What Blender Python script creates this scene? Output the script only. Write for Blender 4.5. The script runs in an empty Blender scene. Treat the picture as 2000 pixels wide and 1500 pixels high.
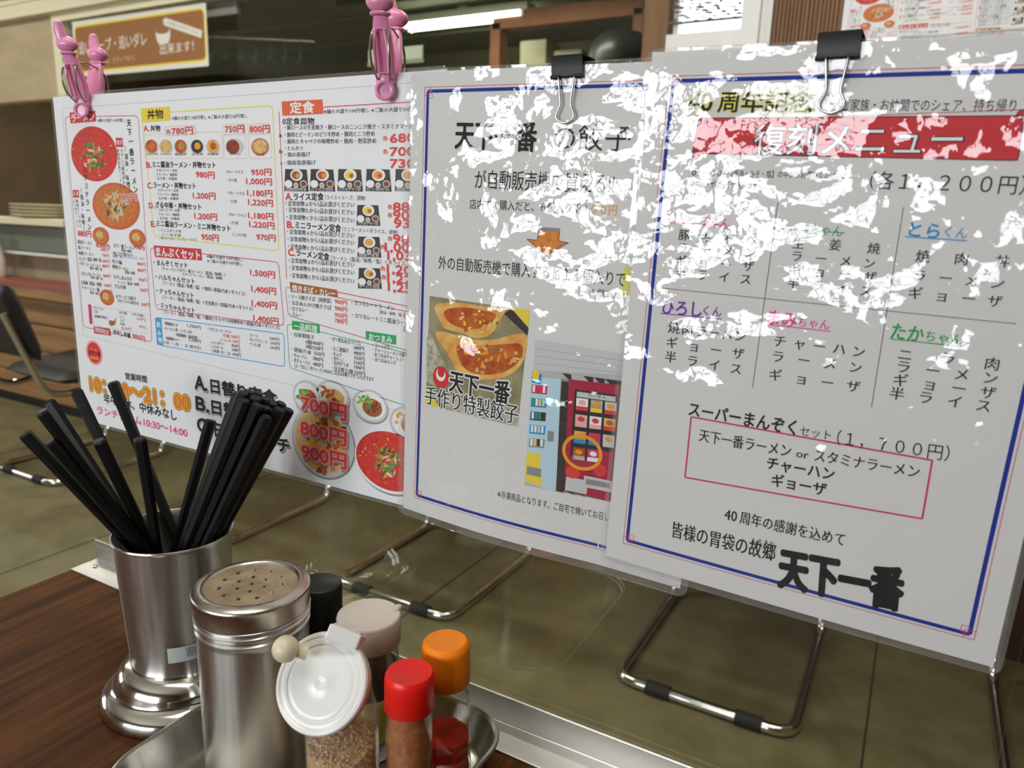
import bpy, bmesh, math, random
from mathutils import Vector, Matrix, noise
random.seed(7)
PI = math.pi
C = bpy.context.scene.collection
sc = bpy.context.scene

# ------------------------------------------------------------------ camera
cam_d = bpy.data.cameras.new('camera'); cam = bpy.data.objects.new('camera', cam_d); C.objects.link(cam)
cam_d.sensor_width = 36.0; cam_d.lens = 25.914; cam_d.clip_start = 0.02; cam_d.clip_end = 50
_r = Vector((0.87380867, 0.48521571, 0.03200211)); _u = Vector((-0.13483986, 0.17854623, 0.97464837)); _f = Vector((-0.46720084, 0.85597135, -0.22144167))
M = Matrix.Identity(4)
for i in range(3):
    M[i][0], M[i][1], M[i][2] = _r[i], _u[i], -_f[i]
M.translation = Vector((0.7572, -0.4111, 0.3580))
cam.matrix_world = M
cam_d.dof.use_dof = True; cam_d.dof.focus_distance = 0.50; cam_d.dof.aperture_fstop = 11.0
sc.camera = cam

# ------------------------------------------------------------------ world, lights, exposure
sc.view_settings.view_transform = 'Standard'; sc.view_settings.look = 'None'
sc.view_settings.exposure = 0.0; sc.view_settings.gamma = 1.0; sc.view_settings.use_curve_mapping = False
sc.cycles.transparent_max_bounces = 32; sc.cycles.max_bounces = 10; sc.cycles.transmission_bounces = 8
sc.cycles.caustics_reflective = False; sc.cycles.caustics_refractive = False
sc.cycles.sample_clamp_indirect = 6.0
w = bpy.data.worlds.new('world'); sc.world = w; w.use_nodes = True
w.node_tree.nodes['Background'].inputs[0].default_value = (0.75, 0.85, 1.0, 1); w.node_tree.nodes['Background'].inputs[1].default_value = 0.6

def area_light(name, loc, rot, sx, sy, power, col=(1, 1, 1)):
    d = bpy.data.lights.new(name, 'AREA'); d.shape = 'RECTANGLE'; d.size = sx; d.size_y = sy; d.energy = power; d.color = col
    o = bpy.data.objects.new(name, d); o.location = loc; o.rotation_euler = rot; C.objects.link(o); return o
FLOOR = -0.69; CEIL = 1.75
WIN_X = (-.64, .31); WW, WZ0, WZ1 = .88, .17, .97
# daylight in the two windows of the wall behind the photographer
DAY = 13.5
for wx in WIN_X:
    area_light('window_daylight', (wx, -2.66, (WZ0+WZ1)/2), (PI/2, 0, 0), WW, WZ1-WZ0, DAY*PI*WW*(WZ1-WZ0), (0.93, 0.97, 1.0))
# added unseen fill lights under the ceilings of the dining room and kitchen
for n_, (lx, ly, lz, lp) in enumerate([(.6, -.40, 1.72, 11), (-1.2, .75, 1.72, 19), (.9, .75, 1.72, 13), (-3.2, .6, 1.72, 20), (-5.0, .6, 1.72, 12), (-4.2, 2.9, 1.66, 38), (-1.6, 3.3, 1.66, 22)]):
    area_light('ceiling_fill', (lx, ly, lz), (0, 0, 0), 1.2, .20, lp, (1.0, .97, .88))
# added cool fill light just inside the closed left wall
area_light('left_fill', (-6.1, -1.3, .5), (PI/2, 0, -PI/2), 1.6, 1.2, 30, (.95, .98, 1.0))
# ------------------------------------------------------------------ materials
MATS = {}
def mat(name, col, rough=0.5, metal=0.0, spec=0.5, trans=0.0, emit=0.0, coat=0.0, var=0.0, vscale=20.0, vcol=None, stretch=(1, 1, 1), bump=0.0, rvar=0.0, sss=0.0, ior=1.45):
    if name in MATS: return MATS[name]
    m = bpy.data.materials.new(name); m.use_nodes = True; nt = m.node_tree; b = nt.nodes['Principled BSDF']
    b.inputs['Base Color'].default_value = (*col, 1); b.inputs['Roughness'].default_value = rough; b.inputs['Metallic'].default_value = metal
    b.inputs['Specular IOR Level'].default_value = spec; b.inputs['Transmission Weight'].default_value = trans; b.inputs['Coat Weight'].default_value = coat
    b.inputs['IOR'].default_value = ior
    if sss: b.inputs['Subsurface Weight'].default_value = sss; b.inputs['Subsurface Radius'].default_value = (.01, .008, .006); b.inputs['Subsurface Scale'].default_value = .5
    if emit: b.inputs['Emission Color'].default_value = (*col, 1); b.inputs['Emission Strength'].default_value = emit
    if var or bump or rvar:
        tc = nt.nodes.new('ShaderNodeTexCoord'); mp = nt.nodes.new('ShaderNodeMapping'); nz = nt.nodes.new('ShaderNodeTexNoise')
        mp.inputs['Scale'].default_value = stretch; nz.inputs['Scale'].default_value = vscale; nz.inputs['Detail'].default_value = 5; nz.inputs['Roughness'].default_value = .6
        nt.links.new(tc.outputs['Object'], mp.inputs[0]); nt.links.new(mp.outputs[0], nz.inputs['Vector'])
        if var:
            rp = nt.nodes.new('ShaderNodeValToRGB'); v2 = vcol or tuple(max(0, c*(1-var)) for c in col)
            rp.color_ramp.elements[0].position = .35; rp.color_ramp.elements[1].position = .65
            rp.color_ramp.elements[0].color = (*v2, 1); rp.color_ramp.elements[1].color = (*col, 1)
            nt.links.new(nz.outputs['Fac'], rp.inputs[0]); nt.links.new(rp.outputs[0], b.inputs['Base Color'])
        if rvar:
            mr = nt.nodes.new('ShaderNodeMapRange'); mr.inputs['From Min'].default_value = .3; mr.inputs['From Max'].default_value = .7
            mr.inputs['To Min'].default_value = rough; mr.inputs['To Max'].default_value = rough+rvar
            nt.links.new(nz.outputs['Fac'], mr.inputs[0]); nt.links.new(mr.outputs[0], b.inputs['Roughness'])
        if bump:
            bp = nt.nodes.new('ShaderNodeBump'); bp.inputs['Strength'].default_value = bump; bp.inputs['Distance'].default_value = .002
            nt.links.new(nz.outputs['Fac'], bp.inputs['Height']); nt.links.new(bp.outputs[0], b.inputs['Normal'])
    MATS[name] = m; return m

def brushed(name, col, rough, aniso):
    """turned steel: grain runs round the upright axis, so highlights stretch up and down"""
    m = mat(name, col, rough, 1.0, rvar=.08, vscale=60, stretch=(4, 4, .12)); nt = m.node_tree; b = nt.nodes['Principled BSDF']
    t = nt.nodes.new('ShaderNodeTangent'); t.direction_type = 'RADIAL'; t.axis = 'Z'; nt.links.new(t.outputs[0], b.inputs['Tangent']); b.inputs['Anisotropic'].default_value = aniso; b.inputs['Anisotropic Rotation'].default_value = .25
    return m

def clear(name, tint=(1, 1, 1), ior=1.49, rough=0.0, bumps=None, gain=1.0, veil=0.0):
    """thin clear sheet: what lies behind shows through, the room is mirrored by Fresnel"""
    if name in MATS: return MATS[name]
    m = bpy.data.materials.new(name); m.use_nodes = True; nt = m.node_tree; N = nt.nodes; L = nt.links
    N.remove(N['Principled BSDF']); out = N['Material Output']
    tr = N.new('ShaderNodeBsdfTransparent'); tr.inputs[0].default_value = (*tint, 1)
    gl = N.new('ShaderNodeBsdfGlossy'); gl.inputs['Roughness'].default_value = rough; gl.inputs['Color'].default_value = (1, 1, 1, 1)
    fr = N.new('ShaderNodeFresnel'); fr.inputs['IOR'].default_value = ior
    ge = N.new('ShaderNodeNewGeometry'); mi = N.new('ShaderNodeMix'); mi.inputs[2].default_value = ior; mi.inputs[3].default_value = 1/ior   # same mirror strength from either face
    L.new(ge.outputs['Backfacing'], mi.inputs[0]); L.new(mi.outputs[0], fr.inputs[0])
    mx = N.new('ShaderNodeMixShader')
    fac = fr.outputs[0]
    if gain != 1.0:
        mu = N.new('ShaderNodeMath'); mu.operation = 'MULTIPLY'; mu.use_clamp = True; mu.inputs[1].default_value = gain; L.new(fac, mu.inputs[0]); fac = mu.outputs[0]
    L.new(fac, mx.inputs[0]); 
    body = tr.outputs[0]
    if veil:
        df = N.new('ShaderNodeBsdfDiffuse'); df.inputs[0].default_value = (.85, .87, .86, 1); m2 = N.new('ShaderNodeMixShader'); m2.inputs[0].default_value = veil
        L.new(tr.outputs[0], m2.inputs[1]); L.new(df.outputs[0], m2.inputs[2]); body = m2.outputs[0]
    L.new(body, mx.inputs[1]); L.new(gl.outputs[0], mx.inputs[2]); L.new(mx.outputs[0], out.inputs[0])
    if bumps:
        tc = N.new('ShaderNodeTexCoord'); h = None
        for (scale, amp, stretch, det) in bumps:
            mp = N.new('ShaderNodeMapping'); mp.inputs['Scale'].default_value = stretch; L.new(tc.outputs['Object'], mp.inputs[0])
            nz = N.new('ShaderNodeTexNoise'); nz.inputs['Scale'].default_value = scale; nz.inputs['Detail'].default_value = det; nz.inputs['Roughness'].default_value = .55; L.new(mp.outputs[0], nz.inputs['Vector'])
            mu = N.new('ShaderNodeMath'); mu.operation = 'MULTIPLY'; mu.inputs[1].default_value = amp; L.new(nz.outputs['Fac'], mu.inputs[0])
            if h is None: h = mu.outputs[0]
            else:
                ad = N.new('ShaderNodeMath'); ad.operation = 'ADD'; L.new(h, ad.inputs[0]); L.new(mu.outputs[0], ad.inputs[1]); h = ad.outputs[0]
        bp = N.new('ShaderNodeBump'); bp.inputs['Strength'].default_value = 1.0; bp.inputs['Distance'].default_value = 1.0
        L.new(h, bp.inputs['Height']); L.new(bp.outputs[0], gl.inputs['Normal'])
    MATS[name] = m; return m

# ------------------------------------------------------------------ mesh helpers
class MB:
    def __init__(s): s.v = []; s.f = []; s.mi = []; s.mats = []; s.smooth = []
    def m(s, material):
        if material not in s.mats: s.mats.append(material)
        return s.mats.index(material)
    def add(s, vs, fs, material, smooth=False):
        o = len(s.v); s.v += [tuple(p) for p in vs]; k = s.m(material)
        for f in fs: s.f.append([i+o for i in f]); s.mi.append(k); s.smooth.append(smooth)
    def box(s, c, d, material, rot=None):
        x, y, z = (k/2 for k in d); vs = [Vector((i*x, j*y, k*z)) for i in (-1, 1) for j in (-1, 1) for k in (-1, 1)]
        if rot is not None: vs = [rot @ p for p in vs]
        vs = [p+Vector(c) for p in vs]
        s.add(vs, [(0, 1, 3, 2), (4, 6, 7, 5), (0, 4, 5, 1), (2, 3, 7, 6), (0, 2, 6, 4), (1, 5, 7, 3)], material)
    def lathe(s, prof, material, c=(0, 0, 0), n=48, rot=None, sx=1.0, sy=1.0):
        vs = []; fs = []
        for (r, z) in prof:
            for i in range(n):
                a = 2*PI*i/n; p = Vector((r*math.cos(a)*sx, r*math.sin(a)*sy, z))
                if rot is not None: p = rot @ p
                vs.append(p+Vector(c))
        for j in range(len(prof)-1):
            for i in range(n):
                k = (i+1) % n; fs.append((j*n+i, j*n+k, (j+1)*n+k, (j+1)*n+i))
        if prof[0][0] > 1e-6: fs.append(tuple(range(n))[::-1])
        if prof[-1][0] > 1e-6: fs.append(tuple(range((len(prof)-1)*n, len(prof)*n)))
        s.add(vs, fs, material, True)
    def tube(s, pts, r, material, n=10, closed=False, rads=None):
        pts = [Vector(p) for p in pts]; N = len(pts); vs = []; fs = []; prev = None
        for i, p in enumerate(pts):
            if closed: t = pts[(i+1) % N]-pts[i-1]
            else: t = pts[min(i+1, N-1)]-pts[max(i-1, 0)]
            t.normalize()
            if prev is None:
                a = Vector((0, 0, 1)) if abs(t.z) < .9 else Vector((1, 0, 0)); nx = t.cross(a).normalized()
            else: nx = (prev-t*prev.dot(t)).normalized()
            prev = nx; ny = t.cross(nx); rr = rads[i] if rads else r
            for k in range(n):
                a = 2*PI*k/n; vs.append(p+(nx*math.cos(a)+ny*math.sin(a))*rr)
        for i in range(N if closed else N-1):
            j = (i+1) % N
            for k in range(n): fs.append((i*n+k, i*n+(k+1) % n, j*n+(k+1) % n, j*n+k))
        if not closed: fs.append(tuple(range(n))[::-1]); fs.append(tuple(range((N-1)*n, N*n)))
        s.add(vs, fs, material, True)
    def ball(s, c, r, material, n=20, sc_=(1, 1, 1), rot=None):
        prof = [(r*math.sin(PI*i/n), -r*math.cos(PI*i/n)) for i in range(n+1)]
        vs = []; fs = []; m_ = 24
        for (rr, z) in prof:
            for i in range(m_):
                p = Vector((rr*math.cos(2*PI*i/m_)*sc_[0], rr*math.sin(2*PI*i/m_)*sc_[1], z*sc_[2]))
                if rot is not None: p = rot @ p
                vs.append(p+Vector(c))
        for j in range(n):
            for i in range(m_): fs.append((j*m_+i, j*m_+(i+1) % m_, (j+1)*m_+(i+1) % m_, (j+1)*m_+i))
        s.add(vs, fs, material, True)
    def prism(s, pts, axis, a, b, material):
        """polygon pts (2D) extruded along axis from a to b"""
        n = len(pts)
        def mk(p, t): return (t, p[0], p[1]) if axis == 0 else ((p[0], t, p[1]) if axis == 1 else (p[0], p[1], t))
        vs = [mk(p, a) for p in pts]+[mk(p, b) for p in pts]
        fs = [tuple(range(n)), tuple(range(n, 2*n))[::-1]]+[(i, i+n, (i+1) % n+n, (i+1) % n) for i in range(n)]
        s.add(vs, fs, material)
    def build(s, name, parent=None, bevel=0.0, seg=2, fix=True):
        me = bpy.data.meshes.new(name); me.from_pydata(s.v, [], s.f)
        for m_ in s.mats: me.materials.append(m_)
        me.polygons.foreach_set('material_index', s.mi); me.polygons.foreach_set('use_smooth', s.smooth)
        if fix:
            bm = bmesh.new(); bm.from_mesh(me); bmesh.ops.remove_doubles(bm, verts=bm.verts, dist=1e-6); bmesh.ops.recalc_face_normals(bm, faces=bm.faces); bm.to_mesh(me); bm.free()
        me.update(); o = bpy.data.objects.new(name, me); C.objects.link(o)
        if parent is not None: o.parent = parent
        if bevel:
            b = o.modifiers.new('bevel', 'BEVEL'); b.width = bevel; b.segments = seg; b.limit_method = 'ANGLE'; b.angle_limit = .6
        if any(s.smooth):
            try: me.set_sharp_from_angle(angle=.7)
            except Exception: pass
        return o
def thing(name, label, cat, loc=(0, 0, 0), group=None, rot=(0, 0, 0)):
    o = bpy.data.objects.new(name, None); C.objects.link(o); o.location = loc; o.rotation_euler = rot; o.empty_display_size = .02
    return tag(o, label, cat, group)
def tag(o, label, cat, group=None):
    o['label'] = label; o['category'] = cat
    if group: o['group'] = group
    return o
def struct(o): o['kind'] = 'structure'; return o
def copy_tree(o, parent=None):
    c = o.copy(); C.objects.link(c)
    if parent is not None: c.parent = parent
    for ch in list(o.children): copy_tree(ch, c)
    return c
def arc(c, r, a0, a1, n, plane='xy'):
    out = []
    for i in range(n+1):
        a = a0+(a1-a0)*i/n; p = (r*math.cos(a), r*math.sin(a))
        out.append(Vector((c[0]+p[0], c[1]+p[1], c[2])) if plane == 'xy' else (Vector((c[0]+p[0], c[1], c[2]+p[1])) if plane == 'xz' else Vector((c[0], c[1]+p[0], c[2]+p[1]))))
    return out
def rounded(pts, r, n=6):
    """polyline with its corners rounded"""
    pts = [Vector(p) for p in pts]; out = [pts[0]]
    for i in range(1, len(pts)-1):
        a, b, c = pts[i-1], pts[i], pts[i+1]; d1 = (a-b).normalized(); d2 = (c-b).normalized(); rr = min(r, (a-b).length*.49, (c-b).length*.49)
        p, q = b+d1*rr, b+d2*rr
        for k in range(n+1):
            t = k/n; out.append(p*(1-t)**2+b*2*t*(1-t)+q*t*t)
    return out+[pts[-1]]
# ------------------------------------------------------------------ colours
wood_wall = mat('brown_wall', (.20, .135, .075), .7, var=.2, vscale=4)
plaster = mat('plaster', (.62, .56, .44), .85, var=.12, vscale=3)
ceil_m = mat('ceiling_board', (.62, .60, .52), .9)
floor_m = mat('floor_vinyl', (.215, .19, .095), .40, var=.30, vscale=9, rvar=.15)
groove = mat('floor_joint', (.02, .02, .012), .8)
darkwall = mat('dark_panelling', (.06, .035, .02), .6)
partition_m = mat('kitchen_partition', (.42, .36, .25), .8, var=.15, vscale=4)
hood_m = mat('hood_board', (.50, .40, .25), .7, var=.18, vscale=5, stretch=(.6, 1, 2))
trim_m = mat('cream_trim', (.80, .74, .52), .5)
kitchen_m = mat('kitchen_wall', (.27, .25, .15), .8, var=.2, vscale=2)
kdark = mat('kitchen_dark', (.035, .034, .024), .7)
slat_m = mat('slat_wood', (.27, .14, .065), .6, var=.35, vscale=30, stretch=(3, 3, .2))
slat_l = mat('slat_gap_wood', (.50, .33, .19), .7)
white_p = mat('white_paint', (.86, .86, .84), .5)
pillar_m = mat('pillar_wood', (.26, .14, .06), .6, var=.3, vscale=18, stretch=(3, 3, .3))
redwood = mat('red_wood', (.33, .12, .055), .6, var=.25, vscale=10)
chrome = mat('chrome', (.74, .74, .72), .12, 1.0)
blackv = mat('black_vinyl', (.018, .018, .018), .42)
rubber = mat('black_rubber', (.02, .02, .02), .7)
pine = mat('pine_board', (.46, .26, .11), .55, var=.4, vscale=7, stretch=(.25, 1, 5))
redtop = mat('red_laminate', (.33, .10, .07), .45)
alu = mat('brushed_aluminium', (.72, .71, .68), .34, 1.0, rvar=.1, vscale=40, stretch=(.1, 5, 5))
table_m = mat('table_wood', (.115, .042, .010), .55, spec=.10, var=.55, vscale=26, vcol=(.040, .014, .004), stretch=(3.2, .18, 1))
table_edge = mat('table_edge', (.06, .028, .014), .5)
steel = mat('stainless_steel', (.70, .69, .66), .20, 1.0, rvar=.10, vscale=60, stretch=(4, 4, .12))
steel_br = brushed('brushed_steel', (.70, .69, .66), .28, .72)
steel_pol = mat('polished_steel', (.78, .76, .72), .13, 1.0)
steel_tray = mat('tray_steel', (.36, .35, .30), .26, 1.0, rvar=.12, vscale=30)

# ------------------------------------------------------------------ room shell
X0, X1, Y0, Y1 = -6.2, 2.6, -2.6, 5.2
WT = .08
b = MB(); b.box(((X0+X1)/2, (Y0+Y1)/2, FLOOR-.03), (X1-X0, Y1-Y0, .06), floor_m)
for gx in (-2.55, -1.44, -.33, .782, 1.89): b.box((gx, 0.3, FLOOR+.0004), (.004, 5.6, .0012), groove)
for gy in (-.9, 1.9): b.box(((X0+X1)/2, gy, FLOOR+.0004), (X1-X0, .003, .0012), groove)
struct(b.build('floor'))
b = MB(); b.box(((X0+X1)/2, (Y0+Y1)/2, CEIL+.03), (X1-X0, Y1-Y0, .06), ceil_m); struct(b.build('ceiling'))
b = MB(); b.box((X0-WT/2, (Y0+Y1)/2, (FLOOR+CEIL)/2), (WT, Y1-Y0, CEIL-FLOOR), wood_wall); struct(b.build('wall_left'))
b = MB(); b.box((X1+WT/2, (Y0+Y1)/2, (FLOOR+CEIL)/2), (WT, Y1-Y0, CEIL-FLOOR), wood_wall); struct(b.build('wall_right'))
b = MB(); b.box(((X0+X1)/2, Y1+WT/2, (FLOOR+CEIL)/2), (X1-X0, WT, CEIL-FLOOR), kitchen_m); struct(b.build('wall_kitchen_back'))
# wall behind the photographer with two window openings
b = MB(); xs = [X0]
for wx in WIN_X: xs += [wx-WW/2, wx+WW/2]
xs.append(X1)
for i in range(0, len(xs), 2): b.box(((xs[i]+xs[i+1])/2, Y0-WT/2, (FLOOR+CEIL)/2), (xs[i+1]-xs[i], WT, CEIL-FLOOR), wood_wall)
for wx in WIN_X:
    b.box((wx, Y0-WT/2, (FLOOR+WZ0)/2), (WW, WT, WZ0-FLOOR), wood_wall); b.box((wx, Y0-WT/2, (CEIL+WZ1)/2), (WW, WT, CEIL-WZ1), wood_wall)
struct(b.build('wall_back'))
for k, wx in enumerate(WIN_X):
    b = MB()
    for sx in (-WW/2+.015, 0, WW/2-.015): b.box((wx+sx, Y0-.03, (WZ0+WZ1)/2), (.035, .04, WZ1-WZ0), white_p)
    for z in (WZ0+.018, (WZ0+WZ1)/2, WZ1-.018): b.box((wx, Y0-.03, z), (WW, .036, .035), white_p)
    struct(b.build('window_%d' % (k+1)))

# kitchen partition at the far side of the counter
PY = 1.80
b = MB()
b.box(((X0-.0)/2, PY+.05, (FLOOR+.24)/2), (0-X0, .10, .24-FLOOR), partition_m)          # below the hatch
b.box((X0/2, PY+.05, (1.27+CEIL)/2), (0-X0, .10, CEIL-1.27), partition_m)                # above the windows
struct(b.build('wall_kitchen'))
b = MB(); b.box((-3.86, PY-.02, 1.225), (4.6, .10, .06), trim_m); b.box((-3.86, PY-.06, 1.262), (4.6, .03, .02), trim_m); struct(b.build('trim_1'))
# cream window frame with two glass panes
b = MB()
b.box((-2.875, PY, .72), (.06, .08, .96), trim_m); b.box((-1.42, PY, 1.19), (2.85, .08, .06), trim_m); b.box((-1.42, PY, .26), (2.85, .08, .05), trim_m); 
b.box((-2.80, PY+.02, .70), (.07, .03, .88), mat('grey_jamb', (.20, .20, .17), .5)); b.box((-2.3, PY+.025, 1.13), (1.1, .02, .05), mat('grey_jamb', (.20, .20, .17), .5))
fr = struct(b.build('window_3'))
g = MB(); g.box((-1.42, PY+.03, .72), (2.78, .005, .90), clear('window_glass', (.90, .93, .86))); g.build('pane', fr)
# right-hand wall: pillar, blind window, slatted panelling
RY = 1.66
b = MB(); b.box((.035, RY+.10, (FLOOR+CEIL)/2), (.066, .22, CEIL-FLOOR), pillar_m); struct(b.build('wall_pillar'))
b = MB(); b.box(((.069+X1)/2, RY+.05, (FLOOR+.45)/2), (X1-.069, .10, .45-FLOOR), darkwall)
b.box((.31, RY+.05, (.45+CEIL)/2), (.0, .10, 0.01), white_p)
b.box(((.342+X1)/2, RY+.055, (.45+CEIL)/2), (X1-.342, .09, CEIL-.45), slat_l)
x = .345
while x < 1.25:
    ww = random.uniform(.0062, .0078); b.box((x+ww/2, RY, (.45+CEIL)/2), (ww, .02, CEIL-.45), slat_m); x += ww+random.uniform(.0022, .003)
struct(b.build('wall_slatted'))
b = MB(); b.box((.168, RY+.02, .645), (.203, .06, .402), white_p); b.box((.168, RY+.02, 1.64), (.203, .06, .22), white_p)
b.box((.292, RY, 1.10), (.044, .07, 1.30), white_p); b.box((.328, RY+.01, 1.10), (.026, .06, 1.30), white_p)
b.box((.085-.0, RY+.03, 1.2), (.012, .03, .72), white_p)
w4 = struct(b.build('window_4'))
daylit = mat('daylit_glass', (.92, .97, 1.0), .4, emit=1.5)
g = MB(); g.box((.176, RY+.055, 1.20), (.19, .006, .70), daylit); g.build('pane', w4)
# bamboo blind in front of that pane
bl = MB(); reed = mat('grey_reed', (.10, .10, .085), .7); z = .874
while z < 1.5:
    xx = .072+random.uniform(0, .01)
    while xx < .266:
        ln = random.uniform(.008, .034); e = min(xx+ln, .268); h = random.uniform(.002, .0095)
        zz = z+random.uniform(-.002, .002)
        bl.add([(xx, RY-.012, zz), ((xx*.6+e*.4), RY-.012, zz+h*.5), (e, RY-.012, zz+random.uniform(-.001, .001)), ((xx*.4+e*.6), RY-.012, zz-h*.5),
                (xx, RY-.008, zz), ((xx*.6+e*.4), RY-.008, zz+h*.5), (e, RY-.008, zz), ((xx*.4+e*.6), RY-.008, zz-h*.5)],
               [(0, 1, 2, 3), (7, 6, 5, 4), (0, 4, 5, 1), (1, 5, 6, 2), (2, 6, 7, 3), (3, 7, 4, 0)], reed)
        xx = e+random.uniform(.0, .016)
    z += .0085
bl.box((.168, RY-.010, .8725), (.196, .006, .005), reed)
for k in range(6): bl.box((.092+k*.031, RY-.014, 1.2), (.0012, .001, .66), reed)
tag(bl.build('bamboo_blind'), 'grey bamboo reed blind hanging in the bright window left of the slatted wall', 'blind')

# ------------------------------------------------------------------ counter below the kitchen hatch
ct = thing('counter', 'long wooden counter with pine board front and red top below the kitchen hatch', 'counter', (0, 0, 0))
b = MB(); b.box(((X0+.0)/2, 1.70, -.050), (-X0-.02, .17, .03), redtop); b.build('counter_top', ct, .004)
b = MB(); b.box((X0/2, 1.625, -.085), (-X0-.02, .02, .045), pine); b.build('edge_board', ct, .003)
b = MB(); z = -.115
for k in range(4): b.box((X0/2, 1.650+(.0 if k != 0 else .02), z-.065), (-X0-.02, .03, .124), pine); z -= .130
b.build('front_boards', ct, .003)
b = MB(); b.box((X0/2, 1.69, FLOOR+.035), (-X0-.02, .04, .07), kdark); b.build('toe_kick', ct)
# shelf and things on the hatch left of the window frame
b = MB(); b.box((-4.5, PY+.0, .255), (3.2, .16, .03), trim_m); tag(b.build('hatch_sill'), 'cream sill board along the open kitchen hatch at left', 'sill')
b = MB(); b.box((-4.5, PY-.02, .165), (3.2, .03, .12), mat('grey_green_panel', (.15, .17, .13), .35)); b.box((-4.5, PY-.03, .092), (3.2, .05, .012), white_p)
tag(b.build('counter_splash_panel'), 'glossy grey green panel on the wall between red counter and hatch sill', 'panel')
pm = mat('cream_china', (.78, .74, .55), .25)
for k in range(4):
    b = MB(); b.lathe([(0, .004), (.09, .004), (.10, 0), (.155, .016), (.16, .020), (.155, .021), (.10, .008), (0, .008)], pm)
    o = b.build('plate'); o.location = (-3.36, PY+.10, .270+k*.017)
    tag(o, ['lowest', 'second lowest', 'third', 'topmost'][k]+' cream plate of the stack on the kitchen hatch sill', 'plate', 'plates stacked on the hatch sill')
b = MB(); b.box((-4.6, PY+.0, 1.02), (3.4, .06, .37), hood_m); tag(b.build('hood_board'), 'beige board hood above the dark kitchen hatch at upper left', 'hood')
b = MB()
bag = [(0, 0), (.055, .0), (.068, .03), (.062, .09), (.045, .15), (.03, .19), (.012, .205), (0, .205)]
b.lathe(bag, mat('white_plastic_bag', (.75, .68, .60), .5, bump=.6, vscale=30), sy=.6); o = b.build('plastic_bag'); o.location = (-3.50, 1.70, -.034)
tag(o, 'crumpled whitish plastic bag standing on the red counter top at far left', 'bag')

# ------------------------------------------------------------------ kitchen seen through the glass
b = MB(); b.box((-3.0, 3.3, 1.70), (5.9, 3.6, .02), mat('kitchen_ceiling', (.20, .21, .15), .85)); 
for k in range(5): b.box((-3.0, 2.1+k*.62, 1.687), (5.9, .018, .006), mat('ceiling_batten', (.34, .36, .26), .8))
struct(b.build('ceiling_kitchen'))
lm = thing('ceiling_light', 'twin tube fluorescent batten light on the kitchen ceiling', 'light', (-2.10, 4.0, 1.60))
tubem = mat('lit_tube', (1.0, 1.0, .90), .4, emit=22.0)
b = MB(); b.box((0, 0, .035), (1.0, .12, .05), white_p); b.build('housing', lm, .004)
for s in (-1, 1):
    b = MB(); b.tube([(-.45, s*.045, -.005), (.45, s*.045, -.005)], .014, tubem); b.build('tube', lm)
    for e in (-.465, .465): b = MB(); b.box((e, s*.045, -.005), (.02, .03, .04), white_p); b.build('socket', lm)
b = MB(); b.box((0, 0, .10), (.06, .06, .09), white_p); b.build('bracket', lm)
b = MB(); b.tube([(-4.7, 3.8, 1.68), (-3.5, 4.1, 1.60)], .012, steel); 
tag(b.build('utensil_rail'), 'steel rail along the kitchen ceiling with dark ladles hanging from it', 'rail')
lad_m = mat('dark_ladle', (.05, .045, .03), .4, .6)
lad0 = None
for k in range(9):
    f = k/8; p = Vector((-4.62+1.0*f, 3.82+.25*f, 1.672-.065*f))
    if lad0 is None:
        lad0 = thing('ladle', '', 'ladle', p, 'ladles on the kitchen rail')
        b = MB(); b.box((0, 0, -.07), (.018, .006, .13), lad_m); b.build('handle', lad0)
        b = MB(); b.lathe([(0, -.045), (.022, -.038), (.034, -.02), (.036, 0), (.033, 0), (.02, -.034), (0, -.041)], lad_m, c=(0, 0, -.135), n=20); b.build('bowl', lad0)
        o = lad0
    else: o = copy_tree(lad0); o.location = p
    o['label'] = 'dark ladle hanging in the row on the steel kitchen rail'
sh = thing('kitchen_shelf', 'long steel shelf on the far kitchen wall behind the glass', 'shelf', (-3.6, 4.9, 1.34))
b = MB(); b.box((0, 0, 0), (3.4, .35, .03), mat('shelf_grey', (.42, .40, .30), .5)); b.build('board', sh)
for s in (-1.5, 0, 1.5): 
    b = MB(); b.box((s, .12, -.08), (.03, .1, .13), kdark); b.build('bracket', sh)
pk = mat('pink_china', (.78, .36, .26), .4)
for k, (x, lab) in enumerate([(-5.35, 'pink bowl on kitchen shelf just below left end of the brown sign'), (-4.55, 'pink bowl on kitchen shelf under the middle of the brown sign'), (-3.45, 'pink bowl on kitchen shelf right of the brown sign')]):
    b = MB(); b.lathe([(0, 0), (.05, 0), (.06, .01), (.11, .05), (.13, .10), (.125, .10), (.1, .05), (0, .015)], pk); o = b.build('bowl'); o.location = (x, 4.85, 1.355); tag(o, lab, 'bowl')
cab = thing('kitchen_cupboard', 'tall dark cupboard at the back of the kitchen, left side', 'cupboard', (-5.6, 4.6, FLOOR))
b = MB(); b.box((0, 0, 1.0), (.9, .6, 2.0), kdark); b.build('body', cab)
for s in (-1, 1):
    b = MB(); b.box((s*.22, -.31, 1.0), (.40, .02, 1.9), mat('cupboard_grey', (.16, .15, .11), .5)); d = b.build('door', cab)
    b = MB(); b.box((s*.05, -.33, 1.0), (.015, .02, .15), steel); b.build('handle', d)
fz = thing('refrigerator', 'steel fronted refrigerator standing in the dark kitchen hatch opening', 'refrigerator', (-4.5, 3.6, FLOOR))
b = MB(); b.box((0, 0, .85), (.8, .7, 1.7), kdark); b.build('body', fz)
for z, h in ((.45, .78), (1.27, .80)):
    b = MB(); b.box((0, -.36, z), (.78, .03, h), mat('fridge_steel', (.30, .30, .24), .4, .7)); d = b.build('door', fz); b = MB(); b.box((.33, -.39, z), (.02, .03, .3), chrome); b.build('handle', d)
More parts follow.
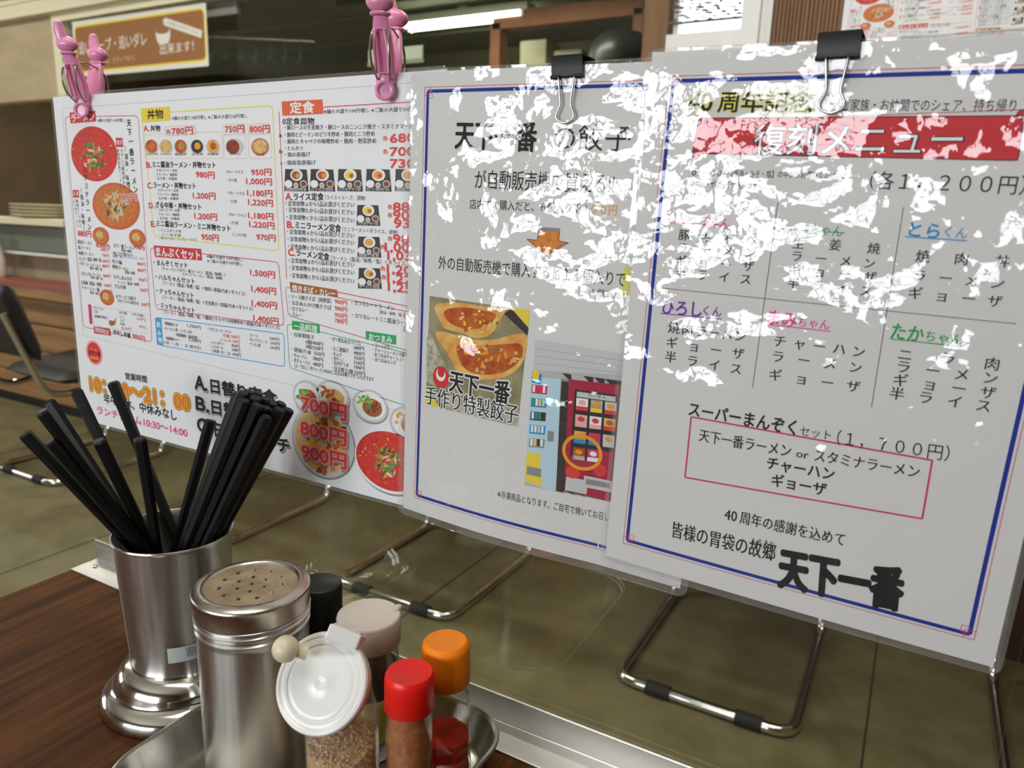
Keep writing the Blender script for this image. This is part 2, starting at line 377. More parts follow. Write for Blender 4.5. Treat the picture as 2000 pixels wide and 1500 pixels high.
# red timber frame and post at the kitchen doorway
b = MB(); b.box((-1.35, 4.0, 1.565), (1.0, .10, .10), redwood); b.box((-.875, 4.0, 1.2), (.06, .10, .70), redwood); b.box((-1.83, 4.0, 1.2), (.07, .10, .70), redwood)
b.box((-.85, 4.0, (FLOOR+.9)/2), (.05, .08, .9-FLOOR), redwood); b.box((-1.83, 4.0, (FLOOR+.9)/2), (.05, .08, .9-FLOOR), redwood)
struct(b.build('door_1'))
b = MB(); b.tube([(-2.2, 2.9, 1.45), (.0, 2.9, 1.36)], .016, mat('dark_pipe', (.05, .045, .03), .5)); 
b.tube([(-.62, 2.9, 1.385), (-.62, 2.9, 1.33)], .008, kdark)
tag(b.build('ceiling_pipe'), 'dark pipe running under the kitchen ceiling beside the fluorescent light', 'pipe')
bx = mat('grey_carton', (.50, .47, .34), .7)
wk = thing('kitchen_rack', 'dark rack with pale cartons on it beside the red timber post', 'rack', (-1.6, 4.45, FLOOR))
for s in (-.55, .55):
    b = MB(); b.box((s, 0, .94), (.04, .3, 1.88), kdark); b.build('post', wk)
for z in (.6, 1.2, 1.90): b = MB(); b.box((0, 0, z), (1.1, .32, .03), kdark); b.build('shelf', wk)
for k, (x, h, lab) in enumerate([(-.42, .14, 'low pale carton at the left on the kitchen rack'), (-.14, .30, 'tall pale carton on the kitchen rack, middle one'), (.12, .22, 'pale carton right of the tall one on the kitchen rack')]):
    b = MB(); b.box((0, 0, h/2), (.20, .22, h), bx); o = b.build('carton', None, .006); o.location = (-1.62+x, 4.45, FLOOR+1.915-.0); o.location.z = 1.226; tag(o, lab, 'carton')
b = MB(); b.box((-2.35, 4.55, 1.36), (.62, .04, .16), kdark); b.box((-2.35, 4.525, 1.36), (.55, .01, .10), mat('screen_grey', (.33, .30, .22), .4)); tag(b.build('wall_monitor'), 'dark framed screen hanging under the kitchen ceiling light', 'screen')
b = MB(); b.box((-.985, PY+.037, .905), (.24, .006, .045), white_p); b.box((-.985, PY+.039, .878), (.25, .010, .012), mat('clip_rail_steel', (.6, .6, .55), .4, .8)); tag(b.build('order_rail'), 'white paper slip in a steel rail on the glass above the gyoza notice', 'rail')
b = MB(); b.lathe([(0, .22), (.05, .218), (.12, .20), (.17, .15), (.19, .08), (.19, 0), (0, 0)], mat('black_pot', (.02, .02, .02), .35)); o = b.build('rice_cooker'); o.location = (-.93, 3.85, 1.19); tag(o, 'black domed rice cooker on the kitchen ledge left of the pillar', 'cooker')
b = MB(); b.box((-.95, 3.85, 1.155), (.5, .3, .06), kitchen_m); b.box((-.95, 3.85, (1.12+FLOOR)/2), (.44, .26, 1.12-FLOOR), kdark); tag(b.build('kitchen_ledge'), 'dark kitchen ledge carrying the black domed rice cooker', 'ledge')

# ------------------------------------------------------------------ cantilever chairs facing the counter
def chair_path():
    z0 = .013; p = [(-.16, -.085, .66), (-.17, .02, .36), (-.17, .09, .335), (-.18, .47, .40), (-.19, .50, .36), (-.195, .48, .06), (-.195, .45, z0), (-.195, 0, z0), (.195, 0, z0), (.195, .45, z0), (.195, .48, .06), (.19, .50, .36), (.18, .47, .40), (.17, .09, .335), (.17, .02, .36), (.16, -.085, .66)]
    return rounded(p, .05, 5)
ch = thing('cantilever_chair', '', 'chair', (0, 0, 0), 'black cantilever chairs along the counter')
b = MB(); b.tube(chair_path(), .0125, chrome, n=12); b.build('frame', ch)
def pad(name, pts, w, th, parent, r=.05):
    """upholstered pad: a side curve swept across the width with rounded edges"""
    b = MB(); n = len(pts); m_ = 17; vs = []; fs = []
    for side in (1, -1):
        for i, p in enumerate(pts):
            for j in range(m_):
                u = j/(m_-1)*2-1; t = i/(n-1)*2-1; q = max(0, 1-abs(u)**6)*max(0, 1-abs(t)**8); hw = w/2*(1-.10*abs(t)**6)
                vs.append(Vector((u*hw, p[0], p[1]))+Vector((0, p[2], p[3]))*(th/2*side*q**.4))
    def ix(s, i, j): return s*n*m_+i*m_+j
    for s in (0, 1):
        for i in range(n-1):
            for j in range(m_-1): fs.append((ix(s, i, j), ix(s, i, j+1), ix(s, i+1, j+1), ix(s, i+1, j)))
    b.add(vs, fs, blackv, True); return b.build(name, parent)
pad('seat', [(.07+.40*i/12, .395+.02*math.cos(i/12*PI)*.0+.03*i/12, 0, 1) for i in range(13)], .42, .055, ch)
pad('backrest', [(.015-.085*i/12, .48+.28*i/12, 1, .3) for i in range(13)], .40, .05, ch)
for s in (-.095, .105):
    b = MB(); b.tube([(s-.028, 0, .013), (s+.028, 0, .013)], .0165, rubber, n=12); b.build('glide', ch)
CH = [(.455, 'chair whose chrome floor loop with black glides shows below the right-hand poster'), (-.405, 'chair whose chrome floor loop shows below the middle poster behind the white capped bottle'), (-1.25, 'chair whose chrome floor loop shows right of the chopstick holder'), (-2.185, 'black vinyl chair with back and seat in view left of the menu sheet'), (1.225, 'chair whose chrome runner shows at the right edge beside the last poster')]
for i, (x, lab) in enumerate(CH):
    o = ch if i == 0 else copy_tree(ch)
    o.location = (x, 1.055, FLOOR); o['label'] = lab
# ------------------------------------------------------------------ print layout of the three sheets, in millimetres from each sheet's top left corner
PRINT_MENU=[
('l',12.2,9.9,392.8,6.7,0.2,'gry',2),
('l',12.2,9.9,12.2,212.3,0.2,'gry',2),
('l',12.2,212.3,394.3,226.2,0.2,'gry',2),
('o',[(15.6,16.8),(116.8,18.8),(113.1,207.1),(13.5,203.9)],0.55,'mag',5,2),
('p',[(23.0,13.6),(59.9,13.1),(60.0,21.8),(23.1,22.6)],'ban',3),
('t','ラーメン',25.3,18.4,57.8,17.6,6.7,'w',5,4),
('t','※麺の大盛り100円増し',62.3,21.0,99.0,21.9,2.9,'k',1,3),
('c','天',104.2,24.1,5.6,'k',3,3),
('c','下',103.9,31.4,5.7,'k',3,3),
('c','一',105.0,38.7,5.7,'k',3,3),
('c','番',104.6,47.3,5.7,'k',3,3),
('c','ラ',104.4,54.6,5.8,'k',3,3),
('c','ー',104.8,62.1,5.8,'k',3,3),
('c','メ',105.1,70.4,5.8,'k',3,3),
('c','ン',106.3,77.5,5.9,'k',3,3),
('c','（',96.8,44.3,4.5,'k',2,3),
('c','醤',97.4,50.9,4.5,'k',2,3),
('c','油',96.7,56.3,4.6,'k',2,3),
('c','・',96.7,61.7,4.6,'k',2,3),
('c','味',96.6,68.0,4.6,'k',2,3),
('c','噌',97.2,73.4,4.6,'k',2,3),
('c','）',98.0,78.0,4.6,'k',2,3),
('p',[(84.9,35.5),(93.9,35.7),(94.3,43.1),(84.6,43.0)],'ban',2),
('t','復活',85.8,39.3,93.4,39.4,3.7,'w',2,3),
('c','も',91.8,45.9,3.3,'k',1,3),
('c','や',91.8,49.6,3.3,'k',1,3),
('c','し',91.7,53.3,3.3,'k',1,3),
('c','と',91.7,57.0,3.3,'k',1,3),
('c','豚',91.6,60.7,3.3,'k',1,3),
('c','肉',91.6,64.4,3.4,'k',1,3),
('c','が',91.5,68.1,3.4,'k',1,3),
('c','な',91.5,71.8,3.4,'k',1,3),
('c','い',91.4,75.6,3.4,'k',1,3),
('c','新',87.0,45.9,2.9,'k',1,3),
('c','感',87.0,49.3,2.9,'k',1,3),
('c','覚',87.0,52.8,2.9,'k',1,3),
('c','担',86.9,56.2,2.9,'k',1,3),
('c','担',86.9,59.6,2.9,'k',1,3),
('c','ラ',86.9,63.1,2.9,'k',1,3),
('c','ー',86.9,66.6,2.9,'k',1,3),
('c','メ',86.8,70.1,3.0,'k',1,3),
('c','ン',86.8,73.5,3.0,'k',1,3),
('e',52.5,48.6,32.9,23.0,'sred',1),
('p',[(39.8,46.9),(37.5,48.8),(36.1,51.8),(36.7,53.7),(39.1,51.8),(40.4,48.7)],'top2',2.0),
('p',[(50.4,46.9),(47.1,47.6),(43.4,49.6),(42.1,51.2),(45.4,50.5),(49.2,48.5)],'grn',2.06),
('p',[(54.8,55.6),(51.7,55.9),(49.1,57.4),(49.1,59.0),(52.2,58.8),(54.8,57.3)],'top4',2.12),
('p',[(52.6,46.7),(50.4,47.4),(48.5,49.0),(48.6,50.2),(50.8,49.6),(52.6,48.0)],'top1',2.18),
('p',[(52.4,46.8),(49.0,46.6),(44.4,47.6),(42.4,49.0),(45.9,49.2),(50.4,48.2)],'top2',2.24),
('p',[(55.2,47.9),(52.9,48.3),(50.7,49.6),(50.5,50.8),(52.8,50.4),(54.9,49.1)],'org',2.3),
('p',[(61.0,46.6),(60.9,48.5),(63.2,49.7),(66.0,49.4),(66.2,47.5),(63.9,46.3)],'top3',2.36),
('p',[(41.8,40.1),(44.1,41.8),(48.6,43.1),(51.9,43.1),(49.7,41.4),(45.1,40.0)],'top2',2.42),
('p',[(53.9,54.4),(51.3,55.6),(49.5,57.9),(49.9,59.5),(52.6,58.3),(54.4,56.0)],'grn',2.48),
('p',[(62.9,55.4),(59.4,57.0),(56.4,60.1),(56.0,62.3),(59.5,60.7),(62.6,57.5)],'top4',2.54),
('p',[(60.9,41.3),(57.8,42.8),(56.0,45.5),(56.9,47.4),(60.0,45.9),(61.8,43.2)],'top1',2.6),
('p',[(45.0,52.3),(47.2,53.1),(50.8,53.3),(52.9,52.8),(50.8,52.0),(47.3,51.7)],'top2',2.66),
('p',[(62.5,44.7),(60.0,44.7),(57.8,45.8),(57.6,47.1),(60.1,47.1),(62.3,46.0)],'org',2.72),
('p',[(60.6,42.2),(59.9,44.1),(60.5,46.7),(62.1,48.0),(62.8,46.1),(62.2,43.5)],'top3',2.78),
('p',[(52.9,51.4),(51.7,53.5),(53.0,55.8),(55.8,56.6),(57.1,54.6),(55.8,52.2)],'top2',2.84),
('p',[(53.0,53.3),(53.1,54.9),(55.1,56.4),(57.4,56.7),(57.3,55.2),(55.3,53.6)],'grn',2.9),
('p',[(44.8,58.0),(48.8,59.2),(55.1,59.6),(58.9,58.9),(55.0,57.7),(48.6,57.3)],'top4',2.96),
('p',[(66.4,44.7),(62.7,45.5),(60.0,47.8),(60.4,49.7),(64.0,48.9),(66.7,46.6)],'top1',3.02),
('p',[(56.4,54.3),(56.6,56.7),(59.6,59.2),(62.9,59.9),(62.6,57.5),(59.7,55.0)],'top2',3.08),
('p',[(50.4,54.5),(52.6,55.3),(56.3,55.4),(58.5,54.8),(56.3,54.0),(52.6,53.9)],'org',3.14),
('p',[(37.8,55.2),(37.0,57.1),(38.4,59.3),(40.8,60.0),(41.5,58.2),(40.2,56.0)],'top3',3.2),
('p',[(50.9,58.7),(48.2,59.3),(45.8,60.9),(45.5,62.3),(48.1,61.7),(50.5,60.1)],'top2',3.26),
('p',[(49.6,38.0),(46.1,38.9),(43.7,41.2),(44.4,43.1),(48.0,42.2),(50.3,39.9)],'grn',3.32),
('p',[(58.8,49.0),(55.8,49.6),(52.2,51.2),(50.8,52.7),(53.9,52.1),(57.5,50.5)],'top4',3.38),
('p',[(39.4,44.4),(37.7,46.0),(37.1,48.4),(38.0,49.8),(39.6,48.2),(40.3,45.8)],'top1',3.44),
('p',[(64.1,51.4),(62.7,54.0),(62.3,57.7),(63.3,59.8),(64.7,57.3),(65.0,53.5)],'top2',3.5),
('p',[(51.1,50.9),(50.2,52.2),(50.9,53.9),(52.7,54.6),(53.6,53.2),(52.9,51.5)],'org',3.56),
('p',[(42.4,53.7),(43.7,55.2),(46.6,55.5),(48.8,54.3),(47.5,52.7),(44.6,52.5)],'top3',3.62),
('p',[(54.1,54.9),(53.6,57.0),(54.7,59.7),(56.4,61.0),(56.9,58.9),(55.8,56.2)],'top2',3.68),
('p',[(51.7,49.5),(49.0,51.8),(47.6,55.6),(48.6,57.8),(51.4,55.4),(52.8,51.7)],'grn',3.74),
('p',[(50.9,46.9),(53.9,48.0),(58.7,48.2),(61.6,47.3),(58.7,46.1),(53.8,46.0)],'top4',3.8),
('p',[(48.1,44.5),(44.3,46.0),(41.7,49.0),(42.3,51.2),(46.1,49.7),(48.7,46.7)],'top1',3.86),
('p',[(51.6,56.4),(48.8,56.6),(45.5,57.7),(44.2,58.9),(47.0,58.8),(50.3,57.7)],'top2',3.92),
('p',[(55.9,50.8),(51.8,51.6),(46.9,53.9),(45.0,55.9),(49.2,55.0),(54.1,52.7)],'org',3.98),
('p',[(51.8,51.3),(51.9,52.8),(54.0,54.1),(56.4,54.1),(56.2,52.6),(54.2,51.3)],'top3',4.04),
('p',[(40.9,47.6),(44.2,48.7),(49.6,49.3),(52.9,49.0),(49.6,48.0),(44.2,47.3)],'top2',4.1),
('p',[(52.4,54.2),(51.5,55.7),(52.5,57.4),(54.6,58.0),(55.5,56.5),(54.5,54.8)],'grn',4.16),
('p',[(47.7,56.0),(44.7,58.2),(43.1,61.9),(44.0,64.2),(47.1,61.9),(48.7,58.2)],'top4',4.22),
('p',[(53.4,38.4),(51.9,40.9),(52.4,44.3),(54.7,46.0),(56.2,43.6),(55.6,40.1)],'top1',4.28),
('p',[(66.8,46.1),(63.5,46.5),(61.1,48.3),(61.3,50.0),(64.5,49.6),(67.0,47.8)],'top2',4.34),
('p',[(44.9,52.6),(46.7,53.7),(50.0,54.2),(52.3,53.6),(50.5,52.5),(47.2,52.1)],'org',4.4),
('p',[(43.6,44.9),(46.8,46.4),(52.4,47.1),(56.0,46.5),(52.8,45.0),(47.2,44.3)],'top3',4.46),
('p',[(50.4,50.0),(51.8,51.8),(55.5,52.8),(58.6,52.2),(57.2,50.4),(53.5,49.4)],'top2',4.52),
('p',[(59.4,46.1),(60.3,47.9),(63.4,49.6),(66.2,49.9),(65.3,48.1),(62.2,46.4)],'grn',4.58),
('p',[(51.9,48.8),(50.5,49.3),(49.9,50.3),(50.5,51.1),(51.9,50.6),(52.5,49.6)],'top4',1.5),
('p',[(66.9,56.3),(67.3,57.0),(68.7,57.5),(69.9,57.4),(69.5,56.6),(68.1,56.2)],'org',1.56),
('p',[(76.6,41.6),(76.8,42.4),(77.8,42.6),(78.8,42.2),(78.6,41.4),(77.6,41.2)],'pnl',1.62),
('p',[(33.5,50.6),(32.4,51.4),(32.6,52.4),(33.9,52.8),(34.9,52.0),(34.8,51.0)],'top4',1.68),
('p',[(23.5,43.5),(22.2,43.7),(21.8,44.2),(22.6,44.7),(23.9,44.6),(24.3,44.0)],'org',1.74),
('p',[(48.6,50.3),(48.0,49.8),(47.1,49.8),(46.6,50.4),(47.2,50.9),(48.1,50.9)],'pnl',1.8),
('p',[(23.0,50.1),(22.4,50.6),(22.7,51.2),(23.6,51.4),(24.1,50.9),(23.8,50.3)],'top4',1.86),
('p',[(56.2,62.1),(56.0,62.8),(56.6,63.7),(57.6,64.0),(57.8,63.3),(57.2,62.4)],'org',1.92),
('p',[(45.4,56.0),(44.2,55.4),(42.4,55.4),(41.3,56.1),(42.5,56.7),(44.3,56.7)],'pnl',1.98),
('p',[(38.8,39.7),(39.4,40.4),(41.0,40.9),(42.3,40.7),(41.7,39.9),(40.2,39.5)],'top4',2.04),
('p',[(60.7,50.1),(61.3,50.9),(62.8,51.2),(64.1,50.7),(63.5,49.9),(62.0,49.6)],'org',2.1),
('p',[(57.4,65.5),(56.9,66.3),(57.6,67.1),(59.0,67.2),(59.5,66.4),(58.8,65.6)],'pnl',2.16),
('p',[(34.8,34.9),(34.1,35.4),(34.3,35.8),(35.3,35.9),(36.0,35.4),(35.8,35.0)],'top4',2.22),
('p',[(43.1,43.8),(42.8,44.4),(43.1,45.0),(43.8,45.3),(44.2,44.7),(43.9,44.1)],'org',2.28),
('c','ス',38.0,61.1,5.2,'k',3,3),
('c','タ',37.7,68.1,5.2,'k',3,3),
('c','ミ',38.0,75.5,5.3,'k',3,3),
('c','ナ',37.7,82.5,5.3,'k',3,3),
('c','ラ',37.4,89.6,5.3,'k',3,3),
('c','ー',37.0,96.7,5.4,'k',3,3),
('c','メ',37.4,104.3,5.4,'k',3,3),
('c','ン',37.1,111.1,5.4,'k',3,3),
('c','（',29.8,79.6,4.4,'k',2,3),
('c','醤',29.7,85.3,4.5,'k',2,3),
('c','油',29.6,91.1,4.5,'k',2,3),
('c','・',28.7,96.5,4.5,'k',2,3),
('c','味',28.6,101.9,4.5,'k',2,3),
('c','噌',28.6,107.3,4.5,'k',2,3),
('c','）',28.5,112.8,4.6,'k',2,3),
('p',[(16.8,79.4),(26.1,79.2),(25.8,85.9),(16.5,86.1)],'ban',2),
('t','人気',17.1,82.5,25.6,82.3,4.0,'w',2,3),
('c','豚',22.2,89.1,3.1,'k',1,3),
('c','肉',22.4,92.6,3.2,'k',1,3),
('c','と',22.6,96.1,3.2,'k',1,3),
('c','ニ',22.9,99.6,3.2,'k',1,3),
('c','ラ',23.1,103.2,3.2,'k',1,3),
('c','が',23.3,106.7,3.2,'k',1,3),
('c','入',23.5,110.2,3.2,'k',1,3),
('c','ピ',18.3,89.2,3.2,'k',1,3),
('c','リ',18.6,92.7,3.2,'k',1,3),
('c','辛',18.8,96.2,3.2,'k',1,3),
('c','ラ',19.0,99.7,3.2,'k',1,3),
('c','ー',19.2,103.3,3.2,'k',1,3),
('c','メ',19.4,106.8,3.2,'k',1,3),
('c','ン',19.6,110.4,3.2,'k',1,3),
('e',77.3,92.1,32.9,19.9,'bowlr',1),
('e',77.4,91.7,30.0,17.8,'sorg',2),
('p',[(73.3,93.6),(71.8,96.0),(71.8,99.5),(73.2,101.3),(74.6,98.9),(74.7,95.4)],'top5',3.0),
('p',[(97.4,88.7),(93.4,88.3),(87.9,89.3),(85.1,90.8),(89.1,91.2),(94.6,90.2)],'top3',3.06),
('p',[(62.2,86.0),(61.8,88.4),(63.6,91.3),(66.3,92.4),(66.7,90.0),(64.9,87.1)],'ric',3.12),
('p',[(66.7,90.2),(68.3,91.3),(71.5,91.7),(73.6,91.1),(72.0,90.0),(68.9,89.6)],'top2',3.18),
('p',[(69.5,84.5),(66.1,85.1),(63.2,87.1),(63.1,89.0),(66.5,88.3),(69.4,86.3)],'gyo',3.24),
('p',[(67.8,100.1),(71.1,101.6),(76.8,102.2),(80.5,101.5),(77.2,100.0),(71.5,99.4)],'top5',3.3),
('p',[(96.0,84.4),(92.1,86.0),(88.3,89.2),(87.6,91.6),(91.5,90.0),(95.3,86.8)],'top3',3.36),
('p',[(74.1,84.0),(72.3,86.7),(71.4,90.6),(72.1,92.8),(73.9,90.2),(74.8,86.2)],'ric',3.42),
('p',[(87.5,87.9),(86.6,89.3),(87.3,90.9),(89.1,91.5),(89.9,90.1),(89.2,88.5)],'top2',3.48),
('p',[(88.7,97.6),(84.1,97.7),(77.7,99.1),(74.5,100.9),(79.2,100.8),(85.6,99.4)],'gyo',3.54),
('p',[(77.6,90.4),(74.0,91.6),(70.8,94.3),(70.4,96.3),(73.9,95.1),(77.2,92.4)],'top5',3.6),
('p',[(62.5,97.7),(63.7,99.3),(66.8,100.8),(69.4,101.0),(68.2,99.3),(65.1,97.9)],'top3',3.66),
('p',[(62.7,82.1),(64.7,84.2),(69.3,85.7),(72.8,85.6),(70.9,83.6),(66.3,82.0)],'ric',3.72),
('p',[(79.6,89.3),(76.5,91.6),(74.7,95.3),(75.6,97.6),(78.7,95.3),(80.5,91.5)],'top2',3.78),
('p',[(76.2,81.2),(74.8,83.5),(75.5,86.4),(77.9,87.7),(79.4,85.4),(78.6,82.5)],'gyo',3.84),
('p',[(77.4,92.1),(74.5,94.5),(71.7,98.5),(71.3,100.9),(74.2,98.5),(77.0,94.5)],'top5',3.9),
('p',[(83.2,88.2),(81.1,90.2),(79.6,93.4),(79.9,95.3),(82.0,93.3),(83.5,90.1)],'top3',3.96),
('p',[(83.8,95.6),(80.3,97.2),(77.4,100.4),(77.3,102.6),(80.8,100.9),(83.7,97.8)],'ric',4.02),
('p',[(93.1,91.4),(88.5,92.2),(82.5,94.4),(79.6,96.3),(84.3,95.5),(90.3,93.3)],'top2',4.08),
('p',[(89.6,83.2),(86.8,82.6),(83.1,83.2),(81.3,84.5),(84.0,85.1),(87.8,84.5)],'gyo',4.14),
('p',[(79.9,84.1),(81.7,85.2),(85.1,85.8),(87.4,85.5),(85.6,84.4),(82.2,83.8)],'top5',4.2),
('p',[(82.9,91.1),(80.4,92.0),(78.9,93.9),(79.8,95.3),(82.4,94.4),(83.8,92.5)],'top3',4.26),
('p',[(83.1,78.7),(78.8,79.1),(73.8,81.2),(72.1,83.3),(76.4,82.9),(81.4,80.8)],'ric',4.32),
('p',[(92.7,88.3),(90.5,87.8),(87.2,88.1),(85.4,88.9),(87.6,89.4),(90.9,89.1)],'top2',4.38),
('p',[(81.1,90.0),(80.5,92.2),(81.9,94.8),(84.4,95.8),(85.1,93.6),(83.6,91.0)],'gyo',4.44),
('p',[(76.4,85.4),(75.8,87.6),(76.9,90.5),(78.9,91.8),(79.5,89.6),(78.3,86.7)],'top5',4.5),
('p',[(83.2,93.3),(82.9,95.8),(84.7,98.9),(87.1,100.2),(87.4,97.7),(85.6,94.6)],'top3',4.56),
('p',[(86.1,87.5),(89.4,89.0),(94.9,89.7),(98.5,89.0),(95.4,87.5),(89.8,86.8)],'ric',4.62),
('p',[(75.8,91.5),(74.0,93.3),(73.9,95.9),(75.7,97.3),(77.5,95.4),(77.6,92.8)],'top2',4.68),
('p',[(82.5,85.3),(82.8,87.5),(85.5,89.8),(88.4,90.3),(88.1,88.2),(85.5,85.9)],'gyo',4.74),
('p',[(78.7,80.8),(78.6,82.9),(80.9,84.9),(83.7,85.3),(83.8,83.2),(81.6,81.2)],'top5',4.8),
('p',[(74.1,88.6),(72.9,90.4),(73.5,92.6),(75.6,93.6),(76.8,91.8),(76.2,89.5)],'top3',4.86),
('p',[(78.5,92.6),(80.8,94.3),(85.2,95.1),(88.4,94.3),(86.2,92.6),(81.8,91.8)],'ric',4.92),
('p',[(72.7,89.2),(70.3,88.7),(67.0,89.2),(65.4,90.3),(67.7,90.8),(71.0,90.3)],'top2',4.98),
('p',[(81.6,88.7),(78.7,89.5),(75.2,91.4),(73.9,92.8),(76.8,92.0),(80.2,90.2)],'gyo',5.04),
('p',[(74.8,95.5),(74.8,97.6),(76.2,100.4),(78.0,101.7),(78.0,99.6),(76.6,96.8)],'top5',5.1),
('p',[(78.4,99.3),(77.7,101.3),(78.1,104.2),(79.5,105.6),(80.2,103.6),(79.7,100.7)],'top3',5.16),
('p',[(76.5,99.7),(73.7,101.1),(70.6,103.7),(69.6,105.5),(72.5,104.0),(75.6,101.4)],'ric',5.22),
('p',[(65.2,94.4),(63.6,96.8),(64.2,99.9),(66.6,101.4),(68.2,98.9),(67.5,95.8)],'top2',5.28),
('p',[(67.7,84.2),(69.3,85.4),(72.3,85.6),(74.3,84.5),(72.7,83.3),(69.7,83.2)],'gyo',5.34),
('t','880円',83.4,83.8,107.6,83.7,5.9,'w',14,4),
('t','880円',83.4,83.8,107.6,83.7,5.9,'red',5,5),
('t','880円',18.5,117.3,38.5,117.3,5.9,'red',5,3),
('e',52.5,118.5,12.0,7.9,'bowlr',1),
('e',52.5,118.5,10.2,6.6,'sorg',2),
('e',51.2,117.6,5.4,3.6,'top5',3),
('e',103.4,117.9,11.1,7.6,'bowlr',1),
('e',103.4,117.9,9.4,6.4,'sorg',2),
('e',102.2,117.1,5.0,3.5,'top5',3),
('e',53.7,173.0,10.6,7.2,'bowlr',1),
('e',53.7,173.0,9.0,6.0,'sorg',2),
('e',52.4,172.2,4.8,3.3,'top5',3),
('t','830円',44.6,126.5,63.8,127.3,4.5,'red',4,5),
('t','930円',98.4,125.1,112.1,126.1,3.9,'red',4,5),
('t','醤油ラーメン',17.2,125.1,38.8,125.4,3.5,'k',2,3),
('t','塩ラーメン',17.2,130.2,35.8,130.1,3.5,'k',2,3),
('t','680円',50.8,130.2,61.2,130.4,3.2,'red',2,3),
('t','味噌ラーメン',17.2,135.3,39.5,135.4,3.5,'k',2,3),
('t','730円',51.6,135.2,62.0,135.2,3.2,'red',2,3),
('t','タンメン（醤油・味噌・塩）',17.2,140.4,50.2,139.8,3.5,'k',2,3),
('t','680円',51.7,140.2,62.0,140.2,3.2,'red',2,3),
('t','バターコーンラーメン',17.3,144.6,47.9,145.4,3.5,'k',2,3),
('t','880円',51.0,144.7,61.4,144.8,3.2,'red',2,3),
('t','（醤油・味噌・塩）',31.6,147.8,50.5,148.4,2.6,'k',2,3),
('t','もやしバターラーメン',18.2,153.9,47.5,153.7,3.5,'k',2,3),
('t','880円',51.3,153.4,61.7,153.4,3.2,'red',2,3),
('t','（醤油・味噌・塩）',31.8,156.2,50.0,156.7,2.6,'k',2,3),
('t','広東麺（醤油・味噌）',16.9,162.0,47.8,162.0,3.5,'k',2,3),
('t','900円',51.5,162.1,62.0,162.0,3.3,'red',2,3),
('t','チャーシュー麺',17.0,166.7,43.3,166.9,3.6,'k',2,3),
('t','950円',52.3,167.1,62.8,167.0,3.3,'red',2,3),
('t','（醤油・味噌・塩）',28.9,170.4,48.0,170.7,2.6,'k',2,3),
('t','天下一番ラーメン',69.9,125.7,98.2,126.4,3.5,'k',2,3),
('t','（醤油・味噌）',80.2,129.1,94.3,129.7,2.7,'k',2,3),
('t','単品ご注文で餃子セット',68.2,132.9,96.0,133.1,3.6,'k',2,3),
('t','坦々麺',65.8,139.7,79.5,140.2,3.6,'k',2,3),
('t','900円',100.8,139.8,111.8,139.7,3.5,'red',2,3),
('t','焼肉ラーメン',65.9,144.2,88.1,145.5,3.6,'k',2,3),
('t','880円',100.8,145.1,111.9,145.0,3.5,'red',2,3),
('t','（醤油・味噌）',82.8,148.1,96.9,148.4,2.7,'k',2,3),
('t','もやしあんかけ',66.1,153.3,92.0,153.7,3.6,'k',2,3),
('t','950円',101.2,153.4,112.3,153.3,3.6,'red',2,3),
('t','ラーメン（醤油・味噌）',71.4,157.9,101.4,157.8,2.7,'k',2,3),
('t','ざる中華',66.4,161.9,82.4,162.0,3.7,'k',2,3),
('t','700円',101.5,162.3,112.7,162.1,3.6,'red',2,3),
('t','☆サービス餃子',66.7,170.6,95.6,170.8,3.7,'k',2,3),
('t','（平日ランチのみ終日可）',69.2,174.5,98.7,174.6,2.8,'k',2,3),
('t','300円',102.2,174.8,113.3,174.4,3.6,'red',2,3),
('t','味噌・塩（トッピング）バター',67.8,135.6,113.1,135.1,2.2,'blu',1,3),
('o',[(30.1,183.1),(106.1,182.9),(106.8,200.5),(30.5,201.2)],0.15,'gry',0,2),
('p',[(24.1,181.7),(28.8,181.8),(28.4,200.0),(23.7,200.0)],'mag',2),
('t','チャーシュー',33.1,184.2,48.4,184.2,2.9,'k',2,3),
('t','バター',33.3,187.5,40.2,187.8,2.9,'k',2,3),
('t','温泉味付半熟玉子',32.7,191.9,52.6,191.8,2.9,'k',2,3),
('t','もやし増し',70.0,185.0,81.7,184.8,2.8,'k',2,3),
('t','コーン',70.2,188.7,76.8,188.5,2.8,'k',2,3),
('t','メンマ',70.5,191.9,76.4,191.8,2.8,'k',2,3),
('t','わかめ',70.1,195.2,76.7,195.5,2.8,'k',2,3),
('t','トッピング100円',88.2,184.7,103.8,185.0,2.8,'k',2,3),
('t','100円',94.2,188.2,105.5,188.4,2.8,'red',2,3),
('t','各150円',71.1,198.8,85.0,198.8,2.8,'red',2,3),
('t','80円',96.9,194.7,105.4,195.2,2.8,'red',2,3),
('p',[(53.9,193.6),(61.4,193.8),(64.8,190.2),(62.4,196.9),(56.9,198.9),(53.4,197.4)],'brn',3),
('p',[(29.7,201.7),(54.3,201.5),(54.9,208.1),(29.5,208.5)],'ban',2),
('t','期間限定',31.6,204.4,52.2,205.6,4.4,'w',2,3),
('t','冷やし中華',58.5,203.9,83.5,204.9,4.7,'k',4,3),
('t','900円',86.5,204.2,103.5,205.5,5.1,'red',4,3),
('e',26.7,227.3,12.9,12.0,'pnl',1),
('e',26.7,227.3,10.4,10.0,'lred',2),
('t','ラーメン',20.8,224.1,33.4,224.0,3.0,'yel2',2,4),
('t','天下一番',18.7,227.3,36.0,227.6,4.0,'k',3,4),
('t','味自慢',20.3,232.5,32.3,232.0,3.0,'yel2',2,4),
('o',[(121.6,17.4),(269.1,16.1),(270.8,119.5),(126.1,115.1)],0.8,'yelb',4,2),
('p',[(120.7,13.4),(156.3,13.0),(156.5,23.4),(120.8,24.1)],'yel2',3),
('t','丼物',128.6,18.4,148.3,18.2,7.0,'k',4,4),
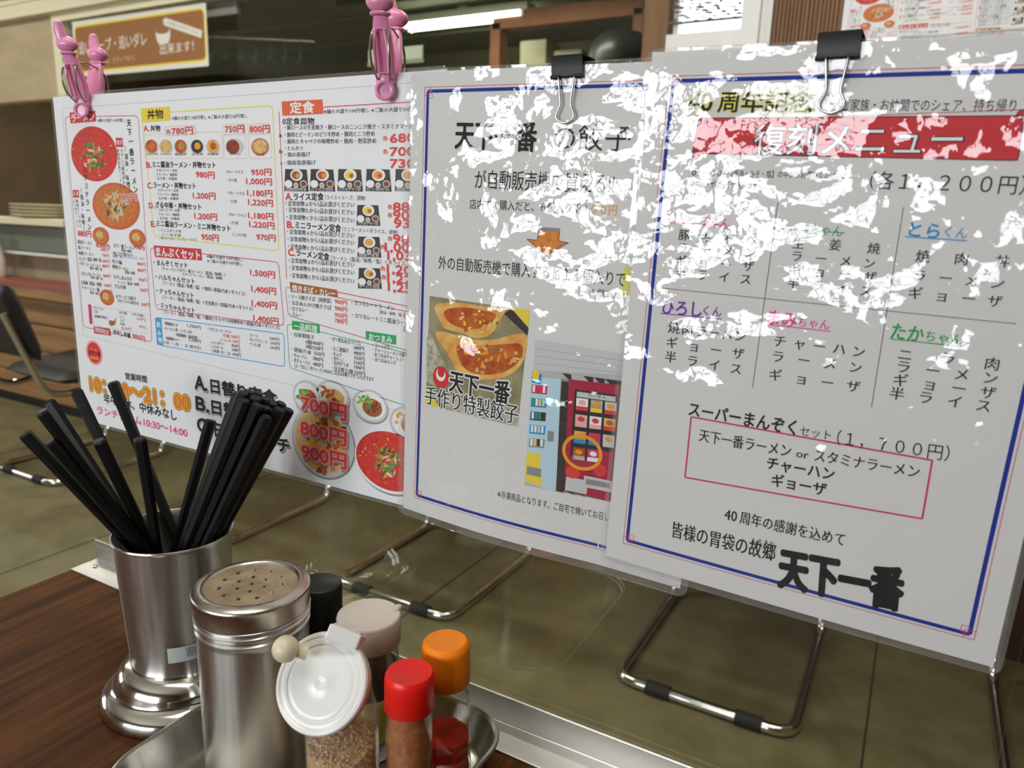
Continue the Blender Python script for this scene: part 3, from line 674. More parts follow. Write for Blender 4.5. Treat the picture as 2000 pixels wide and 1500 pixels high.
('t','※麺の大盛り100円増し ※ご飯の大盛り50円増し',158.5,21.9,243.1,22.4,3.0,'k',1,3),
('t','A.',122.8,28.9,129.3,28.7,4.8,'red',4,3),
('t','丼物',131.2,29.1,143.4,29.0,4.7,'k',3,3),
('o',[(120.9,33.7),(214.8,33.0),(215.0,52.5),(122.0,52.2)],0.3,'orgl',2,2),
('p',[(148.5,27.9),(185.2,27.6),(185.7,34.4),(149.1,34.9)],'pap',3),
('o',[(148.5,27.9),(185.2,27.6),(185.7,34.4),(149.1,34.9)],0.3,'orgl',2,4),
('t','各',150.6,32.2,156.2,31.9,3.5,'red',3,5),
('t','780円',157.5,31.6,182.5,31.3,5.8,'red',5,5),
('o',[(216.4,34.9),(240.2,34.3),(240.1,52.6),(216.7,52.9)],0.3,'orgl',2,2),
('p',[(216.9,27.9),(239.5,27.7),(240.1,35.0),(217.4,35.3)],'pap',3),
('o',[(216.9,27.9),(239.5,27.7),(240.1,35.0),(217.4,35.3)],0.3,'orgl',2,4),
('t','750円',218.9,31.3,239.3,31.3,5.5,'red',5,5),
('o',[(242.9,34.3),(266.7,34.0),(266.7,52.6),(243.3,52.9)],0.3,'orgl',2,2),
('p',[(243.2,28.5),(265.4,28.0),(266.1,35.1),(243.9,35.4)],'pap',3),
('o',[(243.2,28.5),(265.4,28.0),(266.1,35.1),(243.9,35.4)],0.3,'orgl',2,4),
('t','800円',245.2,31.8,265.7,31.9,5.4,'red',5,5),
('e',130.9,43.4,8.4,6.0,'lgr',2),
('e',130.9,43.0,7.4,5.2,'gyb',3),
('e',131.6,42.6,3.9,2.8,'sorg',4),
('t','スタミナ丼',123.1,49.0,138.0,49.1,2.0,'k',2,3),
('e',148.8,43.6,8.2,5.9,'lgr',2),
('e',148.8,43.2,7.2,5.1,'top5',3),
('e',149.5,42.8,3.8,2.8,'gyo',4),
('t','チャーハン',141.2,49.1,155.7,49.2,2.0,'k',2,3),
('e',166.8,43.8,8.0,5.8,'lgr',2),
('e',166.8,43.4,7.0,5.1,'gyb',3),
('e',167.5,43.0,3.7,2.7,'top4',4),
('t','焼肉丼',159.5,49.2,173.6,49.3,2.0,'k',2,3),
('e',186.1,44.0,7.7,5.7,'lgr',2),
('e',186.1,43.6,6.8,5.0,'dkb',3),
('e',186.8,43.2,3.6,2.7,'org',4),
('t','玉子丼',179.0,49.3,192.7,49.4,1.9,'k',2,3),
('e',204.2,44.1,7.5,5.7,'lgr',2),
('e',204.3,43.8,6.6,4.9,'gyo',3),
('e',204.9,43.4,3.5,2.6,'gyb',4),
('t','中華丼',197.4,49.4,210.7,49.5,1.9,'k',2,3),
('e',228.0,44.0,10.0,5.9,'lgr',2),
('e',226.3,44.3,7.2,5.2,'brnr',3),
('e',255.1,44.6,9.0,6.2,'bowlr',2),
('e',255.1,44.3,7.4,5.1,'top5',3),
('e',254.0,45.0,3.7,2.5,'gyo',4),
('t','カレーライス',222.0,49.5,234.3,49.6,1.9,'k',2,3),
('t','カツ丼',251.0,50.0,259.0,50.1,1.8,'k',2,3),
('t','B.',122.7,57.5,129.3,57.5,4.9,'red',5,3),
('t','ミニ醤油ラーメン・丼物セット',130.7,57.1,206.1,57.4,4.7,'k',4,3),
('t','C.',122.2,73.9,128.8,73.8,4.9,'red',5,3),
('t','ラーメン・丼物セット',130.1,73.4,181.7,73.5,4.8,'k',4,3),
('t','D.',122.3,90.1,128.9,89.9,5.0,'red',5,3),
('t','ざる中華・丼物セット',131.0,89.4,186.9,89.6,4.9,'k',4,3),
('t','E.',123.3,105.1,129.9,104.9,5.1,'red',5,3),
('t','ミニ醤油ラーメン・ミニ丼物セット',130.6,104.4,219.2,105.0,4.9,'k',4,3),
('t','・スタミナマーボ丼',132.8,61.5,160.7,62.0,2.4,'k',2,3),
('t','・チャーハン・焼肉丼',132.7,64.8,160.4,65.2,2.4,'k',2,3),
('t','・玉子丼・中華丼',132.7,68.0,160.1,68.4,2.4,'k',2,3),
('t','・スタミナマーボ丼',133.0,77.4,161.0,77.6,2.4,'k',2,3),
('t','・チャーハン・焼肉丼',132.9,80.7,160.7,80.8,2.4,'k',2,3),
('t','・玉子丼・中華丼',132.9,84.0,160.4,84.0,2.5,'k',2,3),
('t','・スタミナマーボ丼',132.5,93.5,160.8,93.3,2.5,'k',2,3),
('t','・チャーハン・焼肉丼',132.5,96.9,160.4,96.6,2.5,'k',2,3),
('t','・玉子丼・中華丼',132.4,100.2,160.1,99.9,2.5,'k',2,3),
('t','・ミニスタミナ丼',132.7,109.8,161.0,109.9,2.5,'k',2,3),
('t','・ミニ玉子丼',132.6,113.2,160.7,113.2,2.5,'k',2,3),
('t','・半チャーハン・ミニカレーライス',132.6,116.5,179.2,115.6,2.5,'k',2,3),
('t','980円',183.1,64.4,204.3,65.1,5.4,'red',5,3),
('t','1,200円',178.0,80.7,204.2,80.9,5.5,'red',5,3),
('t','1,200円',178.4,96.6,204.8,96.9,5.6,'red',5,3),
('t','950円',185.5,112.8,205.3,113.1,5.6,'red',5,3),
('t','950円',244.9,62.5,265.7,62.4,5.1,'red',5,3),
('t','1,000円',239.1,68.9,265.9,69.4,5.2,'red',5,3),
('t','1,180円',239.6,77.6,266.0,77.8,5.2,'red',5,3),
('t','1,220円',240.3,84.3,266.2,84.8,5.3,'red',5,3),
('t','1,180円',239.7,94.2,266.2,94.5,5.3,'red',5,3),
('t','1,220円',240.4,100.7,266.9,101.2,5.3,'red',5,3),
('t','970円',247.6,110.0,267.6,110.2,5.3,'red',5,3),
('t','・カレーライス',216.0,62.3,236.2,62.6,2.6,'k',2,3),
('t','・カツ丼',217.9,68.4,229.1,68.7,2.7,'k',2,3),
('t','・カレーライス',216.6,78.0,236.8,78.4,2.7,'k',2,3),
('t','・カツ丼',219.6,84.4,228.0,84.6,2.7,'k',2,3),
('t','・カレーライス',216.6,94.2,237.5,94.7,2.7,'k',2,3),
('t','・カツ丼',218.4,100.4,228.7,100.8,2.7,'k',2,3),
('t','・ミニカツ丼',218.9,109.4,236.5,109.7,2.7,'k',2,3),
('o',[(119.6,125.3),(269.9,128.0),(273.6,176.0),(121.3,177.0)],0.6,'mag',4,2),
('p',[(124.6,122.9),(184.1,122.7),(184.5,132.0),(125.5,132.6)],'ban',3),
('t','まんぷくセット',127.4,127.8,182.4,127.7,7.6,'w',5,4),
('t','※麺の大盛り100円増し。',190.3,128.0,231.9,128.4,2.8,'k',2,3),
('t','※ご飯の大盛り50円増し。',190.6,131.7,232.3,131.9,2.8,'k',2,3),
('t','・まんぞくセット',123.0,137.1,166.1,136.9,4.7,'k',3,3),
('t','（チャーハン＋天下一番ラーメン（醤油／味噌））',133.2,141.6,210.8,141.7,2.9,'k',2,3),
('t','スタミナラーメン（醤油／味噌）',159.0,144.5,207.6,144.8,2.5,'k',2,3),
('t','・ハルちゃんセット',124.4,149.1,173.7,149.4,4.7,'k',3,3),
('t','（ラーメン（醤油／味噌／塩）＋焼肉＋唐揚げ2本＋半ライス）',133.3,153.7,232.5,155.0,3.4,'k',2,3),
('t','・ナッちゃんセット',124.4,160.9,171.4,161.3,4.8,'k',3,3),
('t','（ラーメン（醤油／味噌／塩）＋生姜焼き＋唐揚げ2本＋半ライス）',131.9,166.0,240.4,166.0,3.4,'k',2,3),
('t','・ミッちゃんセット',124.4,173.2,171.6,173.7,4.8,'k',3,3),
('t','（ラーメン（醤油／味噌／塩）＋豚肉とキャベツの味噌炒め＋唐揚げ2本＋半ライス）',131.9,178.7,268.6,178.1,3.4,'k',2,3),
('t','1,500円',239.3,137.4,265.7,137.9,5.5,'red',5,3),
('t','1,400円',239.7,150.0,266.1,150.3,5.6,'red',5,3),
('t','1,400円',239.5,161.3,266.7,161.2,5.6,'red',5,3),
('t','1,400円',240.6,172.9,267.7,173.4,5.7,'red',5,3),
('o',[(120.4,184.7),(273.3,182.4),(272.7,208.2),(126.0,208.8)],0.7,'blu2',3,2),
('p',[(119.7,184.8),(127.9,184.8),(128.0,209.0),(119.8,208.6)],'blu2',3),
('c','飲',123.9,190.6,5.0,'w',3,3),
('c','み',123.8,197.8,5.0,'w',3,3),
('c','物',124.5,204.0,5.0,'w',3,3),
('t','・特製焼酎ボトル',130.9,188.5,148.9,188.5,2.9,'k',2,3),
('t','（ウーロン茶・レモン水）',131.1,193.0,166.7,192.7,2.9,'k',2,3),
('t','・特製焼酎（緑茶割）',144.1,196.9,173.3,196.7,2.9,'k',2,3),
('t','・特製焼酎セット',130.9,201.5,149.6,201.2,2.9,'k',2,3),
('t','（氷・水・お茶付）',129.1,205.3,176.4,205.1,2.9,'k',2,3),
('t','・アサヒスーパードライ',186.0,187.6,214.6,187.5,2.8,'k',2,3),
('t','・レモンサワー',188.3,198.5,205.4,198.2,2.8,'k',2,3),
('t','・ハイボール',188.6,201.9,204.0,201.8,2.8,'k',2,3),
('t','・日本酒一合／二合',188.9,205.3,212.2,205.5,2.8,'k',2,3),
('t','・コーラ',233.4,187.1,244.2,187.6,2.7,'k',2,3),
('t','・オレンジジュース',233.7,190.8,254.8,190.9,2.7,'k',2,3),
('t','・ウーロン茶',234.1,194.5,247.2,194.6,2.7,'k',2,3),
('t','1,700円',161.4,187.2,177.9,187.6,3.1,'k',2,3),
('t','2,200円',161.6,198.9,176.9,199.4,3.1,'k',2,3),
('t','中瓶 580円',204.8,191.1,223.9,190.7,3.0,'red',2,3),
('t','ジョッキ 550円',200.8,194.9,223.6,194.5,3.0,'red',2,3),
('t','450円',213.9,198.1,223.4,198.2,3.0,'k',2,3),
('t','500円',214.2,201.4,223.7,201.6,3.0,'k',2,3),
('t','450円',214.6,205.2,224.1,205.3,3.0,'k',2,3),
('t','200円',257.7,187.3,267.6,187.4,2.8,'k',2,3),
('t','200円',258.1,190.9,268.0,191.0,2.8,'k',2,3),
('t','200円',257.9,194.6,267.8,194.6,2.9,'k',2,3),
('t','営業時間',71.2,243.3,102.0,242.4,6.3,'k',4,3),
('t','10：00～21：00',15.7,258.0,157.7,255.4,16.1,'org',8,4),
('t','10：00～21：00',15.7,258.0,157.7,255.4,16.1,'dk',18,2),
('t','10：00～21：00',15.7,258.0,157.7,255.4,16.1,'yel2',13,3),
('t','10：00～21：00',15.7,258.0,157.7,255.4,16.1,'ored',2,5),
('t','年中無休、中休みなし',35.5,269.6,139.5,269.9,9.4,'k',4,3),
('t','ランチタイム10:30～14:00',23.2,283.1,152.4,283.6,8.0,'pnk',4,3),
('t','A.',166.7,235.1,181.5,235.2,12.2,'k',7,4),
('t','A.',167.3,235.9,182.7,236.4,12.2,'gry',10,2),
('t','A.',166.7,235.1,181.5,235.2,12.2,'w',12,3),
('t','日替り定食',186.5,235.8,262.6,235.2,11.7,'k',7,4),
('t','日替り定食',187.1,236.6,263.6,236.3,11.7,'gry',10,2),
('t','日替り定食',186.5,235.8,262.6,235.2,11.7,'w',12,3),
('t','B.',166.4,253.6,182.5,253.8,12.4,'k',7,4),
('t','B.',167.0,254.4,183.7,255.0,12.4,'gry',10,2),
('t','B.',166.4,253.6,182.5,253.8,12.4,'w',12,3),
('t','日替り丼',186.3,254.1,250.3,253.3,12.0,'k',7,4),
('t','日替り丼',186.9,254.9,251.4,254.4,12.0,'gry',10,2),
('t','日替り丼',186.3,254.1,250.3,253.3,12.0,'w',12,3),
('t','C.',166.7,272.8,182.3,272.4,12.5,'k',7,4),
('t','C.',167.3,273.6,183.5,273.5,12.5,'gry',10,2),
('t','C.',166.7,272.8,182.3,272.4,12.5,'w',12,3),
('t','日替りランチ',188.6,273.6,274.8,272.9,12.0,'k',7,4),
('t','日替りランチ',189.1,274.4,275.9,274.0,12.0,'gry',10,2),
('t','日替りランチ',188.6,273.6,274.8,272.9,12.0,'w',12,3),
('e',296.0,230.1,14.9,13.1,'gry',1),
('e',295.5,229.0,14.9,13.1,'lgr',2),
('e',295.5,229.0,12.8,11.2,'w',3),
('e',297.3,230.0,8.2,7.2,'gyb',4),
('p',[(289.5,228.0),(286.9,228.3),(284.0,230.1),(283.1,231.9),(285.7,231.5),(288.6,229.7)],'top6',4.2),
('p',[(298.0,224.8),(296.4,224.0),(294.7,224.7),(294.4,226.3),(296.0,227.1),(297.7,226.4)],'top6',4.26),
('p',[(287.9,229.5),(286.7,228.6),(284.8,229.0),(283.7,230.2),(284.9,231.1),(286.9,230.8)],'grn',4.32),
('p',[(288.6,228.6),(288.9,230.2),(290.6,231.6),(292.4,231.7),(292.1,230.1),(290.5,228.7)],'top6',4.38),
('p',[(290.5,229.2),(291.4,230.8),(293.5,230.9),(295.2,229.4),(294.3,227.8),(292.2,227.7)],'top6',4.44),
('p',[(289.4,225.0),(291.3,226.4),(294.4,226.0),(296.3,224.3),(294.4,222.9),(291.3,223.3)],'grn',4.5),
('p',[(287.1,224.0),(287.2,226.3),(289.6,227.6),(292.3,227.0),(292.2,224.8),(289.8,223.5)],'top6',4.56),
('p',[(292.8,224.9),(291.3,226.4),(291.7,227.8),(293.7,228.0),(295.2,226.5),(294.8,225.1)],'top6',4.62),
('p',[(285.0,229.9),(285.4,231.9),(287.6,232.4),(289.8,231.1),(289.4,229.2),(287.2,228.7)],'grn',4.68),
('p',[(287.9,224.7),(289.1,226.0),(291.7,226.3),(293.6,225.5),(292.4,224.2),(289.9,223.8)],'top6',4.74),
('p',[(289.5,226.6),(287.7,228.3),(286.7,231.0),(287.4,232.5),(289.2,230.8),(290.1,228.1)],'top6',4.8),
('p',[(289.3,223.1),(287.9,224.7),(287.4,226.9),(288.2,228.2),(289.6,226.6),(290.1,224.3)],'grn',4.86),
('p',[(290.7,232.8),(292.7,233.6),(295.7,233.2),(297.4,231.9),(295.5,231.0),(292.5,231.4)],'brn',4.2),
('p',[(295.9,230.6),(294.2,230.4),(292.9,231.3),(293.1,232.6),(294.8,232.8),(296.1,231.9)],'gyb',4.26),
('p',[(301.8,230.2),(301.1,231.4),(301.7,232.3),(303.3,232.2),(304.0,231.0),(303.3,230.1)],'brnr',4.32),
('p',[(296.9,232.2),(295.1,231.6),(293.0,232.3),(292.1,233.8),(293.9,234.5),(296.0,233.7)],'brn',4.38),
('p',[(301.7,225.1),(299.3,224.7),(295.9,225.6),(294.2,227.1),(296.6,227.4),(300.0,226.5)],'gyb',4.44),
('p',[(299.5,235.0),(300.5,236.4),(302.8,236.5),(304.5,235.2),(303.4,233.7),(301.2,233.6)],'brnr',4.5),
('p',[(297.9,230.2),(296.2,229.6),(294.2,230.2),(293.5,231.7),(295.1,232.4),(297.1,231.7)],'brn',4.56),
('p',[(299.0,227.7),(298.2,229.5),(299.3,231.0),(301.3,231.0),(302.0,229.3),(301.0,227.8)],'gyb',4.62),
('p',[(298.3,234.1),(299.1,235.2),(300.7,235.2),(301.8,234.1),(301.0,233.1),(299.5,233.1)],'brnr',4.68),
('p',[(301.3,233.6),(300.8,235.4),(302.1,236.3),(304.2,235.6),(304.7,233.9),(303.4,233.0)],'brn',4.74),
('p',[(301.7,227.0),(299.4,227.1),(297.1,228.5),(296.5,230.1),(298.7,230.0),(301.1,228.6)],'gyb',4.8),
('p',[(295.0,227.9),(295.3,229.8),(297.4,231.3),(299.7,231.2),(299.4,229.3),(297.3,227.8)],'brnr',4.86),
('p',[(299.4,229.2),(299.6,230.8),(300.9,231.1),(302.5,229.9),(302.3,228.3),(301.0,228.1)],'brn',4.92),
('p',[(295.4,231.1),(297.2,232.2),(300.2,232.0),(302.2,230.8),(300.4,229.7),(297.3,229.8)],'gyb',4.98),
('p',[(300.3,228.9),(298.3,229.6),(297.8,230.9),(299.2,231.8),(301.2,231.0),(301.7,229.7)],'brnr',5.04),
('p',[(292.9,227.5),(293.8,229.1),(296.4,230.4),(298.5,230.3),(297.5,228.7),(295.0,227.5)],'brn',5.1),
('e',322.0,225.7,16.8,12.4,'gry',1),
('e',321.5,224.6,16.8,12.4,'lgr',2),
('e',321.5,224.6,14.4,10.6,'w',3),
('e',323.5,225.5,9.2,6.8,'gyo',4),
('p',[(319.9,223.1),(320.4,224.3),(321.8,224.4),(323.1,223.4),(322.5,222.2),(321.1,222.1)],'gyb',4.2),
('p',[(314.0,217.5),(312.1,217.5),(311.1,218.6),(311.8,219.8),(313.7,219.7),(314.7,218.7)],'gyb',4.26),
('p',[(319.2,219.4),(317.4,219.7),(316.0,220.9),(316.1,222.2),(317.9,221.9),(319.3,220.7)],'gyb',4.32),
('p',[(322.5,218.7),(321.0,220.5),(320.7,223.0),(322.0,224.2),(323.6,222.4),(323.8,219.9)],'gyb',4.38),
('p',[(315.7,222.2),(316.2,223.9),(318.4,225.4),(320.4,225.6),(319.8,223.8),(317.7,222.3)],'gyb',4.44),
('p',[(317.2,223.3),(318.2,224.6),(320.4,224.7),(322.0,223.5),(321.0,222.2),(318.8,222.1)],'gyb',4.5),
('p',[(312.9,220.4),(313.6,222.0),(315.7,222.4),(317.6,221.4),(316.9,219.8),(314.8,219.3)],'gyb',4.56),
('p',[(313.7,223.6),(312.4,223.1),(310.7,223.7),(310.1,224.9),(311.5,225.4),(313.2,224.8)],'gyb',4.62),
('p',[(314.5,222.1),(312.5,221.5),(310.1,222.5),(309.3,224.2),(311.3,224.7),(313.7,223.7)],'gyb',4.68),
('p',[(313.3,224.2),(311.6,224.3),(309.9,225.3),(309.4,226.5),(311.1,226.5),(312.8,225.4)],'gyb',4.74),
('p',[(318.3,224.4),(316.6,223.9),(314.8,224.6),(314.3,226.2),(316.0,226.7),(317.8,226.0)],'gyb',4.8),
('p',[(309.5,218.2),(310.8,219.5),(313.5,219.9),(315.5,219.1),(314.2,217.9),(311.5,217.5)],'gyb',4.86),
('p',[(332.3,226.7),(330.4,227.0),(328.2,228.2),(327.4,229.5),(329.3,229.3),(331.5,228.0)],'gyo',4.2),
('p',[(330.8,222.9),(329.0,224.1),(327.8,226.3),(328.3,227.7),(330.1,226.5),(331.3,224.4)],'gyo',4.26),
('p',[(321.0,228.2),(321.5,229.6),(322.9,229.7),(324.2,228.5),(323.8,227.1),(322.4,226.9)],'brnr',4.32),
('p',[(318.0,229.8),(319.0,230.7),(321.0,230.7),(322.3,229.8),(321.2,228.9),(319.3,228.9)],'gyo',4.38),
('p',[(333.8,223.0),(332.0,222.9),(329.8,223.8),(328.9,225.0),(330.7,225.1),(332.9,224.2)],'gyo',4.44),
('p',[(320.4,228.1),(322.0,228.9),(324.4,228.7),(325.9,227.6),(324.4,226.8),(321.9,227.0)],'brnr',4.5),
('p',[(332.7,226.9),(330.4,226.5),(327.3,227.5),(325.8,229.1),(328.2,229.5),(331.3,228.5)],'gyo',4.56),
('p',[(327.9,228.0),(329.0,229.0),(331.2,229.3),(332.8,228.7),(331.7,227.7),(329.5,227.4)],'gyo',4.62),
('p',[(330.1,223.8),(328.9,225.2),(329.2,226.6),(330.9,226.9),(332.1,225.6),(331.8,224.2)],'brnr',4.68),
('p',[(327.8,224.3),(327.8,226.2),(329.7,227.1),(331.8,226.2),(331.8,224.3),(330.0,223.4)],'gyo',4.74),
('p',[(323.8,228.9),(322.1,228.1),(320.2,228.8),(319.5,230.5),(321.2,231.3),(323.2,230.6)],'gyo',4.8),
('p',[(320.1,226.5),(321.9,227.6),(325.0,227.5),(327.0,226.4),(325.2,225.3),(322.1,225.4)],'brnr',4.86),
('p',[(320.0,227.0),(318.4,228.2),(317.9,230.1),(318.7,231.2),(320.3,230.0),(320.9,228.1)],'gyo',4.92),
('p',[(325.4,221.8),(324.0,223.5),(324.2,225.7),(325.8,226.6),(327.2,224.8),(327.0,222.6)],'gyo',4.98),
('p',[(329.2,225.4),(327.3,226.4),(325.7,228.4),(325.6,229.9),(327.5,228.9),(329.1,226.8)],'brnr',5.04),
('p',[(326.3,225.6),(326.5,226.9),(327.8,227.3),(329.2,226.5),(329.1,225.2),(327.7,224.8)],'gyo',5.1),
('e',357.9,227.5,16.7,12.4,'gry',1),
('e',357.4,226.5,16.7,12.4,'lgr',2),
('e',357.4,226.5,14.4,10.7,'w',3),
('e',359.4,227.4,9.2,6.8,'brn',4),
('p',[(345.4,220.6),(346.4,221.8),(348.7,222.5),(350.4,222.1),(349.4,220.9),(347.2,220.2)],'top6',4.2),
('p',[(349.2,222.4),(348.1,223.7),(348.7,224.7),(350.5,224.4),(351.5,223.0),(350.9,222.1)],'top6',4.26),
('p',[(355.2,225.2),(354.6,227.0),(355.8,228.4),(357.7,228.4),(358.3,226.7),(357.1,225.2)],'grn',4.32),
('p',[(348.1,224.8),(346.6,224.3),(344.9,225.0),(344.2,226.2),(345.7,226.7),(347.4,226.0)],'top6',4.38),
('p',[(353.3,221.1),(351.8,222.7),(352.3,224.3),(354.4,224.5),(355.8,222.8),(355.4,221.3)],'top6',4.44),
('p',[(358.1,224.8),(356.2,225.5),(354.3,227.3),(353.9,228.7),(355.7,227.9),(357.6,226.1)],'grn',4.5),
('p',[(358.0,221.3),(356.0,221.3),(353.7,222.6),(353.0,224.1),(355.1,224.1),(357.3,222.9)],'top6',4.56),
('p',[(353.8,218.1),(353.4,220.0),(354.7,221.6),(356.6,221.8),(357.0,220.0),(355.7,218.3)],'top6',4.62),
('p',[(352.7,219.2),(351.0,219.1),(349.7,220.1),(349.8,221.4),(351.5,221.5),(352.8,220.5)],'grn',4.68),
('p',[(360.6,221.3),(358.6,222.0),(356.4,223.8),(355.9,225.3),(357.9,224.5),(360.0,222.7)],'top6',4.74),
('p',[(346.4,223.7),(346.8,225.4),(348.3,225.7),(349.9,224.3),(349.6,222.6),(348.0,222.4)],'top6',4.8),
('p',[(356.5,220.5),(354.4,220.6),(352.3,222.0),(351.7,223.5),(353.8,223.4),(355.9,222.0)],'grn',4.86),
('p',[(358.8,226.1),(358.3,227.5),(359.1,228.2),(360.7,227.6),(361.3,226.2),(360.5,225.5)],'brnr',4.2),
('p',[(356.5,225.1),(355.3,226.4),(355.3,228.1),(356.4,228.8),(357.6,227.5),(357.6,225.8)],'brn',4.26),
('p',[(362.1,223.1),(360.3,224.4),(359.5,226.6),(360.3,227.9),(362.1,226.6),(362.9,224.4)],'brnr',4.32),
('p',[(358.9,226.0),(359.5,227.5),(361.4,228.9),(363.1,229.0),(362.6,227.4),(360.7,226.0)],'brnr',4.38),
('p',[(363.3,227.2),(361.7,227.2),(360.6,228.2),(360.8,229.4),(362.4,229.4),(363.5,228.4)],'brn',4.44),
('p',[(355.7,228.9),(354.9,230.3),(355.0,232.1),(356.0,232.9),(356.8,231.5),(356.6,229.7)],'brnr',4.5),
('p',[(364.4,221.3),(362.4,222.5),(361.3,224.8),(362.1,226.3),(364.1,225.0),(365.2,222.8)],'brnr',4.56),
('p',[(360.8,222.7),(358.8,223.2),(358.3,224.2),(359.7,225.1),(361.6,224.6),(362.1,223.5)],'brn',4.62),
('p',[(362.1,227.7),(363.2,228.5),(365.0,228.5),(366.2,227.7),(365.2,226.9),(363.4,226.9)],'brnr',4.68),
('p',[(359.3,228.8),(359.2,230.1),(360.1,230.6),(361.5,229.9),(361.7,228.6),(360.7,228.1)],'brnr',4.74),
('p',[(359.1,231.4),(357.8,232.9),(358.3,234.1),(360.3,233.9),(361.7,232.4),(361.1,231.2)],'brn',4.8),
('p',[(364.2,224.2),(364.4,225.6),(366.0,226.4),(367.6,225.9),(367.4,224.4),(365.9,223.6)],'brnr',4.86),
('p',[(360.5,226.4),(359.2,228.2),(359.5,230.3),(361.3,231.0),(362.6,229.2),(362.2,227.1)],'brnr',4.92),
('p',[(367.4,222.4),(364.8,222.8),(362.7,224.7),(362.8,226.6),(365.4,226.2),(367.4,224.3)],'brn',4.98),
('p',[(364.0,223.0),(361.7,223.8),(360.5,225.8),(361.3,227.3),(363.6,226.4),(364.8,224.5)],'brnr',5.04),
('p',[(358.9,224.6),(359.3,225.9),(360.8,226.5),(362.3,226.0),(361.9,224.8),(360.4,224.1)],'brnr',5.1),
('e',393.5,235.0,18.0,12.8,'gry',1),
('e',393.0,233.9,18.0,12.8,'lgr',2),
('e',393.0,233.9,15.4,11.0,'w',3),
('e',395.2,234.9,9.8,7.1,'top4',4),
('p',[(383.0,226.8),(383.3,228.5),(385.1,229.2),(387.0,228.4),(386.7,226.6),(384.9,225.9)],'gyo',4.2),
('p',[(387.1,231.2),(385.8,232.1),(385.2,233.7),(385.8,234.6),(387.1,233.7),(387.7,232.1)],'gyo',4.26),
('p',[(385.6,231.5),(386.3,232.5),(388.1,233.0),(389.5,232.4),(388.7,231.4),(387.0,231.0)],'gyo',4.32),
('p',[(395.5,230.1),(393.6,229.7),(391.0,230.5),(389.7,231.8),(391.6,232.2),(394.2,231.5)],'gyo',4.38),
('p',[(387.8,230.5),(388.1,231.4),(389.2,231.7),(390.2,231.2),(389.9,230.3),(388.8,230.0)],'gyo',4.44),
('p',[(382.4,227.2),(381.3,228.9),(381.5,231.0),(382.9,231.9),(384.0,230.2),(383.8,228.1)],'gyo',4.5),
('p',[(392.4,227.4),(391.1,228.3),(391.0,229.6),(392.1,230.2),(393.4,229.3),(393.5,228.0)],'gyo',4.56),
('p',[(380.1,233.8),(379.9,235.4),(381.2,236.2),(383.0,235.4),(383.2,233.7),(381.9,233.0)],'gyo',4.62),
('p',[(390.1,231.6),(390.4,233.2),(392.2,234.2),(394.1,233.7),(393.8,232.0),(392.0,231.1)],'gyo',4.68),
('p',[(392.0,232.0),(390.8,233.6),(391.3,234.9),(393.1,235.0),(394.3,233.4),(393.8,232.1)],'gyo',4.74),
('p',[(389.1,227.5),(387.5,227.8),(386.7,229.0),(387.4,230.0),(389.0,229.6),(389.8,228.5)],'gyo',4.8),
('p',[(394.9,232.1),(393.2,232.0),(391.0,232.9),(390.0,234.0),(391.7,234.1),(393.9,233.2)],'gyo',4.86),
('p',[(392.5,235.0),(391.6,236.1),(391.9,237.3),(393.1,237.6),(393.9,236.5),(393.7,235.3)],'top6',4.2),
('p',[(397.0,234.9),(395.5,235.4),(394.7,236.8),(395.1,237.8),(396.6,237.2),(397.4,235.9)],'top4',4.26),
('p',[(402.4,236.0),(401.1,235.7),(399.5,236.3),(398.8,237.3),(400.1,237.6),(401.7,237.0)],'brnr',4.32),
('p',[(391.5,240.6),(392.4,241.6),(394.1,241.7),(395.4,240.9),(394.5,239.9),(392.7,239.8)],'top6',4.38),
('p',[(392.7,232.7),(394.1,233.8),(396.6,234.1),(398.4,233.3),(397.0,232.2),(394.5,231.9)],'top4',4.44),
('p',[(397.0,232.3),(395.8,232.0),(394.6,232.6),(394.3,233.7),(395.5,234.0),(396.7,233.3)],'brnr',4.5),
('p',[(398.7,236.9),(397.0,237.0),(395.2,238.2),(394.9,239.6),(396.6,239.5),(398.4,238.3)],'top6',4.56),
('p',[(391.2,234.8),(389.5,235.9),(389.1,237.6),(390.2,238.6),(391.9,237.5),(392.3,235.8)],'top4',4.62),
('p',[(393.9,233.0),(392.9,234.2),(393.2,235.3),(394.6,235.5),(395.6,234.3),(395.2,233.2)],'brnr',4.68),
('p',[(399.1,231.7),(398.5,233.5),(399.4,235.0),(401.2,235.2),(401.8,233.5),(400.9,231.9)],'top6',4.74),
('p',[(400.6,237.3),(399.3,237.5),(398.5,238.5),(398.7,239.4),(399.9,239.1),(400.8,238.2)],'top4',4.8),
('p',[(396.3,230.6),(396.9,231.8),(398.2,231.8),(399.2,230.7),(398.6,229.5),(397.3,229.4)],'brnr',4.86),
('p',[(394.1,240.2),(395.3,240.9),(397.3,240.8),(398.5,239.9),(397.3,239.2),(395.3,239.3)],'top6',4.92),
('p',[(394.6,237.5),(393.0,239.3),(392.9,241.5),(394.5,242.5),(396.1,240.8),(396.2,238.5)],'top4',4.98),
('p',[(390.6,232.6),(391.2,233.9),(392.9,234.5),(394.4,233.9),(393.9,232.7),(392.1,232.0)],'brnr',5.04),
('p',[(398.0,234.0),(396.3,233.5),(394.6,234.3),(394.2,235.9),(395.9,236.5),(397.6,235.6)],'top6',5.1),
('e',310.8,262.8,32.6,29.9,'gry',1),
('e',310.3,262.1,31.6,29.0,'lgr',2),
('e',309.2,262.3,27.4,24.9,'gyo',3),
('e',299.8,259.0,16.1,15.9,'top5',4),
('p',[(330.0,247.8),(327.6,252.5),(329.7,257.0),(334.6,257.8),(336.9,253.1),(334.8,248.6)],'gyb',4.2),
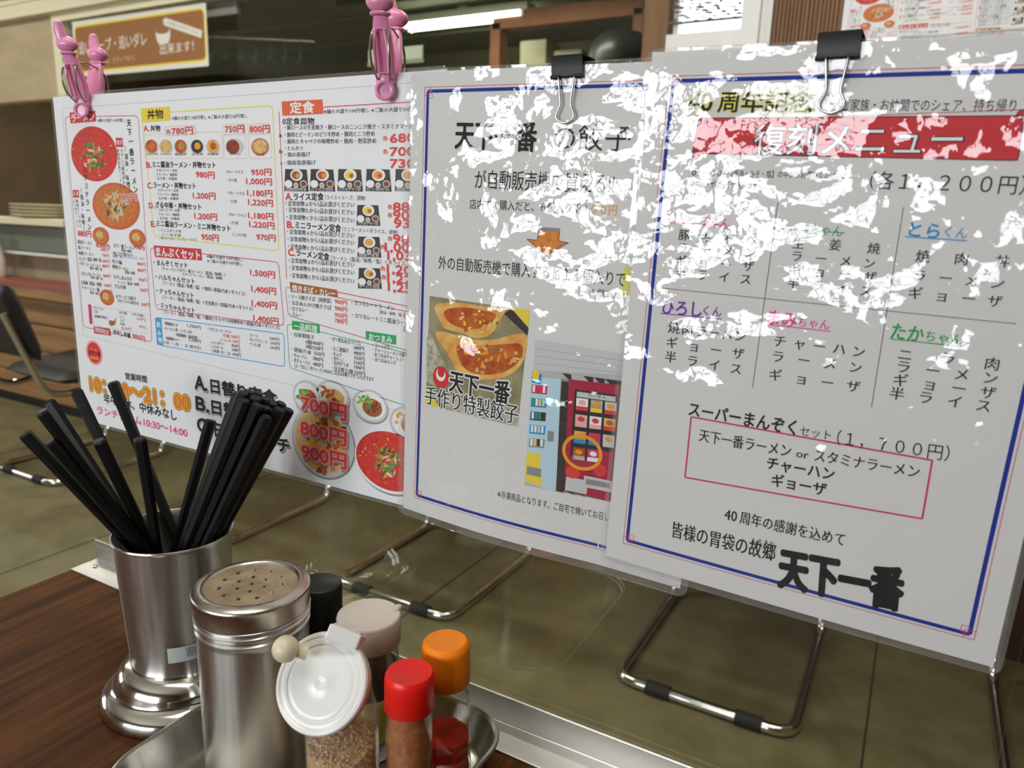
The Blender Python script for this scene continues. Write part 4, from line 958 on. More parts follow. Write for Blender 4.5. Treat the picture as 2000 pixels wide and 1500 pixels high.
('p',[(329.5,271.7),(325.5,273.2),(322.2,276.9),(322.2,279.8),(326.2,278.3),(329.5,274.6)],'brn',4.26),
('p',[(325.4,272.8),(321.8,272.2),(317.2,273.9),(315.0,276.6),(318.7,277.3),(323.3,275.5)],'gyo',4.32),
('p',[(309.4,251.1),(305.8,253.5),(303.9,257.5),(305.2,260.0),(308.8,257.6),(310.7,253.6)],'brnr',4.38),
('p',[(333.6,261.6),(329.7,263.1),(327.8,266.2),(329.2,268.6),(333.0,267.1),(335.0,264.0)],'org',4.44),
('p',[(311.6,255.2),(306.7,255.2),(300.5,257.8),(297.7,261.1),(302.7,261.1),(308.9,258.4)],'gyb',4.5),
('p',[(300.7,278.1),(303.8,280.7),(310.0,282.3),(314.4,281.5),(311.3,278.9),(305.2,277.4)],'brn',4.56),
('p',[(307.1,262.3),(304.5,264.4),(304.2,267.0),(306.4,268.2),(309.0,266.1),(309.3,263.5)],'gyo',4.62),
('p',[(327.4,257.3),(328.6,259.9),(332.3,261.7),(335.6,261.3),(334.4,258.7),(330.7,256.9)],'brnr',4.68),
('p',[(325.1,267.5),(322.2,266.3),(317.8,267.3),(315.5,269.8),(318.5,271.0),(322.8,270.0)],'org',4.74),
('p',[(326.8,263.8),(322.7,261.6),(316.5,262.8),(313.1,266.6),(317.2,268.8),(323.4,267.6)],'gyb',4.8),
('p',[(321.3,243.3),(321.2,246.1),(323.7,247.7),(326.9,247.0),(327.0,244.3),(324.4,242.6)],'brn',4.86),
('p',[(325.1,261.6),(321.5,263.4),(318.1,267.1),(317.7,269.9),(321.4,268.1),(324.7,264.3)],'gyo',4.92),
('p',[(315.4,281.0),(310.1,281.0),(304.4,284.4),(302.8,288.5),(308.1,288.4),(313.8,285.0)],'brnr',4.98),
('p',[(324.7,249.0),(323.6,252.6),(325.5,256.2),(328.8,257.1),(329.9,253.6),(328.0,249.9)],'org',5.04),
('p',[(323.0,261.4),(321.3,263.8),(321.7,266.5),(323.9,267.4),(325.7,265.0),(325.3,262.3)],'gyb',5.1),
('p',[(321.0,274.6),(317.1,272.8),(312.0,274.4),(309.6,278.1),(313.4,279.9),(318.6,278.3)],'brn',5.16),
('p',[(312.7,243.9),(312.1,247.1),(314.5,249.9),(318.1,249.9),(318.7,246.7),(316.3,244.0)],'gyo',5.22),
('p',[(308.4,247.0),(304.7,247.6),(301.2,250.3),(300.5,252.9),(304.2,252.3),(307.7,249.6)],'brnr',5.28),
('p',[(326.4,260.7),(326.2,263.3),(328.4,264.5),(331.3,263.3),(331.5,260.7),(329.3,259.6)],'org',5.34),
('p',[(319.4,267.5),(315.3,269.8),(312.5,274.2),(313.0,277.2),(317.1,274.8),(319.9,270.5)],'gyb',5.4),
('p',[(318.6,253.4),(315.6,252.0),(312.2,253.3),(310.9,256.3),(314.0,257.7),(317.4,256.4)],'brn',5.46),
('p',[(311.4,240.2),(308.3,244.4),(308.4,249.6),(311.7,251.9),(314.9,247.7),(314.8,242.5)],'gyo',5.52),
('p',[(309.5,257.6),(310.5,260.9),(314.6,262.3),(318.7,260.8),(317.7,257.5),(313.5,256.1)],'brnr',5.58),
('p',[(325.6,268.6),(324.4,272.3),(326.7,275.4),(330.6,275.5),(331.7,271.8),(329.5,268.7)],'org',5.64),
('p',[(321.8,248.2),(317.8,251.3),(316.7,255.8),(319.2,258.3),(323.2,255.1),(324.3,250.6)],'gyb',5.7),
('p',[(311.4,269.4),(308.3,273.2),(308.7,277.6),(312.3,279.1),(315.3,275.3),(314.9,270.9)],'brn',5.76),
('p',[(323.8,269.3),(321.2,271.5),(320.4,274.6),(322.0,276.3),(324.6,274.1),(325.4,270.9)],'gyo',5.82),
('p',[(317.2,258.5),(315.2,261.2),(315.2,264.6),(317.1,266.1),(319.0,263.5),(319.1,260.1)],'brnr',5.88),
('p',[(312.2,266.1),(311.6,270.2),(313.6,275.1),(316.7,276.9),(317.3,272.7),(315.3,267.9)],'org',5.94),
('p',[(307.4,277.6),(304.3,279.0),(303.0,281.6),(304.5,283.4),(307.6,281.9),(308.9,279.3)],'gyb',6.0),
('p',[(310.7,282.3),(308.2,285.4),(308.9,288.5),(312.2,289.3),(314.7,286.1),(314.0,283.0)],'brn',6.06),
('p',[(313.0,260.1),(308.3,262.6),(305.1,267.4),(305.8,270.8),(310.5,268.3),(313.7,263.4)],'gyo',6.12),
('p',[(306.2,260.0),(302.1,259.6),(296.3,261.3),(293.3,263.8),(297.4,264.2),(303.2,262.5)],'brnr',6.18),
('p',[(297.3,261.8),(296.9,265.7),(299.9,269.3),(303.9,269.7),(304.3,265.8),(301.4,262.3)],'org',6.24),
('p',[(309.4,248.0),(304.0,250.7),(300.2,256.1),(301.1,260.0),(306.6,257.2),(310.3,251.8)],'gyb',6.3),
('p',[(307.4,243.8),(308.0,247.5),(312.2,249.8),(316.7,248.7),(316.1,245.0),(312.0,242.8)],'brn',6.36),
('p',[(325.6,266.0),(326.2,269.5),(330.0,271.4),(334.0,270.3),(333.5,266.8),(329.7,264.9)],'gyo',6.42),
('p',[(312.6,238.8),(310.1,243.1),(310.7,248.5),(313.8,250.8),(316.3,246.5),(315.7,241.1)],'brnr',6.48),
('p',[(294.9,253.4),(293.5,258.1),(296.6,261.7),(301.9,261.3),(303.3,256.7),(300.2,253.1)],'org',6.54),
('p',[(331.8,266.3),(327.0,268.5),(324.5,272.7),(326.2,275.7),(331.0,273.6),(333.5,269.4)],'gyb',6.6),
('p',[(319.2,252.4),(315.9,256.1),(316.0,260.5),(319.5,262.2),(322.8,258.5),(322.7,254.1)],'brn',6.66),
('p',[(334.3,253.5),(331.1,253.1),(328.3,254.9),(328.1,257.6),(331.4,258.0),(334.2,256.1)],'gyo',6.72),
('p',[(334.5,246.1),(330.1,246.5),(326.9,249.5),(327.5,252.7),(332.0,252.3),(335.1,249.3)],'brnr',6.78),
('p',[(304.3,256.7),(299.1,259.7),(296.0,265.2),(297.5,268.8),(302.7,265.7),(305.8,260.2)],'org',6.84),
('p',[(327.4,253.6),(324.4,257.2),(324.4,261.8),(327.5,263.7),(330.5,260.0),(330.5,255.5)],'gyb',6.9),
('t','700円',289.5,234.0,334.9,235.2,12.5,'red',7,9),
('t','700円',289.5,234.0,334.9,235.2,12.5,'pnl',15,8),
('t','700円',290.5,235.4,335.8,236.6,12.6,'gry',15,7),
('t','800円',288.2,254.0,334.5,255.2,12.8,'red',7,9),
('t','800円',288.2,254.0,334.5,255.2,12.8,'pnl',15,8),
('t','800円',289.2,255.5,335.5,256.6,12.8,'gry',15,7),
('t','900円',288.6,273.3,334.2,273.5,13.0,'red',7,9),
('t','900円',288.6,273.3,334.2,273.5,13.0,'pnl',15,8),
('t','900円',289.6,274.8,335.2,275.0,13.0,'gry',15,7),
('e',375.7,267.3,32.9,24.4,'gry',1),
('e',374.7,266.3,32.5,24.0,'w',2),
('e',374.7,265.5,31.1,22.5,'sred',3),
('p',[(382.1,264.2),(382.7,266.0),(384.5,268.1),(386.2,268.7),(385.6,266.9),(383.7,264.9)],'top2',4.0),
('p',[(375.1,272.8),(375.3,274.8),(377.1,276.2),(379.2,276.1),(379.0,274.1),(377.2,272.7)],'top4',4.06),
('p',[(374.4,269.7),(372.7,272.3),(371.7,276.3),(372.3,278.4),(374.0,275.8),(375.0,271.8)],'grn',4.12),
('p',[(369.3,268.8),(369.1,270.2),(370.0,271.5),(371.2,271.9),(371.4,270.5),(370.5,269.1)],'org',4.18),
('p',[(380.3,265.5),(377.4,267.2),(373.9,270.5),(372.6,272.9),(375.6,271.1),(379.1,267.8)],'top1',4.24),
('p',[(374.3,267.6),(372.7,269.4),(371.4,272.3),(371.4,274.0),(373.0,272.2),(374.3,269.3)],'top3',4.3),
('p',[(363.0,264.9),(365.2,266.1),(369.1,266.9),(371.6,266.7),(369.4,265.5),(365.5,264.7)],'top2',4.36),
('p',[(363.7,266.6),(362.3,269.3),(361.7,273.2),(362.3,275.3),(363.7,272.6),(364.4,268.7)],'top4',4.42),
('p',[(378.0,262.9),(375.7,263.4),(372.7,264.9),(371.2,266.2),(373.5,265.7),(376.5,264.3)],'grn',4.48),
('p',[(375.0,273.0),(372.2,274.7),(369.6,277.9),(369.2,280.2),(372.0,278.6),(374.6,275.3)],'org',4.54),
('p',[(378.3,260.4),(377.2,263.3),(377.7,267.0),(379.4,268.6),(380.5,265.7),(380.0,262.0)],'top1',4.6),
('p',[(380.5,270.1),(379.5,271.8),(379.0,274.3),(379.5,275.6),(380.5,273.9),(381.0,271.5)],'top3',4.66),
('p',[(364.9,267.7),(363.7,269.8),(364.1,272.1),(365.8,272.9),(367.0,270.9),(366.6,268.5)],'top2',4.72),
('p',[(369.2,265.4),(367.1,266.1),(365.0,268.0),(364.5,269.6),(366.6,268.9),(368.7,267.0)],'top4',4.78),
('p',[(381.1,266.6),(378.6,266.2),(374.8,267.0),(372.8,268.4),(375.3,268.8),(379.0,268.0)],'grn',4.84),
('p',[(368.6,255.8),(367.6,257.6),(367.4,260.2),(368.1,261.5),(369.1,259.7),(369.3,257.1)],'org',4.9),
('p',[(375.6,263.7),(374.8,265.3),(375.4,266.8),(376.9,267.1),(377.7,265.5),(377.1,264.0)],'top1',4.96),
('p',[(368.1,267.7),(368.6,269.6),(370.5,271.6),(372.3,272.2),(371.7,270.3),(369.8,268.3)],'top3',5.02),
('p',[(375.2,258.9),(376.3,260.1),(378.5,260.1),(380.0,258.8),(378.9,257.6),(376.7,257.7)],'top2',5.08),
('p',[(369.2,262.1),(367.1,262.7),(365.8,264.4),(366.2,265.9),(368.2,265.3),(369.6,263.6)],'top4',5.14),
('p',[(378.1,260.6),(380.0,261.7),(383.1,261.5),(385.1,260.2),(383.2,259.1),(380.1,259.3)],'grn',5.2),
('p',[(367.0,262.9),(367.3,264.3),(369.0,265.2),(370.7,264.9),(370.3,263.4),(368.7,262.5)],'org',5.26),
('p',[(380.7,268.7),(377.5,269.3),(373.2,271.4),(371.2,273.4),(374.4,272.8),(378.7,270.7)],'top1',5.32),
('p',[(378.5,260.5),(375.4,260.6),(371.0,262.0),(368.7,263.7),(371.9,263.6),(376.2,262.2)],'top3',5.38),
('p',[(380.5,260.3),(378.5,259.6),(375.6,260.3),(374.1,261.9),(376.1,262.6),(379.0,261.9)],'top2',5.44),
('p',[(380.5,253.5),(378.9,254.2),(377.4,255.9),(377.3,257.1),(379.0,256.4),(380.4,254.8)],'top4',5.5),
('p',[(367.7,256.2),(366.0,257.0),(364.9,258.8),(365.1,260.0),(366.7,259.1),(367.9,257.4)],'grn',5.56),
('p',[(367.5,267.6),(368.6,269.3),(371.2,270.7),(373.4,270.6),(372.3,269.0),(369.6,267.6)],'org',5.62),
('p',[(376.1,270.7),(373.5,270.5),(369.8,271.7),(368.0,273.5),(370.6,273.7),(374.3,272.5)],'top1',5.68),
('p',[(376.6,263.4),(374.9,263.5),(372.7,264.6),(371.9,265.9),(373.6,265.7),(375.7,264.6)],'top3',5.74),
('p',[(373.5,253.2),(371.5,254.9),(370.3,257.8),(370.9,259.5),(372.9,257.8),(374.0,254.9)],'top2',5.8),
('p',[(366.7,267.1),(367.4,268.3),(369.2,269.2),(370.7,269.1),(370.0,267.9),(368.2,267.0)],'top4',5.86),
('p',[(382.5,257.8),(382.6,259.7),(384.1,261.8),(385.7,262.4),(385.5,260.5),(384.1,258.4)],'grn',5.92),
('p',[(370.1,256.8),(371.9,258.8),(375.8,260.0),(378.7,259.4),(376.9,257.4),(373.0,256.3)],'org',5.98),
('p',[(376.9,264.4),(378.2,266.1),(381.1,267.6),(383.4,267.6),(382.1,265.9),(379.2,264.4)],'top1',6.04),
('p',[(372.3,267.7),(370.5,269.6),(369.4,272.5),(369.8,274.3),(371.6,272.4),(372.7,269.4)],'top3',6.1),
('p',[(373.1,258.5),(370.8,258.2),(367.5,259.3),(366.0,260.9),(368.3,261.3),(371.6,260.2)],'top2',6.16),
('p',[(382.4,256.4),(380.4,258.7),(379.3,262.3),(379.9,264.4),(381.8,262.0),(383.0,258.4)],'top4',6.22),
('p',[(373.3,270.6),(373.9,272.0),(375.8,272.4),(377.4,271.6),(376.8,270.2),(374.9,269.8)],'grn',6.28),
('p',[(367.9,270.6),(369.2,271.5),(371.3,271.2),(372.6,270.0),(371.3,269.1),(369.2,269.4)],'org',6.34),
('p',[(370.8,267.5),(368.1,269.6),(365.7,273.4),(365.4,275.9),(368.2,273.7),(370.6,269.9)],'top1',6.4),
('p',[(371.8,274.6),(373.1,276.4),(376.2,277.4),(378.6,277.0),(377.2,275.3),(374.1,274.2)],'top3',6.46),
('p',[(371.7,272.2),(370.0,274.5),(368.6,277.9),(368.6,280.0),(370.3,277.7),(371.7,274.2)],'top2',6.52),
('p',[(377.3,256.6),(375.5,258.7),(374.0,262.2),(374.1,264.2),(376.0,262.0),(377.4,258.6)],'top4',6.58),
('p',[(376.5,270.1),(373.9,269.9),(370.0,270.9),(367.9,272.4),(370.6,272.6),(374.5,271.6)],'grn',6.64),
('p',[(362.3,262.8),(362.7,264.1),(364.2,265.1),(365.7,265.2),(365.3,263.9),(363.7,262.8)],'org',6.7),
('p',[(369.2,261.9),(366.6,261.4),(362.7,262.4),(360.7,264.1),(363.4,264.6),(367.2,263.6)],'top1',6.76),
('p',[(379.9,260.5),(379.5,262.6),(380.3,265.1),(381.7,266.1),(382.1,264.0),(381.3,261.5)],'top3',6.82),
('p',[(368.6,256.8),(371.1,258.2),(375.4,258.8),(378.2,258.2),(375.8,256.8),(371.4,256.2)],'top2',6.88),
('p',[(373.9,254.4),(372.5,256.4),(371.5,259.5),(371.7,261.3),(373.1,259.2),(374.1,256.1)],'top4',6.94),
('p',[(389.2,273.9),(388.7,274.7),(389.0,275.2),(389.9,275.0),(390.4,274.2),(390.1,273.7)],'pnl',3.5),
('p',[(373.2,247.4),(372.6,248.2),(372.9,248.7),(373.8,248.6),(374.4,247.9),(374.1,247.4)],'org',3.56),
('p',[(379.1,279.3),(378.4,279.6),(377.9,280.4),(378.0,280.9),(378.7,280.5),(379.2,279.8)],'ored',3.62),
('p',[(353.3,258.3),(352.4,259.1),(352.0,260.4),(352.3,261.2),(353.1,260.3),(353.6,259.0)],'pnl',3.68),
('p',[(372.0,252.5),(371.4,253.0),(371.1,253.8),(371.5,254.2),(372.2,253.7),(372.4,253.0)],'org',3.74),
('p',[(354.8,264.1),(353.8,264.0),(352.6,264.5),(352.1,265.3),(353.1,265.4),(354.3,264.9)],'ored',3.8),
('p',[(361.0,254.4),(360.4,255.1),(360.7,255.8),(361.5,255.8),(362.1,255.1),(361.9,254.4)],'pnl',3.86),
('p',[(369.9,267.5),(370.0,268.3),(370.9,268.5),(371.7,268.0),(371.6,267.2),(370.7,267.0)],'org',3.92),
('p',[(364.4,255.5),(363.5,255.6),(362.7,256.1),(362.6,256.8),(363.5,256.8),(364.3,256.2)],'ored',3.98),
('p',[(373.6,247.9),(373.4,248.8),(373.7,249.9),(374.3,250.3),(374.5,249.4),(374.2,248.4)],'pnl',4.04),
('p',[(349.0,265.6),(348.1,265.3),(347.4,265.7),(347.2,266.5),(348.1,266.8),(348.9,266.4)],'org',4.1),
('p',[(345.9,265.7),(345.6,266.6),(346.3,267.4),(347.3,267.4),(347.5,266.4),(346.9,265.6)],'ored',4.16),
('p',[(388.1,261.2),(387.5,261.9),(387.8,262.4),(388.6,262.4),(389.1,261.7),(388.9,261.1)],'pnl',4.22),
('p',[(395.7,268.4),(395.8,269.3),(396.5,269.4),(397.3,268.8),(397.2,267.9),(396.5,267.8)],'org',4.28),
('p',[(348.9,269.7),(348.6,270.4),(349.0,271.0),(349.8,270.9),(350.1,270.2),(349.7,269.6)],'ored',4.34),
('p',[(385.6,261.7),(384.5,261.6),(383.2,262.2),(382.6,263.1),(383.8,263.3),(385.1,262.6)],'pnl',4.4),
('p',[(372.7,282.2),(371.8,282.2),(370.6,282.7),(370.2,283.4),(371.1,283.4),(372.2,282.9)],'org',4.46),
('p',[(352.5,255.9),(351.8,256.3),(351.6,257.0),(352.0,257.4),(352.7,257.0),(352.9,256.3)],'ored',4.52),
('p',[(369.6,263.7),(370.2,264.0),(371.2,263.8),(371.7,263.3),(371.1,262.9),(370.1,263.1)],'pnl',4.58),
('p',[(368.1,265.4),(367.4,266.2),(367.2,267.3),(367.6,267.8),(368.3,267.1),(368.6,266.0)],'org',4.64),
('p',[(357.8,260.8),(356.8,261.0),(355.8,261.7),(355.8,262.6),(356.9,262.5),(357.8,261.7)],'ored',4.7),
('p',[(349.4,262.7),(349.6,263.4),(350.3,263.5),(351.0,262.8),(350.8,262.0),(350.1,261.9)],'pnl',4.76),
('p',[(375.8,263.6),(374.8,263.3),(373.7,263.8),(373.3,264.8),(374.4,265.0),(375.5,264.5)],'org',4.82),
('p',[(367.7,255.2),(368.2,256.0),(369.5,256.1),(370.4,255.5),(369.9,254.8),(368.6,254.6)],'ored',4.88),
('l',318.0,18.8,467.2,17.7,0.6,'red',2),
('l',275.5,20.5,277.8,140.1,0.6,'red',2),
('l',280.9,142.2,473.0,156.6,0.6,'red',2),
('p',[(278.4,13.7),(317.2,13.8),(317.9,23.2),(278.9,23.4)],'orr',3),
('t','定食',286.6,18.4,309.5,18.5,7.5,'w',5,4),
('t','※麺の大盛り100円増し ※ご飯の大盛り50円増し',318.4,21.8,402.2,22.6,2.9,'k',2,3),
('t','0定食皿物',278.7,27.2,309.2,27.7,4.5,'k',3,3),
('t','・豚ロースの生姜焼き・豚ロースのニンニク焼き・スタミナマーボ',280.6,31.5,395.0,33.0,3.3,'k',2,3),
('t','a',274.8,36.3,277.8,36.4,3.2,'k',2,3),
('t','・豚肉とピーマンのピリ辛炒め・豚肉とニラ炒め',280.4,36.4,362.9,37.1,3.4,'k',2,3),
('t','・豚肉とキャベツの味噌炒め・焼肉・野菜炒め',280.2,41.0,364.2,41.7,3.4,'k',2,3),
('t','b',274.7,47.7,277.8,47.7,3.2,'k',2,3),
('t','・とんかつ',279.9,45.6,297.9,45.7,3.2,'k',2,3),
('t','・鶏の唐揚げ',279.7,50.2,304.6,50.0,3.2,'k',2,3),
('t','c・鶏南蛮唐揚げ',275.4,55.9,309.8,55.6,3.2,'k',2,3),
('t','各',369.8,40.2,374.1,40.3,2.9,'red',3,3),
('t','680',375.8,40.3,395.9,39.9,5.8,'red',6,3),
('t','円',396.7,40.3,400.8,40.7,3.2,'red',3,3),
('t','各',369.8,48.7,374.1,48.7,2.9,'red',3,3),
('t','700',375.8,48.7,395.9,48.5,5.8,'red',6,3),
('t','円',396.8,48.9,400.8,49.2,3.2,'red',3,3),
('t','730',375.8,56.2,396.0,56.2,5.8,'red',6,3),
('t','円',396.8,56.6,400.9,56.9,3.2,'red',3,3),
('p',[(279.8,60.2),(300.9,60.5),(302.3,75.8),(278.1,75.8)],'dkb',1),
('e',290.8,64.4,6.0,4.1,'w',2),
('e',290.3,64.5,4.2,2.8,'gyb',3),
('e',292.0,64.7,2.0,1.5,'top6',4),
('e',282.7,70.7,3.8,2.8,'w',2),
('e',290.0,71.5,2.4,2.0,'skyb',2),
('e',290.0,71.5,1.3,1.2,'org',3),
('e',297.5,70.5,3.5,2.6,'lgr',2),
('e',297.5,70.5,2.6,1.8,'brnr',3),
('t','生姜焼き定食',279.7,74.3,300.4,74.3,2.2,'w',9,5),
('t','生姜焼き定食',279.7,74.3,300.4,74.3,2.2,'k',2,6),
('p',[(304.8,60.1),(325.9,60.4),(327.4,75.3),(303.3,75.3)],'dkb',1),
('e',315.8,64.3,6.0,4.1,'w',2),
('e',315.3,64.3,4.2,2.7,'gyb',3),
('e',317.1,64.6,2.0,1.5,'org',4),
('e',307.8,70.4,3.8,2.7,'w',2),
('e',315.1,71.2,2.4,2.0,'skyb',2),
('e',315.1,71.2,1.3,1.2,'org',3),
('e',322.7,70.2,3.5,2.5,'lgr',2),
('e',322.7,70.2,2.6,1.8,'brnr',3),
('t','ニンニク焼き',304.8,73.9,325.6,73.9,2.1,'w',9,5),
('t','ニンニク焼き',304.8,73.9,325.6,73.9,2.1,'k',2,6),
('p',[(330.6,60.0),(350.8,60.3),(352.4,74.9),(329.3,74.9)],'dkb',1),
('e',341.2,64.1,5.7,4.0,'w',2),
('e',340.7,64.1,4.0,2.6,'yel2',3),
('e',342.4,64.4,1.9,1.5,'gyb',4),
('e',333.6,70.1,3.6,2.7,'w',2),
('e',340.6,70.8,2.3,1.9,'skyb',2),
('e',340.6,70.8,1.3,1.2,'org',3),
('e',347.8,69.9,3.3,2.5,'lgr',2),
('e',347.8,69.9,2.5,1.8,'brnr',3),
('t','スタミナマーボ',330.8,73.5,350.6,73.5,2.1,'w',9,5),
('t','スタミナマーボ',330.8,73.5,350.6,73.5,2.1,'k',2,6),
('p',[(355.7,59.9),(375.4,60.2),(377.1,74.5),(354.7,74.5)],'dkb',1),
('e',366.1,63.9,5.6,3.9,'w',2),
('e',365.6,63.9,3.9,2.6,'org',3),
('e',367.3,64.2,1.8,1.4,'red',4),
('e',358.7,69.7,3.6,2.6,'w',2),
('e',365.6,70.5,2.3,1.9,'skyb',2),
('e',365.6,70.5,1.2,1.2,'org',3),
('e',372.6,69.6,3.3,2.4,'lgr',2),
('e',372.6,69.6,2.4,1.7,'brnr',3),
('t','ピリ辛炒め',356.0,73.1,375.4,73.1,2.0,'w',9,5),
('t','ピリ辛炒め',356.0,73.1,375.4,73.1,2.0,'k',2,6),
('p',[(380.5,59.8),(399.7,60.1),(401.5,74.0),(379.7,74.0)],'dkb',1),
('e',390.7,63.7,5.4,3.8,'w',2),
('e',390.2,63.7,3.8,2.5,'gyo',3),
('e',391.8,64.0,1.8,1.4,'org',4),
('e',383.6,69.4,3.5,2.6,'w',2),
('e',390.3,70.2,2.2,1.8,'skyb',2),
('e',390.3,70.2,1.2,1.1,'org',3),
('e',397.1,69.2,3.2,2.4,'lgr',2),
('e',397.1,69.2,2.4,1.7,'brnr',3),
('t','唐揚げ定食',381.0,72.7,399.9,72.7,2.0,'w',9,5),
('t','唐揚げ定食',381.0,72.7,399.9,72.7,2.0,'k',2,6),
('p',[(347.3,83.9),(365.7,83.7),(367.4,97.4),(346.2,97.8)],'dkb',1),
('e',357.0,87.4,5.2,3.7,'w',2),
('e',356.6,87.5,3.7,2.5,'yel2',3),
('e',358.1,87.7,1.7,1.4,'gyb',4),
('e',350.1,93.2,3.3,2.5,'w',2),
('e',356.5,93.8,2.1,1.8,'skyb',2),
('e',356.5,93.8,1.2,1.1,'org',3),
('e',363.1,92.7,3.1,2.3,'lgr',2),
('e',363.1,92.7,2.3,1.6,'brnr',3),
('t','スタミナマーボ',347.6,96.3,365.7,96.0,2.1,'w',9,5),
('t','スタミナマーボ',347.6,96.3,365.7,96.0,2.1,'k',2,6),
('p',[(347.9,105.4),(366.5,104.9),(368.2,118.8),(346.8,119.6)],'dkb',1),
('e',357.7,108.9,5.3,3.8,'w',2),
('e',357.3,108.9,3.7,2.5,'gyo',3),
('e',358.8,109.1,1.8,1.4,'org',4),
('e',350.7,114.9,3.4,2.5,'w',2),
('e',357.2,115.4,2.2,1.8,'skyb',2),
('e',357.2,115.4,1.2,1.1,'org',3),
('e',363.8,114.2,3.1,2.4,'lgr',2),
('e',363.8,114.2,2.3,1.7,'brnr',3),
('t','唐揚げ定食',348.2,118.1,366.4,117.4,2.1,'w',9,5),
('t','唐揚げ定食',348.2,118.1,366.4,117.4,2.1,'k',2,6),
('p',[(348.1,127.1),(366.9,126.2),(368.6,140.3),(347.0,141.6)],'dkb',1),
('e',358.0,130.4,5.3,3.8,'w',2),
('e',357.5,130.4,3.7,2.6,'gyo',3),
('e',359.1,130.6,1.8,1.4,'gyb',4),
('e',350.9,136.6,3.4,2.6,'w',2),
('e',357.5,137.0,2.2,1.9,'skyb',2),
('e',357.5,137.0,1.2,1.1,'org',3),
('e',364.1,135.6,3.1,2.4,'lgr',2),
('e',364.1,135.6,2.3,1.7,'brnr',3),
('t','ラーメン定食',348.4,140.0,366.8,138.9,2.2,'w',9,5),
('t','ラーメン定食',348.4,140.0,366.8,138.9,2.2,'k',2,6),
('t','A.',279.5,79.4,286.1,79.6,5.1,'red',6,3),
('t','ライス定食',287.6,79.6,316.4,79.0,5.0,'k',4,3),
('t','（ライス＋スープ、漬物）',317.8,79.3,354.6,79.2,3.1,'k',1,3),
('t','B.',280.1,99.6,286.8,99.7,5.2,'red',6,3),
('t','ミニラーメン定食',288.4,99.7,332.1,100.5,5.1,'k',4,3),
('t','（ミニラーメン＋半ライス、漬物）',333.5,100.8,382.3,101.1,3.1,'k',1,3),
('t','C.',280.3,119.8,287.0,119.8,5.3,'red',6,3),
('t','ラーメン定食',288.6,119.7,320.6,121.2,5.2,'k',4,3),
('t','（ラーメン（醤油／味噌／塩）＋半ライス、漬物）',322.0,121.5,400.8,121.6,3.2,'k',1,3),
('t','・定食皿物ａから1品お選びください',279.2,84.5,344.5,83.9,3.6,'k',2,3),
('t','・定食皿物ｂから1品お選びください',279.6,88.9,344.5,89.1,3.6,'k',2,3),
('t','・定食皿物ｃから1品お選びください',279.9,94.1,344.4,94.4,3.6,'k',2,3),
('t','・定食皿物ａから1品お選びください',279.9,104.8,344.2,104.9,3.6,'k',2,3),
('t','・定食皿物ｂから1品お選びください',280.2,110.0,344.1,109.8,3.6,'k',2,3),
('t','・定食皿物ｃから1品お選びください',280.5,115.6,344.1,115.5,3.7,'k',2,3),
('t','・定食皿物ａから1品お選びください',280.6,125.8,343.9,125.2,3.7,'k',2,3),
('t','・定食皿物ｂから1品お選びください',280.9,131.1,343.8,130.6,3.7,'k',2,3),
('t','・定食皿物ｃから1品お選びください',281.1,136.8,343.8,136.7,3.7,'k',2,3),
('t','各',373.6,84.5,378.0,84.4,3.0,'red',3,3),
('t','880',378.4,84.4,398.7,83.5,6.0,'red',6,3),
('t','円',399.6,83.8,403.7,84.0,3.3,'red',3,3),
('t','各',373.6,89.9,378.0,89.8,3.0,'red',3,3),
('t','900',378.4,89.8,398.8,89.1,6.0,'red',6,3),
('t','円',399.6,89.4,403.8,89.6,3.3,'red',3,3),
('t','930',379.3,95.2,399.7,94.7,6.0,'red',6,3),
('t','円',400.5,95.0,404.7,95.2,3.3,'red',3,3),
('t','各',373.6,105.6,378.0,105.4,3.1,'red',3,3),
('t','980',378.4,105.4,398.9,104.8,6.1,'red',6,3),
('t','円',399.8,105.1,403.9,105.2,3.3,'red',3,3),
('t','各',367.4,111.5,371.8,111.2,3.1,'red',3,3),
('t','1,000',371.4,111.3,398.6,110.2,6.1,'red',6,3),
('t','円',399.4,110.5,403.6,110.6,3.4,'red',3,3),
('t','1,030',373.6,116.7,400.7,116.1,6.2,'red',6,3),
('t','円',401.6,116.4,405.8,116.5,3.4,'red',3,3),
('t','各',367.3,126.2,371.8,125.9,3.2,'red',3,3),
('t','1,200',373.1,125.8,400.4,126.0,6.2,'red',6,3),
('t','円',401.3,126.3,405.5,126.4,3.4,'red',3,3),
('t','各',368.2,132.1,372.7,131.8,3.2,'red',3,3),
('t','1,220',373.5,131.7,400.9,132.5,6.3,'red',6,3),
('t','円',401.7,132.8,406.0,132.8,3.4,'red',3,3),
('t','1,250',374.0,138.0,401.4,138.3,6.3,'red',6,3),
('t','円',402.2,138.6,406.4,138.6,3.4,'red',3,3),
('o',[(276.0,146.0),(473.1,159.9),(474.5,191.5),(278.2,167.6)],0.5,'brn',4,2),
('p',[(280.9,142.2),(327.4,144.2),(328.2,149.3),(281.7,149.4)],'brn',3),
('t','焼きそば・カレー',283.4,146.2,325.8,147.3,4.9,'w',4,4),
('t','・ソース焼きそば（肉野菜）',279.4,152.7,321.8,152.9,3.4,'k',2,3),
('t','900円',325.2,152.6,336.8,153.0,3.7,'red',3,3),
('t','・五目あんかけ焼きそば',279.7,157.3,321.7,157.8,3.4,'k',2,3),
('t','980円',325.1,157.4,336.7,157.9,3.7,'red',3,3),
('t','・カツカレー',280.1,162.0,298.9,161.8,3.5,'k',2,3),
('t','950円',325.0,162.3,336.7,162.7,3.8,'red',3,3),
('t','・カレー',280.4,166.2,292.5,166.2,3.5,'k',2,3),
('t','780円',324.9,166.5,336.6,166.8,3.8,'red',3,3),
